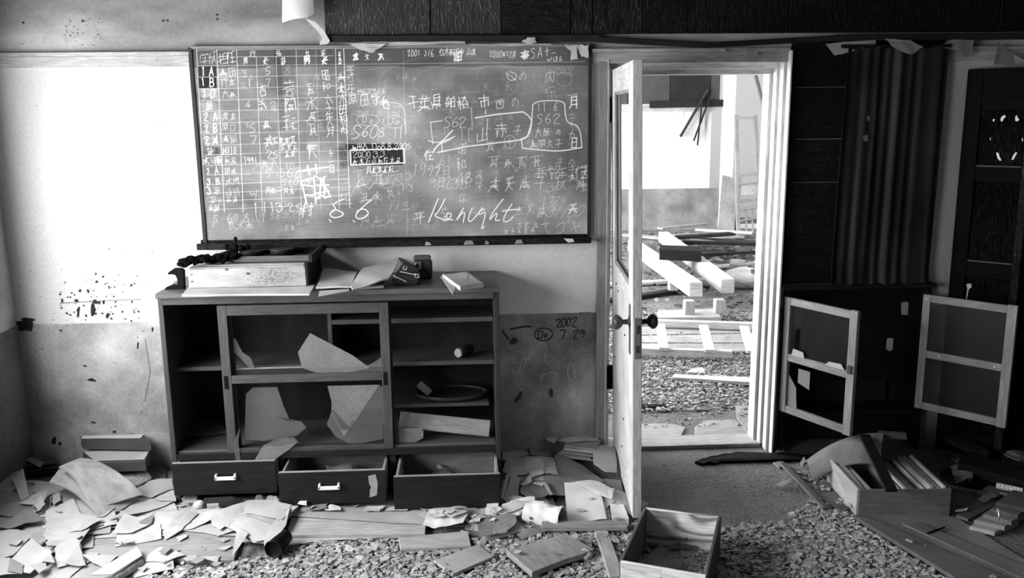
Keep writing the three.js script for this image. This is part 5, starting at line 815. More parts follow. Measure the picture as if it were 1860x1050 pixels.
// ---- large papers across the foreground
const big = [
  ['broad white sheet with soft folds in front of the bent card', [[-1.821, 0.571], [-1.761, 0.441], [-1.655, 0.609], [-1.541, 0.668], [-1.582, 0.786], [-1.717, 0.8]], P0, 0.008, 0.011],
  ['broad creased sheet beside the grey board', [[-1.771, 0.713], [-1.632, 0.664], [-1.562, 0.752], [-1.549, 0.913], [-1.681, 0.877]], P0, 0.014, 0.008],
  ['white sheet folded along its middle in front of the grey board', [[-1.628, 0.923], [-1.607, 0.835], [-1.558, 0.865], [-1.48, 0.997], [-1.569, 1.037]], P0, 0.022, 0.011],
  ['pale kinked sheet leaning on the end of the grey board', [[-1.546, 1.023], [-1.551, 0.884], [-1.466, 1.028], [-1.496, 1.034]], P1, 0.036, 0.006],
  ['large crumpled sheet at the corner of the picture', [[-1.771, 0.979], [-1.75, 0.84], [-1.634, 0.946], [-1.615, 0.973], [-1.644, 1.086], [-1.683, 1.075]], P0, 0.030, 0.017],
  ['wide pale sheet under the crumpled one at the frame edge', [[-1.973, 0.742], [-1.869, 0.731], [-1.769, 0.804], [-1.779, 0.936], [-1.854, 0.974]], P1, 0.012, 0.011],
  ['pale sheet along the lower frame edge in the corner', [[-1.87, 0.941], [-1.773, 0.969], [-1.676, 1.086], [-1.801, 1.093]], P1, 0.018, 0.008],
  ['grey fold of paper under the crumpled sheet', [[-1.766, 0.983], [-1.689, 1.038], [-1.668, 1.096], [-1.731, 1.075]], P3, 0.014, 0.007],
  ['small upright paper shard beside the crumpled sheet', [[-1.625, 1.004], [-1.619, 0.971], [-1.576, 1.033], [-1.614, 1.038]], P0, 0.02, 0.017],
  ['narrow bright shard near the bottom edge', [[-1.66, 1.044], [-1.613, 1.031], [-1.59, 1.065], [-1.608, 1.095]], P1, 0.016, 0.006],
  ['white sheet filling the gap left of the rolled paper', [[-1.511, 0.957], [-1.382, 0.94], [-1.398, 1.032], [-1.465, 0.994]], P0, 0.008, 0.003],
  ['torn pale sheet between the rolled paper and the stone chips', [[-1.315, 0.978], [-1.164, 0.963], [-1.138, 1.037], [-1.204, 1.061], [-1.272, 1.08]], P0, 0.012, 0.004],
  ['white torn sheet with a dark hole on the grey board', [[-1.275, 0.991], [-1.246, 0.878], [-1.188, 0.901], [-1.121, 0.95], [-1.179, 1.007]], P0, 0.036, 0.006],
  ['white sheet under the cabinet drawer by the bottle', [[-1.245, 0.667], [-1.219, 0.563], [-1.108, 0.566], [-1.083, 0.642], [-1.158, 0.728], [-1.216, 0.744]], P0, 0.034, 0.004],
  ['long bright sheet in front of the bottle', [[-1.134, 0.577], [-0.98, 0.534], [-0.969, 0.679], [-1.034, 0.774], [-1.082, 0.721]], P0, 0.03, 0.004],
  ['broad white sheet with a turned corner on the back edge of the grey board', [[-1.342, 0.702], [-1.368, 0.544], [-1.25, 0.547], [-1.254, 0.708], [-1.287, 0.731]], P0, 0.03, 0.003],
  ['white sheet tucked behind the broad one near the drawer', [[-1.268, 0.701], [-1.245, 0.556], [-1.178, 0.583], [-1.198, 0.745], [-1.243, 0.81], [-1.276, 0.749]], P1, 0.034, 0.004],
  ['pale sheet wedged in the gap between cabinet and bent card', [[-1.519, 0.666], [-1.512, 0.369], [-1.379, 0.29], [-1.323, 0.441], [-1.388, 0.519], [-1.485, 0.607]], P1, 0.006, 0.006],
  ['white sheet against the cabinet plinth', [[-1.429, 0.397], [-1.416, 0.248], [-1.373, 0.282], [-1.316, 0.446], [-1.394, 0.429]], P0, 0.016, 0.004],
  ['pale sheet running from the bent card towards the cabinet', [[-1.554, 0.32], [-1.521, 0.199], [-1.427, 0.162], [-1.381, 0.272], [-1.444, 0.387]], P2, 0.012, 0.006],
  ['thick folded paper with two stripes on the grey board', [[-1.426, 0.856], [-1.48, 0.679], [-1.305, 0.682], [-1.261, 0.803]], P0, 0.036, 0.004],
  ['heap of pale paper behind the striped folded paper', [[-1.467, 0.765], [-1.486, 0.597], [-1.394, 0.63], [-1.348, 0.695], [-1.392, 0.761]], P0, 0.034, 0.011],
  ['narrow grey triangle of paper beside the broad white sheet', [[-1.393, 0.683], [-1.368, 0.566], [-1.341, 0.692]], P3, 0.03, 0.002],
];
for (const [label, pts, m, y, wave] of big) paper(label, pts, m, { y: y + 0.004, wave, rough: 0.002 });
plank('grey_board', 'long smooth grey board lying under scattered papers', 'board', [[-1.516, 0.933], [-0.926, 0.988], [-0.949, 0.782], [-1.069, 0.689], [-1.568, 0.737]], 0.004, 0.018, wood(0.42), {});
tag(obj('rolled_paper', sheetGeo([[-1.409, 1.128], [-1.316, 0.914], [-1.27, 0.991], [-1.33, 1.126]], (a, b) => [a, 0.035 + 0.03 * Math.sin((a * 9 + b * 7)) * 0.3 + 0.012, b], 0.003, [0, -1, 0], 5, 6), P0), 'half rolled white paper at the bottom edge before the grey board', 'rolled paper');
tag(obj('rolled_paper', rod([-1.273, 0.03, 0.995], [-1.327, 0.03, 1.118], 0.014, 0.016, 16), P1), 'tight paper roll along the edge of the half rolled sheet', 'rolled paper');
plank('dark_slab', 'black slab between papers at the bottom edge', 'slab', [[-1.522, 1.11], [-1.546, 0.995], [-1.486, 0.991], [-1.443, 1.036], [-1.428, 1.117]], 0.004, 0.02, M.blackWood);
paper('paper piece lying on the grey board, torn and curled', [[-1.226, 0.943], [-1.212, 0.89], [-1.183, 0.919], [-1.191, 0.971]], P3, { y: 0.05, wave: 0.02 });
// ---- the stack of white papers in the middle, bottle, cup
const stack = [
  ['lowest white sheet of the fanned stack by the black cup', [[-1.02, 0.76], [-0.995, 0.571], [-0.812, 0.638], [-0.816, 0.879], [-0.877, 0.875]], P0, 0.03, .006],
  ['middle white sheet of the fanned stack by the black cup', [[-1.008, 0.742], [-0.977, 0.621], [-0.793, 0.772], [-0.83, 0.871], [-0.869, 0.886]], P0, 0.045, .008],
  ['upper lined sheet of the fanned stack by the black cup', [[-0.949, 0.706], [-0.953, 0.59], [-0.757, 0.626], [-0.769, 0.709], [-0.823, 0.766]], printMats[1], 0.06, .012],
  ['sheet below the lined one in the fanned stack', [[-0.957, 0.701], [-0.98, 0.551], [-0.86, 0.538], [-0.751, 0.611], [-0.79, 0.744]], P0, 0.048, .008],
  ['pale triangle of paper at the edge of the grey board', [[-0.934, 0.994], [-0.953, 0.808], [-0.903, 0.844], [-0.92, 0.934]], P0, 0.02, .01],
  ['white strip of paper under the front edge of the grey board', [[-1.065, 0.963], [-0.986, 0.96], [-0.984, 1.007]], P0, 0.006, .004],
  ['white sheet leaning on the long plank beside the stack', [[-0.836, 0.867], [-0.81, 0.699], [-0.779, 0.597], [-0.767, 0.777], [-0.799, 0.938], [-0.825, 0.918]], P0, 0.022, .01],
];
for (const [label, pts, m, y, wave] of stack) paper(label, pts, m, { y: y + 0.004, wave });
for (const [label, c] of [['first pointed paper fold standing in the gap under the drawers', [[-0.97, 0.02, 0.463], [-0.935, 0.02, 0.442], [-0.945, 0.04, 0.439], [-0.959, 0.04, 0.438]]], ['second pointed paper fold standing in the gap under the drawers', [[-0.92, 0.02, 0.466], [-0.881, 0.02, 0.469], [-0.894, 0.04, 0.449], [-0.904, 0.04, 0.448]]], ['third pointed paper fold, beside the middle drawer', [[-0.886, 0.02, 0.469], [-0.853, 0.02, 0.488], [-0.878, 0.04, 0.456], [-0.885, 0.04, 0.455]]]]) bent('paper_fold', label, 'paper', c, 0.01, P2);
{
  const b = thing('glass_bottle', 'small bottle with a torn paper label lying under the first drawer', 'bottle', [-1.21, 0.036, 0.502], 0.06);
  const prof = [[0.0001, 0], [0.024, 0.002], [0.026, 0.006], [0.026, 0.12], [0.02, 0.14], [0.011, 0.15], [0.011, 0.168], [0.0001, 0.17]].map((p) => new THREE.Vector2(...p));
  part('body', new THREE.LatheGeometry(prof, 28).rotateZ(-Math.PI / 2).translate(0.03, 0.0, 0), mat(0.03, { roughness: 0.12 }), b);
  part('paper_label', new THREE.CylinderGeometry(0.0268, 0.0268, 0.05, 28, 1, true, -0.4, 3.6).rotateZ(-Math.PI / 2).translate(0.075, 0, 0), printMats[1], b);
  part('stopper', flat(new THREE.IcosahedronGeometry(0.024, 1).scale(1.1, 0.9, 1).translate(0.012, -0.002, 0.005)), mat(0.75, { map: texCard }), b);
}
tag(obj('torn_paper', floorSheet([[-1.297, 0.434], [-1.26, 0.379], [-1.228, 0.422], [-1.231, 0.478], [-1.269, 0.486]], { y: 0.02, wave: 0.03, rough: 0.006 }), P1), 'crumpled pale wad beside the stopper of the bottle', 'paper scrap');
{
  const c = thing('black_cup', 'black plastic cup lying on its side by the fanned papers', 'cup', [-0.763, 0.05, 0.934], 0);
  const A = new THREE.Vector3(-0.779, 0.05, 0.968), B = new THREE.Vector3(-0.752, 0.046, 0.858), ax = B.clone().sub(A), L = ax.length(), q = new THREE.Quaternion().setFromUnitVectors(new THREE.Vector3(0, 1, 0), ax.clone().normalize());
  const pr = [[0.0001, 0.012], [0.03, 0.012], [0.032, 0.0], [0.035, 0.0], [0.034, 0.02], [0.028, L], [0.0001, L]].map((p) => new THREE.Vector2(...p));
  part('cup_body', new THREE.LatheGeometry(pr, 28).applyQuaternion(q).translate(...A.clone().sub(c.position).toArray()), mat(0.002, { roughness: 0.7 }), c);
  part('cup_rim', new THREE.TorusGeometry(0.034, 0.0025, 6, 28).rotateX(Math.PI / 2).applyQuaternion(q).translate(...A.clone().sub(c.position).toArray()), mat(0.012, { roughness: 0.4 }), c);
  part('cup_knob', new THREE.SphereGeometry(0.016, 14, 10).translate(...B.clone().sub(c.position).add(new THREE.Vector3(0.0, 0.016, 0)).toArray()), mat(0.006, { roughness: 0.5 }), c);
}
// ---- planks across the middle
plank('long_plank', 'long pale plank lying along the front of the cabinet', 'plank', [[-0.76, 0.811], [-0.197, 0.833], [-0.197, 0.677], [-0.775, 0.619]], 0.008, 0.02, wood(0.62));
plank('wood_strip', 'narrow pale strip along the front edge of the long plank', 'wood strip', [[-0.74, 0.876], [-0.62, 0.833], [-0.359, 0.829], [-0.36, 0.809], [-0.756, 0.79]], 0.002, 0.012, wood(0.6));
plank('short_plank', 'short plank overlapping the end of the long plank', 'plank', [[-0.289, 0.951], [-0.01, 0.944], [-0.023, 0.816], [-0.303, 0.853]], 0.006, 0.018, wood(0.52));
plank('square_board', 'plain rectangular board lying on the rubble', 'board', [[-0.154, 1.049], [-0.081, 1.158], [0.077, 1.035], [0.017, 0.933]], 0.012, 0.012, wood(0.48, { map: texCard }));
plank('broken_board', 'wide wooden board with a splintered edge and knots', 'board', [[0.126, 1.024], [0.212, 1.198], [0.353, 1.105], [0.425, 1.071], [0.465, 1.039], [0.376, 0.904], [0.348, 0.912]], 0.02, 0.022, wood(0.42));
tag(obj('cross_batten', bar([0.281, 0.035, 0.819], [0.629, 0.035, 0.839], 0.055, 0.022), wood(0.45)), 'batten lying crosswise over the booklet in front of the door', 'batten');
tag(obj('cross_batten', bar([0.522, 0.018, 0.822], [0.523, 0.018, 1.219], 0.055, 0.018), wood(0.55)), 'pale batten pointing at the camera beside the foreground box', 'batten');
plank('thin_board', 'upright thin board behind the crossed battens', 'board', [[0.527, 0.787], [0.573, 0.79], [0.597, 0.555], [0.55, 0.54]], 0.02, 0.006, wood(0.36));
// ---- right of the cabinet
const mid = [
  ['large plain grey sheet of card right of the printed page', [[0.309, 0.513], [0.341, 0.298], [0.417, 0.062], [0.538, 0.182], [0.603, 0.405], [0.49, 0.549]], mat(0.26, { map: texCard }), 0.012, .008],
  ['grey paper sheet leaning on the cabinet side', [[0.147, 0.111], [0.169, -0.141], [0.281, -0.156], [0.3, 0.08], [0.195, 0.115]], P2, 0.06, .01],
  ['page printed with columns beside the cabinet', [[0.209, 0.343], [0.19, 0.121], [0.392, 0.116], [0.397, 0.357]], printMats[0], 0.08, .012],
  ['pale mouldy rolled sheet against the open drawer', [[0.139, 0.304], [0.167, 0.133], [0.193, 0.163], [0.213, 0.353], [0.192, 0.407]], P1, 0.03, .02],
  ['booklet page with fine lines in front of the door', [[0.394, 0.762], [0.416, 0.438], [0.568, 0.449], [0.558, 0.768]], PW, 0.026, .008],
  ['white page under the booklet with a torn edge', [[0.464, 0.441], [0.532, 0.422], [0.595, 0.469], [0.623, 0.512], [0.597, 0.612], [0.547, 0.592]], PW, 0.018, .008],
  ['bright torn page by the lower edge of the door', [[0.594, 0.634], [0.651, 0.638], [0.657, 0.735], [0.629, 0.863], [0.579, 0.78]], PW, 0.03, .01],
  ['small bright strip of page by the door', [[0.6, 0.534], [0.631, 0.524], [0.605, 0.624], [0.589, 0.634]], PW, 0.036, .01],
  ['white fan of papers against the wall under the pencilled note', [[0.411, 0.012], [0.639, -0.109], [0.626, 0.058], [0.47, 0.075]], P0, 0.10, .012],
  ['crumpled pale paper at the tip of the fan', [[0.357, -0.038], [0.413, -0.064], [0.433, 0.013], [0.409, 0.085], [0.374, 0.053]], P1, 0.10, .03],
  ['grey sheet bent over the paper bundle by the door', [[0.597, 0.03], [0.705, 0.111], [0.67, 0.352], [0.614, 0.348], [0.572, 0.28]], P2, 0.07, .012],
  ['dark paper behind the printed page', [[0.281, -0.116], [0.363, -0.11], [0.386, 0.101], [0.29, 0.108]], P4, 0.05, .02],
  ['folded paper standing below the printed page', [[0.26, 0.338], [0.331, 0.293], [0.329, 0.368], [0.262, 0.388]], P1, 0.06, .01],
  ['grey folder corner leaning on the open drawer', [[0.135, 0.566], [0.176, 0.382], [0.216, 0.397], [0.193, 0.604], [0.158, 0.601]], P2, 0.05, .01],
  ['narrow pale edge of a folder beside the open drawer', [[0.124, 0.554], [0.156, 0.368], [0.171, 0.381], [0.132, 0.577]], P1, 0.07, .01],
  ['dark crumpled papers in front of the folder', [[0.209, 0.549], [0.232, 0.386], [0.328, 0.442], [0.334, 0.541], [0.241, 0.607]], P4, 0.03, .03],
  ['pale curl of paper among the dark crumpled papers', [[0.216, 0.469], [0.262, 0.388], [0.267, 0.449], [0.225, 0.493]], P1, 0.07, .012],
  ['slanting grey card strip above the crushed carton', [[0.314, 0.464], [0.332, 0.454], [0.353, 0.549], [0.337, 0.559]], P2, 0.07, .006],
  ['white sheet curled round by the foot of the cabinet', [[0.052, 0.716], [0.06, 0.573], [0.113, 0.576], [0.098, 0.735]], PW, 0.02, .02],
  ['bright broken pieces of paper in front of the cabinet end', [[0.094, 0.714], [0.164, 0.614], [0.267, 0.589], [0.272, 0.675], [0.161, 0.755]], PW, 0.014, .012],
  ['ragged white paper with a round stamp', [[0.112, 0.715], [0.125, 0.643], [0.241, 0.608], [0.241, 0.673], [0.14, 0.728]], P0, 0.03, .01],
  ['pale heap of shredded paper behind the short plank', [[-0.208, 0.798], [-0.186, 0.673], [-0.14, 0.655], [-0.022, 0.706], [-0.041, 0.775], [-0.158, 0.816]], PW, 0.02, .03],
  ['triangular pale paper at the end of the long plank', [[-0.138, 0.702], [-0.05, 0.656], [-0.022, 0.711], [-0.091, 0.757]], P0, 0.04, .014],
  ['small white paper heap in the gap below the last drawer', [[-0.636, 0.614], [-0.623, 0.544], [-0.576, 0.57], [-0.564, 0.624]], PW, 0.02, .02],
  ['folded white paper under the last drawer', [[-0.471, 0.62], [-0.459, 0.556], [-0.383, 0.551], [-0.4, 0.626]], P0, 0.01, .012],
  ['thin white sheet under the gap between the drawers', [[-0.378, 0.612], [-0.354, 0.559], [-0.268, 0.549], [-0.283, 0.624]], P0, 0.008, .01],
  ['white folded slip under the middle drawer', [[-0.751, 0.6], [-0.754, 0.501], [-0.727, 0.492], [-0.713, 0.603]], PW, 0.012, .01],
  ['grey card in the dark gap below the middle drawer', [[-0.703, 0.603], [-0.707, 0.527], [-0.634, 0.532], [-0.632, 0.608]], P4, 0.012, .006],
  ['flat grey flake of floor paint in front of the carton', [[0.021, 0.87], [0.014, 0.739], [0.176, 0.735], [0.178, 0.79], [0.133, 0.864]], mat(0.34, { map: texConcrete }), 0.004, .004],
  ['second flat grey flake of floor paint beside the broken board', [[0.174, 0.848], [0.227, 0.804], [0.321, 0.781], [0.294, 0.828], [0.199, 0.883]], mat(0.3, { map: texConcrete }), 0.004, .004],
];
for (const [label, pts, m, y, wave] of mid) paper(label, pts, m, { y, wave, rough: 0.003 });
plank('paper_bundle', 'dark bundle of flattened boxes by the door foot', 'bundle', [[0.546, 0.566], [0.668, 0.581], [0.686, 0.377], [0.568, 0.342], [0.407, 0.156], [0.465, 0.118]], 0.004, 0.03, M.cardDark);
srand(44);
for (let i = 0; i < 6; i++) plank('magazine', ['lowest thin magazine in the slanting pile by the wall', 'second thin magazine from the floor in the slanting pile', 'third thin magazine from the floor in the slanting pile', 'fourth thin magazine from the floor in the slanting pile', 'fifth thin magazine from the floor in the slanting pile', 'topmost thin magazine in the slanting pile by the wall'][i], 'magazine', [[[[0.431, 0.087], [0.58, 0.155], [0.605, 0.05], [0.452, -0.014]]][0]].flat().map(([x, z]) => [x + rr(-0.015, 0.015) + i * 0.006, z + rr(-0.02, 0.02)]), 0.036 + i * 0.011, 0.009, [P1, P3, P2, P4, P1, P3][i], { group: undefined });
{ // crushed paper carton lying open
  const t = thing('paper_carton', 'crushed white carton tube lying open towards the booklet', 'carton', [0.23, 0.045, 0.698], -0.5);
  const n = 36, m2 = 14, pos = [], uv = [], idx = [];
  for (let s = 0; s < 2; s++) for (let j = 0; j <= m2; j++) for (let i = 0; i <= n; i++) { const a = (i / n) * 6.2832, r = (0.052 - s * 0.003) * (1 + 0.5 * (fbm(Math.cos(a) * 2 + 5, j * 0.4 + Math.sin(a) * 2, 3, 3) - 0.5)); pos.push(j / m2 * 0.16, Math.max(-0.04, Math.sin(a) * r * 0.95), Math.cos(a) * r); uv.push(j / m2 * 0.16, i / n * 0.33); }
  const N = (n + 1) * (m2 + 1);
  for (let j = 0; j < m2; j++) for (let i = 0; i < n; i++) { const a = j * (n + 1) + i, b = a + 1, c = a + n + 1, d = c + 1; idx.push(a, b, d, a, d, c, N + a, N + d, N + b, N + a, N + c, N + d); }
  for (let i = 0; i < n; i++) { const a = m2 * (n + 1) + i; idx.push(a, a + 1, N + a + 1, a, N + a + 1, N + a); }
  const g = new THREE.BufferGeometry(); g.setAttribute('position', new THREE.Float32BufferAttribute(pos, 3)); g.setAttribute('uv', new THREE.Float32BufferAttribute(uv, 2)); g.setIndex(idx); g.computeVertexNormals();
  part('carton_wall', g, mat(0.85, { map: texPaper, side: THREE.DoubleSide }), t);
  part('dirt_inside', flat(new THREE.IcosahedronGeometry(0.045, 2).scale(0.8, 0.85, 0.9).translate(0.11, -0.003, 0)), mat(0.03, { map: texRough }), t);
  for (const i of [0, 1, 2]) part('printed_mark', [i].map((i) => flapGeo([[0.035, 0.008 - i * 0.02], [0.048, 0.008 - i * 0.02], [0.048, -0.004 - i * 0.02], [0.036, -0.004 - i * 0.02]], 0.057, 0.0006, () => 0, 1, 1)), mat(0.08), t);
}
tag(obj('crumpled_paper', (() => { const g = new THREE.IcosahedronGeometry(0.026, 2), p = g.attributes.position; for (let k = 0; k < p.count; k++) { const q = 0.7 + 0.7 * fbm(p.getX(k) * 60 + 3, p.getY(k) * 60 + p.getZ(k) * 40, 8, 3); p.setXYZ(k, p.getX(k) * q, p.getY(k) * q * 0.8, p.getZ(k) * q); } g.translate(0.432, 0.022, 1.046); return flat(g); })(), P0), 'crumpled white paper ball by the broken board', 'paper ball');
// ---- wooden drawer box in the foreground
{
  const A = [0.684, 0.939], B = [0.955, 1.037], C = [0.785, 1.471], D = [0.515, 1.351], Hh = 0.16, w = 0.014;
  const t = thing('wooden_box', 'bottomless old wooden drawer box standing in the foreground beside the door', 'box');
  const side = (P, Q, m) => bar([P[0], Hh / 2, P[1]], [Q[0], Hh / 2, Q[1]], w, Hh, 0.002);
  const out = (P, cx, cz) => P;
  part('side_board', side(D, A), wood(0.16), t); part('side_board', side(B, C), wood(0.1), t); part('back_board', side(A, B), wood(0.95, { map: texGrained }), t); part('front_board', side(D, C), wood(1), t); part('knot', new THREE.CylinderGeometry(0.012, 0.012, 0.004, 14).rotateX(Math.PI / 2).rotateY(Math.atan2(C[1] - D[1], C[0] - D[0]) * -1).translate(lerp(D[0], C[0], 0.48), 0.115, lerp(D[1], C[1], 0.48) + 0.0075), wood(0.12), t);
  part('inner_strip', bar([lerp(B[0], C[0], 0.3) - 0.012, 0.05, lerp(B[1], C[1], 0.3)], [C[0] - 0.014, 0.05, C[1] - 0.01], 0.02, 0.06), wood(0.3), t);
  tag(obj('loose_card', floorSheet([[0.751, 1.029], [0.894, 0.911], [0.873, 1.029]], { y: 0.022, wave: 0.004, thick: 0.004 }), M.cardDark), 'dark board lying inside the foreground box under the thin stick', 'board');
  tag(obj('loose_card', floorSheet([[0.64, 1.093], [0.742, 0.968], [0.866, 1.022], [0.819, 1.173], [0.684, 1.138]], { y: 0.008, wave: 0.004, thick: 0.004 }), M.card), 'wide board lying on the ground inside the foreground box', 'board');
  tag(obj('thin_stick', bar([0.745, 0.05, 1.069], [0.884, 0.06, 0.971], 0.007, 0.007), wood(0.2)), 'thin stick leaning inside the foreground box', 'stick');
}

// what covers the ground beneath the sheets, and small torn scraps
[['broad pale newsprint spread under the papers at the corner', [[-2.235, 0.285], [-2.05, 0.208], [-1.74, 0.292], [-1.567, 0.826], [-1.644, 1.074], [-1.852, 1.06]], P2], ['broad pale newsprint under the papers in front of the cabinet', [[-1.79, 0.46], [-1.48, 0.176], [-1.383, 0.348], [-1.311, 0.484], [-1.257, 0.778], [-1.609, 0.777]], P1], ['broad pale newsprint along the bottom edge of the picture', [[-1.644, 1.074], [-1.656, 0.819], [-1.153, 0.9], [-1.183, 1.005], [-1.272, 1.1]], P2], ['broad pale newsprint before the first drawer', [[-1.25, 0.731], [-1.329, 0.41], [-0.82, 0.39], [-0.759, 0.589], [-0.801, 0.835], [-0.964, 0.799]], P1], ['pale newsprint along the foot of the cabinet', [[-0.796, 0.639], [-0.784, 0.45], [-0.342, 0.466], [0.05, 0.568], [0.164, 0.709], [-0.183, 0.759]], P2], ['pale newsprint beyond the end of the cabinet', [[0.046, 0.751], [0.107, 0.308], [0.28, 0.055], [0.352, 0.448], [0.413, 0.778], [0.228, 0.789]], P2]].forEach(([l, p, m], i) => paper(l, p, m, { y: 0.001 + i * 0.0004, wave: 0.006, rough: 0.015, name: 'newsprint', layer: 0 }));
srand(404);
const SCR = [[-1.89, 0.69, 0.032], [-1.81, 0.86, 0.028], [-1.72, 0.74, 0.029], [-1.70, 0.86, 0.025], [-1.63, 0.89, 0.046], [-1.60, 0.77, 0.016], [-1.28, 0.48, 0.025], [-1.43, 0.83, 0.018], [-1.76, 0.59, 0.016], [-1.58, 0.85, 0.034], [-1.08, 0.48, 0.025], [-1.11, 0.54, 0.017], [-0.96, 0.49, 0.016], [-1.01, 0.83, 0.027], [-0.85, 0.65, 0.016], [-1.18, 0.80, 0.029], [-0.51, 0.54, 0.016], [-0.41, 0.61, 0.022], [-0.20, 0.64, 0.024], [-0.70, 0.58, 0.022], [0.29, 0.67, 0.031], [0.23, 0.78, 0.025], [0.29, 0.68, 0.027], [0.01, 0.76, 0.030], [0.08, 0.72, 0.013], [-0.14, 0.71, 0.023], [0.28, 0.74, 0.015], [0.02, 0.75, 0.024], [-0.15, 0.74, 0.031], [-0.12, 0.70, 0.021], [0.24, 0.70, 0.017], [0.08, 0.78, 0.014], [-0.10, 0.72, 0.032], [0.10, 0.71, 0.032], [0.24, 0.66, 0.032], [-0.06, 0.67, 0.031], [0.05, 0.75, 0.016], [0.29, 0.68, 0.015], [0.09, 0.69, 0.024], [0.30, 0.76, 0.012], [-0.00, 0.71, 0.023], [0.20, 0.72, 0.014], [0.18, 0.57, 0.027], [0.30, 0.65, 0.033], [0.30, 0.46, 0.026], [0.20, 0.58, 0.036], [0.33, 0.32, 0.033], [0.22, 0.43, 0.027], [0.30, 0.16, 0.028], [0.51, 0.61, 0.015], [0.41, 0.80, 0.027], [0.60, 0.77, 0.029], [0.46, 0.69, 0.022], [0.54, 0.81, 0.026], [0.59, 0.88, 0.017], [0.49, 0.97, 0.016], [0.55, 0.90, 0.019], [0.42, 0.94, 0.019], [0.51, 0.90, 0.012], [0.40, 0.95, 0.020], [0.57, 0.92, 0.014], [0.55, 0.90, 0.014], [2.27, 0.42, 0.023], [2.35, 0.64, 0.020], [2.42, 0.65, 0.017], [2.08, 0.78, 0.030], [2.42, 0.64, 0.020], [2.27, 0.46, 0.018], [2.34, 0.76, 0.027], [2.29, 0.45, 0.019], [-0.98, 0.90, 0.026], [-1.09, 0.97, 0.029], [-1.29, 0.96, 0.013], [-1.41, 0.84, 0.016], [-1.39, 0.84, 0.030], [-1.25, 1.04, 0.024], [-1.06, 1.00, 0.029], [-0.98, 1.02, 0.021]];
SCR.forEach(([x, z, r], i) => {
  const n = 4 + (i % 3), p = []; for (let k = 0; k < n; k++) { const a = ((k + rr(-0.3, 0.3)) / n) * 6.283, q = r * rr(0.6, 1.2); p.push([x + Math.cos(a) * q, z + Math.sin(a) * q * rr(0.5, 1)]); }
  const m = [P0, P0, P1, P1, P2][Math.floor(rnd() * 5)], lf = [rr(0, 0.012), 0, rr(0, 0.01), 0], wv = rr(0.002, 0.008);
  later(3, () => tag(obj('paper_scrap', floorSheet(p, { settle: true, wave: wv, lift: lf, rings: 3, seg: 2 }), m), 'small torn scrap of pale paper among the litter on the floor', 'paper scrap', 'small torn paper scraps on the floor'));
});

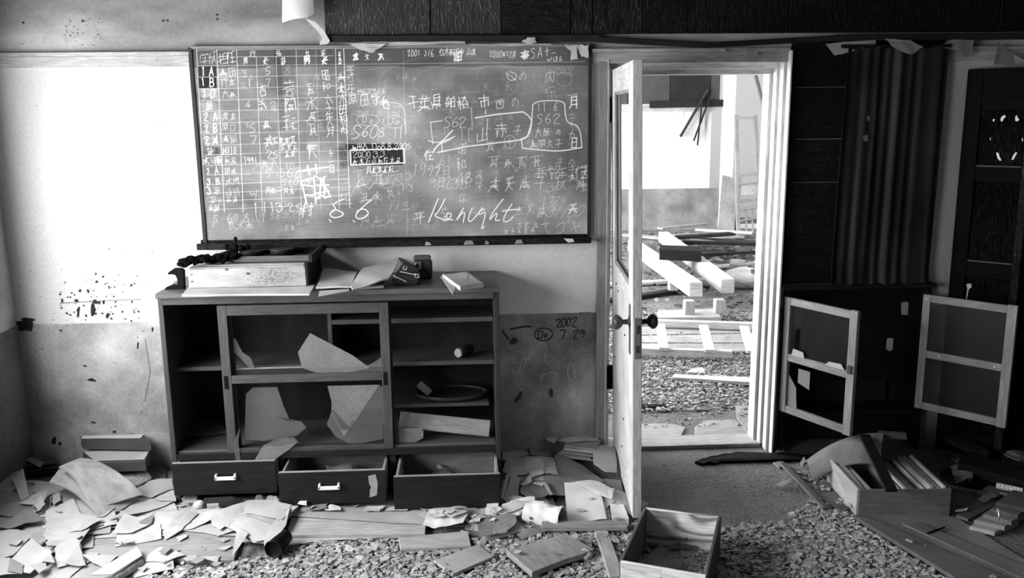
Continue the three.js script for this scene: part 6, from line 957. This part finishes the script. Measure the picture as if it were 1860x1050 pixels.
srand(515);
[[-1.76, 0.79, 0.4, 0.08, 0.07], [-1.66, 1.00, 0.3, 0.07, 0.11], [-1.90, 0.79, 2.2, 0.07, 0.11], [-1.89, 0.73, 0.3, 0.07, 0.13], [-1.65, 0.95, 1.2, 0.08, 0.08], [-1.76, 0.91, 2.2, 0.07, 0.08], [-1.86, 0.72, 0.9, 0.08, 0.08], [-1.55, 1.00, 0.2, 0.07, 0.10], [-1.89, 0.80, 2.8, 0.05, 0.11], [-1.83, 0.87, 2.8, 0.06, 0.07], [-1.85, 0.85, 0.1, 0.05, 0.10], [-1.61, 0.82, 1.2, 0.08, 0.08], [-1.77, 0.71, 1.9, 0.09, 0.07], [-1.69, 0.89, 0.5, 0.06, 0.13], [-1.26, 0.56, 2.2, 0.09, 0.08], [-1.50, 0.52, 1.1, 0.08, 0.11], [-1.40, 0.54, 1.1, 0.08, 0.11], [-1.55, 0.63, 3.1, 0.07, 0.07], [-1.36, 0.62, 1.3, 0.06, 0.10], [-1.67, 0.52, 2.0, 0.05, 0.12], [-1.75, 0.72, 2.5, 0.07, 0.11], [-1.63, 0.72, 1.3, 0.06, 0.13], [-1.58, 0.61, 2.7, 0.06, 0.11], [-1.66, 0.75, 0.8, 0.05, 0.13], [-1.64, 0.78, 3.1, 0.07, 0.07], [-1.81, 0.55, 1.2, 0.07, 0.13], [-1.64, 0.54, 1.7, 0.06, 0.08], [-1.46, 0.72, 0.2, 0.07, 0.11], [-0.92, 0.64, 2.8, 0.06, 0.11], [-0.88, 0.79, 1.5, 0.05, 0.07], [-1.05, 0.56, 2.0, 0.05, 0.12], [-1.23, 0.50, 0.5, 0.07, 0.10], [-1.13, 0.56, 1.5, 0.09, 0.10], [-0.85, 0.53, 3.1, 0.09, 0.10], [-1.03, 0.68, 2.8, 0.05, 0.11], [-1.04, 0.61, 2.2, 0.08, 0.08], [-0.94, 0.66, 1.5, 0.08, 0.07], [-1.00, 0.63, 2.7, 0.06, 0.12], [0.29, 0.60, 2.7, 0.05, 0.11], [0.26, 0.62, 1.3, 0.05, 0.08], [0.28, 0.42, 0.2, 0.06, 0.10], [0.26, 0.35, 2.4, 0.06, 0.12], [0.11, 0.71, 1.8, 0.09, 0.13], [0.34, 0.39, 1.1, 0.06, 0.12], [0.48, 0.54, 0.3, 0.05, 0.13], [0.65, 0.59, 2.3, 0.07, 0.10], [0.51, 0.64, 0.7, 0.06, 0.10], [-0.11, 0.68, 2.9, 0.05, 0.08], [0.04, 0.65, 0.8, 0.08, 0.11], [-0.11, 0.64, 0.9, 0.06, 0.12], [0.09, 0.73, 2.8, 0.09, 0.12], [0.07, 0.74, 0.3, 0.06, 0.08]].forEach(([x, z, a, w, h], i) => {
  if (inside([[-1.532, 0.954], [-0.913, 0.998], [-0.939, 0.759], [-1.078, 0.659], [-1.594, 0.702]], x, z) || inside([[-1.342, 0.52], [-0.962, 0.521], [-1.017, 0.285], [-1.429, 0.255]], x, z) || inside([[-1.924, 0.091], [-1.418, 0.129], [-1.638, -0.566], [-2.226, -0.613]], x, z) || inside([[-0.848, 0.922], [-0.695, 0.933], [-0.749, 0.642], [-0.914, 0.63]], x, z)) return;
  const c = Math.cos(a), n = Math.sin(a), p = [[-w, -h], [w, -h], [w, h], [-w, h]].map(([u, v]) => [x + u * c - v * n, z + u * n + v * c]);
  const lf = [rr(0, 0.012), 0, 0, rr(0, 0.008)];
  later(1, () => tag(obj('loose_page', floorSheet(p, { settle: true, wave: 0.003, lift: lf, thick: 0.0012 }), [P0, P1, P1, P2, printMats[1], printMats[2]][i % 6]), 'rectangular loose page lying half under the other papers on the floor', 'paper', 'loose pages under the litter'));
});

// ---- box of papers, curved sheet, boards on the dark side
{
  const Ht = 0.125, A = [1.634, 0.759], B = [2.023, 0.782], C = [2.139, 0.211], D = [1.683, 0.499];
  const dir = [B[0] - A[0], B[1] - A[1]], L = Math.hypot(...dir), ux = dir[0] / L, uz = dir[1] / L, dep = 0.36, nx = uz, nz = -ux;   // into the room's depth
  const t = thing('paper_box', 'shallow wooden box filled with upright bundles of paper', 'box');
  const pt = (a, d) => [A[0] + ux * a + nx * d, A[1] + uz * a + nz * d], m = wood(0.2), mw = wood(0.42);
  const sd = (p, q, mm, nm) => part(nm, bar([p[0], Ht / 2, p[1]], [q[0], Ht / 2, q[1]], 0.012, Ht, 0.002), mm, t);
  sd(pt(0, 0), pt(L, 0), m, 'front_board'); sd(pt(0, 0), pt(0, dep), mw, 'side_board'); sd(pt(L, 0), pt(L, dep), wood(0.07), 'side_board'); sd(pt(0, dep), pt(L, dep), m, 'back_board');
  part('box_bottom', plankGeo([pt(0, 0), pt(L, 0), pt(L, dep), pt(0, dep)], 0.003, 0.006), m, t);
  srand(61);
  const slots = [[0.03, 0.03, 0.1], [0.068, 0.022, 0.095], [0.185, 0.018, 0.105], [0.212, 0.022, 0.11], [0.24, 0.02, 0.1], [0.266, 0.016, 0.09], [0.3, 0.014, 0.1], [0.324, 0.024, 0.118], [0.352, 0.022, 0.112], [0.379, 0.02, 0.12]].map(([a, b, c]) => [a / 0.4 * L, b / 0.4 * L, c]);
  const names = ['first upright paper bundle in the box, under the curved sheet', 'second upright paper bundle in the box, beside the first', 'third upright paper bundle in the box, just past the dark lath', 'fourth upright paper bundle in the box, counted from the curved sheet', 'fifth upright paper bundle in the box, counted from the curved sheet', 'sixth upright paper bundle in the box, before the dark gap', 'seventh upright paper bundle in the box, past the dark gap', 'eighth upright paper bundle in the box, counted from the curved sheet', 'ninth upright paper bundle in the box, counted from the curved sheet', 'last upright paper bundle in the box, against the far side board'];
  slots.forEach(([a, w, h], i) => {
    const p = pt(a, 0.014), q = pt(a + rr(-0.008, 0.004), dep - 0.015);
    tag(obj('paper_bundle', bar([p[0], 0.01 + h / 2, p[1]], [q[0], 0.02 + h / 2, q[1]], w, h, 0.003), mat(rr(0.32, 0.5), { map: texPaper })), names[i], 'paper bundle', 'paper bundles upright in the wooden box');
  });
  tag(obj('dark_lath', bar([...[1.736, 0.15, 0.839]], [...[1.786, 0.25, 0.456]], 0.05, 0.012), M.blackWood), 'black slat lying across the box of papers', 'slat');
  bent('curved_sheet', 'curved fibreboard sheet arched over the corner of the paper box', 'board', [[1.593, 0.02, 0.246], [1.575, 0, 0.406], [1.8, 0.16, 0.593], [1.946, 0.19, 0.323]], 0.045, mat(0.2, { map: texConcrete }), { thick: 0.006, wave: 0.001, hump2: 0.06 });
  plank('dark_board', 'small pale card lying on the shelf floor of the wall cupboard', 'card', [[1.877, 0.397], [1.999, 0.435], [2.036, 0.352], [1.922, 0.314]], 0.212, 0.004, wood(0.12));
}
function plankGeo(pts, y, t) { const o = plank('x', '', '', pts, y, t, M.card); scene.remove(o); used.set('x', 0); return o.geometry; }
plank('charred_strip', 'black charred strip lying across the doorway threshold', 'charred strip', [[1.094, 0.14], [1.143, 0.101], [1.163, 0.117], [1.207, 0.07], [1.23, 0.087], [1.269, 0.046], [1.311, 0.057], [1.342, 0.029], [1.555, 0.068], [1.683, 0.1], [1.661, 0.156], [1.532, 0.131], [1.316, 0.115], [1.257, 0.146], [1.234, 0.13], [1.192, 0.162], [1.164, 0.145], [1.129, 0.171]], 0.003, 0.012, mat(0.012, { map: texRough, roughness: 0.9 }));
tag(obj('wood_lath', bar([1.51, 0.012, 0.179], [1.514, 0.02, 0.718], 0.028, 0.016), wood(0.13)), 'long splintered lath lying beside the curved sheet', 'lath');
tag(obj('wood_lath', bar([1.535, 0.01, 0.715], [1.541, 0.01, 0.88], 0.02, 0.01), wood(0.16)), 'short lath continuing the line of the long one', 'lath');
plank('small_block', 'small pale wooden slip at the end of the long lath', 'wood slip', [[1.474, 0.171], [1.485, 0.234], [1.515, 0.209], [1.5, 0.159]], 0.002, 0.008, wood(0.3));
paper('folded paper scrap on the bare concrete beside the lath', [[1.388, 0.44], [1.482, 0.403], [1.491, 0.435], [1.41, 0.472]], P3, { y: 0.004, wave: 0.02, lift: [0, .015, .01, 0] });
paper('pale torn scrap near the jamb foot, in the dark', [[1.52, 0.071], [1.584, -0.03], [1.569, 0.074]], P2, { y: 0.03, wave: 0.01, lift: [0, .03, 0] });
paper('pale curl between the curved sheet and charred strip', [[1.593, 0.205], [1.635, 0.152], [1.63, 0.194], [1.593, 0.246]], P3, { y: 0.02, wave: 0.02 });
paper('white crumpled scrap at the corner of the paper box', [[1.609, 0.676], [1.652, 0.622], [1.642, 0.678], [1.619, 0.731], [1.605, 0.719]], P1, { y: 0.02, wave: 0.05 });
plank('flat_board', 'flat grey board under the curved sheet', 'board', [[1.534, 0.535], [1.582, 0.729], [1.657, 0.68], [1.671, 0.521]], 0.003, 0.006, wood(0.13));
plank('floor_sheet', 'wide pale hardboard sheet under the paper box', 'board', [[1.623, 0.778], [1.953, 0.76], [2.041, 0.819], [2.107, 1.197], [2.031, 1.409], [1.866, 1.349]], 0.004, 0.006, mat(0.26, { map: texCard }));
plank('long_plank', 'long dark plank reaching from the paper box to the picture corner', 'plank', [[1.603, 0.814], [1.67, 0.85], [1.983, 1.418], [1.78, 1.422]], 0.012, 0.016, wood(0.13));
plank('long_plank', 'second long board beside the dark plank', 'plank', [[1.778, 0.868], [1.851, 0.863], [2.101, 1.303], [2.037, 1.398]], 0.012, 0.006, mat(0.2, { map: texCard }));
tag(obj('wood_chip', bar([1.831, 0.02, 0.964], [1.929, 0.02, 0.918], 0.01, 0.008), M.blackWood), 'dark splinter lying on the hardboard', 'splinter');
// ---- dark heap by the end wall
plank('black_beam', 'thick black beam lying across the rubbish by the end wall', 'beam', [[2.248, 0.439], [2.445, 0.701], [2.528, 0.575], [2.36, 0.298]], 0.05, 0.045, M.blackWood);
plank('dark_batten', 'dark frame piece leaning low behind the paper box', 'frame', [[2.366, 0.102], [2.409, 0.409], [2.484, 0.297], [2.456, -0.01]], 0.07, 0.02, wood(0.04));
const heap = [
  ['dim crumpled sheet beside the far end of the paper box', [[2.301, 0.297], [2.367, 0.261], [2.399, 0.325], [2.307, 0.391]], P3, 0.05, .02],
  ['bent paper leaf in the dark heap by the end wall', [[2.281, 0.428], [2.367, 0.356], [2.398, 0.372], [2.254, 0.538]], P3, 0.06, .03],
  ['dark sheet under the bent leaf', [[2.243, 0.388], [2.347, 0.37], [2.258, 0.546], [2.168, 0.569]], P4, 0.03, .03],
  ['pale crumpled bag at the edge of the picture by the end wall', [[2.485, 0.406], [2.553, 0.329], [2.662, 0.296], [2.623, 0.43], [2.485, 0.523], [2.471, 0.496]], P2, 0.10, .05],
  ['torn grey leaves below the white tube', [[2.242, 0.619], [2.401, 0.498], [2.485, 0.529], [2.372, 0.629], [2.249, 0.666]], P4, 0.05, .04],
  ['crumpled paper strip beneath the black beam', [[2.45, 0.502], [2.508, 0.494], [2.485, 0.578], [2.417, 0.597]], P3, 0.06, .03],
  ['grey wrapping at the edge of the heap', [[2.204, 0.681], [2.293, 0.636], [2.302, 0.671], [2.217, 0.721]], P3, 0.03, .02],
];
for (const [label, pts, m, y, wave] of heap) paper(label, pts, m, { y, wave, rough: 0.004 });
tag(obj('paper_tube', rod([2.294, 0.08, 0.667], [2.373, 0.08, 0.73], 0.014, 0.013, 14), P0), 'bright white paper tube in the heap by the end wall', 'tube');
plank('brown_board', 'board leaning from the paper box towards the heap', 'board', [[2.038, 0.815], [2.061, 0.858], [2.27, 0.725], [2.262, 0.68]], 0.01, 0.012, wood(0.14));
srand(71);
for (let i = 0; i < 5; i++) plank('book', ['lowest worn book in the pile at the picture edge', 'second worn book in the pile at the picture edge', 'third worn book in the pile at the picture edge', 'fourth worn book in the pile at the picture edge', 'top worn book in the pile at the picture edge'][i], 'book', [[[2.028, 0.927], [2.111, 0.992], [2.256, 0.888], [2.183, 0.815]]][0].map(([x, z]) => [x + i * 0.035 + rr(-0.01, 0.01), z + rr(-0.015, 0.015) - i * 0.012]), 0.006 + i * 0.019, 0.017, [M.card, P3, M.cardDark, mat(0.12, { map: texCard }), mat(0.08, { map: texCard })][i]);
tag(obj('ring_binder', new THREE.TorusGeometry(0.022, 0.004, 8, 24, 4.2).rotateY(1.2).translate(2.12, 0.09, 0.962), M.steel), 'shiny ring at the end of the worn books', 'ring');
layPapers();

// ---------------------------------------------------------------- things in the room behind
{
  const wz = wood(0.85), wd = wood(0.6);
  const b = thing('trestle_bench', 'pale trestle of two long square beams on short legs seen through the doorway', 'trestle');
  const beam = (p, q) => part('beam', bar(p, q, 0.115, 0.125, 0.004), wz, b);
  beam([1.903, 0.24, -2.98], [1.85, 0.24, -5.518]); beam([2.207, 0.24, -3.093], [2.34, 0.24, -6.181]);
  const leg = (x, z, h) => part('leg', cbox(x - 0.04, 0.075, z - 0.04, x + 0.04, h, z + 0.04, 0.003, 'y'), wd, b);
  leg(1.801, -2.798, 0.19); leg(2.057, -2.814, 0.19); leg(1.899, -3.786, 0.19);
  part('foot_board', plankGeo([[1.508, -2.688], [2.031, -2.657], [2.077, -2.982], [1.582, -2.945]], 0.02, 0.055), wd, b);
  tag(obj('dark_tray', [plankGeo([[1.846, -4.146], [2.205, -3.963], [2.293, -4.273], [1.913, -4.431]], 0.306, 0.10)], wood(0.008)), 'dark wooden box lying across the trestle beams', 'box');
}
{
  const t = thing('pallet_frame', 'pale wooden pallet frame with slats on the floor behind the doorway', 'pallet'), m = wood(0.75);
  part('rail', bar([1.145, 0.06, -1.761], [1.807, 0.06, -1.615], 0.05, 0.05), m, t); part('rail', bar([1.433, 0.06, -2.585], [2.226, 0.06, -2.399], 0.06, 0.05), m, t);
  for (const [x0, y0, x1, y1] of [[[1.476, 0.09, -2.381], [1.344, 0.09, -1.676]], [[1.794, 0.09, -2.315], [1.646, 0.09, -1.591]], [[2.091, 0.09, -2.252], [1.92, 0.09, -1.538]]].map(([a, b]) => [a, b, 0, 0])) part('slat', bar(x0, y0, 0.07, 0.02), m, t);
  for (const [i, c] of [[[1.26, -2.366], [2.211, -2.348], [2.272, -2.56], [1.35, -2.609]], [[1.217, -2.136], [2.115, -2.054], [2.2, -2.314], [1.254, -2.332]], [[1.176, -1.92], [2.036, -1.813], [2.105, -2.023], [1.211, -2.104]]].entries()) part('floor_board', plankGeo(c, 0.008, 0.012), wood(0.5 + i * 0.05), t);
}
plank('pale_lath', 'long pale lath lying on the chips beyond the threshold', 'lath', [[1.299, -1.207], [1.755, -1.062], [1.795, -1.165], [1.323, -1.279]], 0.01, 0.02, wood(0.7));
plank('pale_board', 'rounded pale board end on the chips beyond the threshold', 'board', [[1.421, -1.353], [1.526, -1.332], [1.564, -1.392], [1.555, -1.457], [1.472, -1.425]], 0.006, 0.012, wood(0.7));
plank('black_lath', 'black strip half hidden behind the door on the far floor', 'lath', [[0.989, -0.668], [1.136, -0.676], [1.145, -0.714], [1, -0.726]], 0.006, 0.015, M.blackWood);
plank('floor_panel', 'thin pale floor sheet just inside the next room by the door', 'floor sheet', [[0.848, -0.176], [1.099, -0.188], [1.171, -0.359], [1.095, -0.426], [0.894, -0.425]], 0.004, 0.005, wood(0.45));
plank('floor_panel', 'thin pale floor sheet just inside the next room by the far jamb', 'floor sheet', [[1.161, -0.12], [1.492, -0.206], [1.477, -0.449], [1.306, -0.463], [1.222, -0.355]], 0.004, 0.005, wood(0.45));
plank('floor_panel', 'pale floor sheet along the far jamb in the next room', 'floor sheet', [[1.475, -0.208], [1.564, -0.371], [1.64, -0.684], [1.545, -0.672], [1.489, -0.467]], 0.009, 0.005, wood(0.42));
{ // lattice frame and planks leaning against the far wall
  const zb = -7.6, q = (x, y) => [[[3.673, 1.661], [3.964, 1.658], [4.056, 0.001], [3.689, -0.008]]], c = [[[3.674, 1.654], [3.972, 1.644], [4.022, 0.062], [3.674, -0.008]]][0];
  const L = (u, v) => { const x = lerp(lerp(c[0][0], c[1][0], u), lerp(c[3][0], c[2][0], u), v), y = lerp(lerp(c[0][1], c[1][1], u), lerp(c[3][1], c[2][1], u), v); return [x, Math.max(y, 0.02), zb - 0.3 * (1 - v)]; };
  const t = thing('lattice_door', 'tall pale lattice door leaning in the far corner of the next room', 'lattice door'), m = wood(0.4), w = 0.05;
  part('stile', bar(L(0.06, 0), L(0.06, 1), w, 0.04, 0.003, [0, 0, 1]), m, t); part('stile', bar(L(0.94, 0), L(0.94, 1), w, 0.04, 0.003, [0, 0, 1]), m, t);
  for (const v of [0.02, 0.49, 0.56, 0.7, 0.77, 0.86, 0.98]) part('rail', bar(L(0.06, v), L(0.94, v), 0.045, 0.03, 0.003), m, t);
  part('slat', bar(L(0.4, 0.77), L(0.4, 0.97), 0.03, 0.015, 0.002, [0, 0, 1]), m, t); part('slat', bar(L(0.65, 0.77), L(0.65, 0.97), 0.03, 0.015, 0.002, [0, 0, 1]), m, t);
  part('panel', bar(L(0.5, 0.51), L(0.5, 0.66), 0.26, 0.01, 0.002, [0, 0, 1]), wood(0.55), t);
  tag(obj('leaning_plank', bar([3.7, 0.796, -8.1], [3.517, 0.101, -7.6], 0.24, 0.03, 0.003, [0, 0, 1]), wood(0.55)), 'wide pale plank standing beside the lattice door', 'plank');
  tag(obj('leaning_plank', bar([3.872, 0.779, -8.3], [3.671, 0.047, -7.7], 0.07, 0.03, 0.003, [0, 0, 1]), wood(0.05)), 'narrow dark plank standing between wide plank and lattice door', 'plank');
  tag(obj('fallen_lath', bar([3.465, 2.017, -8.535], [3.085, 1.356, -8.53], 0.05, 0.03), wood(0.05)), 'longest broken lath hanging from the dark boards of the far wall', 'lath');
  tag(obj('fallen_lath', bar([3.491, 1.909, -8.503], [3.271, 1.293, -8.498], 0.03, 0.02), wood(0.03)), 'thin broken lath hanging second from the far pillar', 'lath');
  tag(obj('fallen_lath', bar([3.375, 1.894, -8.48], [3.323, 1.23, -8.476], 0.02, 0.02), wood(0.03)), 'thinnest broken lath hanging nearest the longest one', 'lath');
  tag(obj('fallen_board', bar([2.626, 1.81, -8.52], [3.767, 1.823, -8.565], 0.02, 0.10), wood(0.03)), 'dark sagging board along the foot of the far frieze', 'board');
  tag(obj('sloping_pole', bar([4.171, 2.198, -8.6], [4.196, 1.678, -8.2], 0.04, 0.04), wood(0.2)), 'sloping pole above the lattice door', 'pole');
}
srand(91);
{ // broken timber piled at the far side
  const W = [[2.66, -6.65], [2.89, -6.87], [3.20, -7.36], [3.10, -6.60], [2.59, -5.98], [2.97, -5.93], [2.93, -5.33], [2.85, -4.80], [3.17, -7.10], [3.17, -6.36], [2.76, -4.33], [2.63, -4.34], [2.47, -6.44], [3.50, -7.90], [3.34, -7.08], [3.16, -5.70], [2.51, -3.78], [2.53, -3.52], [1.81, -4.43], [1.75, -3.86], [2.88, -7.41], [2.83, -6.40]];
  const laid = [], SACK = [2.7, -4.184];
  for (let i = 0; i < W.length; i++) {
    const [x, z] = W[i], a = rr(-0.5, 0.9), l = rr(0.25, 0.7), w = rr(0.05, 0.16), t = rr(0.015, 0.04), pts = [];
    if (Math.hypot(x - SACK[0], z - SACK[1]) < 0.75) continue;
    for (let k = -4; k <= 4; k++) pts.push([x + (Math.cos(a) * l * k) / 4, z + (Math.sin(a) * l * k) / 4]);
    let y = 0.012; for (const o of laid) if (o.pts.some((p) => pts.some((q) => Math.hypot(p[0] - q[0], p[1] - q[1]) < 0.12 + (o.w + w) / 2))) y = Math.max(y, o.top + 0.004);
    laid.push({ pts, w, top: y + t });
    tag(obj('broken_timber', bar([x - Math.cos(a) * l, y + t / 2, z - Math.sin(a) * l], [x + Math.cos(a) * l, y + t / 2, z + Math.sin(a) * l], w, t), [wood(0.4), wood(0.05), wood(0.6), wood(0.02)][i % 4]), 'broken length of timber in the pile at the far side of the next room', 'timber', 'broken timbers piled in the next room');
  }
  tag(obj('pale_sack', (() => { const g = new THREE.IcosahedronGeometry(0.2, 3), p = g.attributes.position; for (let k = 0; k < p.count; k++) { const q = 0.8 + 0.4 * fbm(p.getX(k) * 6 + 3, p.getY(k) * 6 + p.getZ(k) * 5, 8, 3); p.setXYZ(k, p.getX(k) * q * 1.1, p.getY(k) * q * 0.5, p.getZ(k) * q * 0.8); } g.translate(2.7, 0.1, -4.184); return flat(g); })(), mat(0.75, { map: texCard })), 'pale lumpy sack lying beyond the trestle beams', 'sack');
  tag(obj('stone_block', plankGeo([[2.635, -4.475], [2.762, -4.394], [2.877, -4.724], [2.753, -4.81]], 0.01, 0.18), mat(0.4, { map: texConcrete })), 'grey block beside the lumpy sack', 'block');
}
// ---------------------------------------------------------------- plaster and paint chips over the floor
const chipGeos = []; srand(123);
for (let k = 0; k < 14; k++) {
  const n = 4 + Math.floor(rnd() * 4), pts = [];
  for (let i = 0; i < n; i++) { const a = ((i + rr(-0.32, 0.32)) / n) * 6.2832, r = rr(0.6, 1.15); pts.push(new THREE.Vector2(Math.cos(a) * r, Math.sin(a) * r * rr(0.55, 0.95))); }
  const g = new THREE.ExtrudeGeometry(new THREE.Shape(pts), { depth: 0.13, bevelEnabled: false }).rotateX(-Math.PI / 2); g.deleteAttribute('uv');
  const f = metricUV(flat(g), null, 0.2); f.clearGroups(); chipGeos.push(f);
}
const chipMats = [0.85, 0.72, 0.6, 0.95, 0.5].map((v) => mat(v, { map: texConcrete, roughness: 0.95 }));
// where chips lie thick: patches [x, z, reach x, reach z, weight]
const FRONT = [[-1.05, 1.04, 0.23, 0.18, 0.9], [-0.47, 1.04, 0.42, 0.22, 1], [-0.02, 1.09, 0.42, 0.27, 1], [0.39, 1.01, 0.28, 0.24, 0.9], [0.57, 0.93, 0.13, 0.25, 0.6], [0.23, 0.79, 0.36, 0.12, 0.35], [1.19, 1.15, 0.46, 0.36, 0.9], [1.62, 1.10, 0.42, 0.34, 0.95], [1.59, 0.76, 0.25, 0.21, 0.8], [1.54, 0.48, 0.15, 0.27, 0.5], [0.85, 1.00, 0.13, 0.19, 0.8], [0.78, 0.80, 0.16, 0.19, 0.2]];
const BARE = [[1.21, 0.39, 0.41, 0.41], [0.80, 0.48, 0.17, 0.42]];
const SHEET = [[1.609, 0.752], [1.967, 0.736], [2.176, 0.669], [2.359, 0.919], [2.034, 1.407], [1.909, 1.38]];
const inSheet = (x, z) => { let c = false; for (let i = 0, j = SHEET.length - 1; i < SHEET.length; j = i++) { const [a, b] = SHEET[i], [p, q] = SHEET[j]; if (b > z !== q > z && x < ((p - a) * (z - b)) / (q - b) + a) c = !c; } return c; };
function dens(x, z) { if (inSheet(x, z)) return 0; let d = 0; for (const [a, b, rx, rz, w] of FRONT) { const q = ((x - a) / rx) ** 2 + ((z - b) / rz) ** 2; if (q < 1) d = Math.max(d, w * Math.min(1, (1 - q) * 2.5)); } for (const [a, b, rx, rz] of BARE) { const q = ((x - a) / rx) ** 2 + ((z - b) / rz) ** 2; if (q < 1) d *= Math.max(0, 1 - (1 - q) * 3); } return d * (0.35 + 1.1 * fbm(x * 5, z * 5, 4, 3)); }
{
  srand(777); let n = 0, tries = 0;
  const e = new THREE.Euler();
  while (n < 300 && tries++ < 60000) {                       // the largest, each a thing of its own
    const x = rr(-1.25, 2.0), z = rr(0.55, 1.4); if (rnd() > dens(x, z) || highest(heights, x, z, 2) > 0.012) continue;
    const m = new THREE.Mesh(chipGeos[Math.floor(rnd() * 14)], chipMats[Math.floor(rnd() * 5)]); m.name = numbered('plaster_chip'); m.castShadow = m.receiveShadow = true;
    const s = rr(0.014, 0.031); m.scale.set(s, rr(0.025, 0.05), s); m.position.set(x, rr(0.006, 0.014) + highest(heights, x, z, 2), z); m.rotation.set(rr(-0.14, 0.14), rr(0, 6.28), rr(-0.14, 0.14));
    tag(m, 'flat broken plaster chip lying in the rubble on the floor', 'plaster chip', 'plaster chips strewn over the near floor'); scene.add(m); n++;
  }
  const fill = (name, label, count, sampler, smin, smax, ymax, cols) => {
    const geos = chipGeos.slice(0, 1), inst = new THREE.InstancedMesh(geos[0], mat(1, { map: texConcrete, roughness: 0.95 }), count), q = new THREE.Quaternion(), M4 = new THREE.Matrix4(), c = new THREE.Color();
    let k = 0, t = 0;
    while (k < count && t++ < count * 60) { const p = sampler(); if (!p) continue; const s = lerp(smin, smax, rnd() ** 2); q.setFromEuler(e.set(rr(-0.35, 0.35), rr(0, 6.28), rr(-0.35, 0.35))); M4.compose(new THREE.Vector3(p[0], rr(0.001, ymax) + highest(heights, p[0], p[1], 1), p[1]), q, new THREE.Vector3(s * rr(0.6, 1.1), rr(0.02, 0.05), s * rr(0.7, 1.2))); inst.setMatrixAt(k, M4); const v = lerp(cols[0], cols[1], rnd()); inst.setColorAt(k, c.setRGB(v, v, v)); k++; }
    inst.count = k; inst.name = name; inst.castShadow = inst.receiveShadow = true; scene.add(inst); tag(inst, label, 'rubble', null, 'stuff');
  };
  fill('chip_rubble', 'fine plaster chips strewn thickly over the near floor', 12000, () => { const x = rr(-1.5, 2.4), z = rr(-0.02, 1.55); return rnd() < dens(x, z) && (highest(heights, x, z, 1) < 0.004 || rnd() < 0.004) ? [x, z] : null; }, 0.006, 0.019, 0.012, [0.3, 0.95]);
  fill('chip_rubble_behind', 'fine pale plaster chips covering the floor beyond the doorway', 15000, () => { const z = -rr(0.35, 3.2), x = rr(0.4, 2.6); const d = z > -1.7 ? (z < -0.62 ? 1 : 0.25 * fbm(x * 6, z * 6, 3, 2)) : 0.5; return rnd() < d * (0.3 + fbm(x * 4, z * 4, 9, 3)) ? [x, z] : null; }, 0.006, 0.019, 0.016, [0.3, 0.9]);
  fill('dust_debris', 'mixed pale debris scattered over the far floor of the next room', 2600, () => { const z = -rr(2.6, 8.3), x = rr(0.5, 4.6); return [x, z]; }, 0.015, 0.06, 0.03, [0.05, 0.6]);
}

renderer.render(scene, camera);
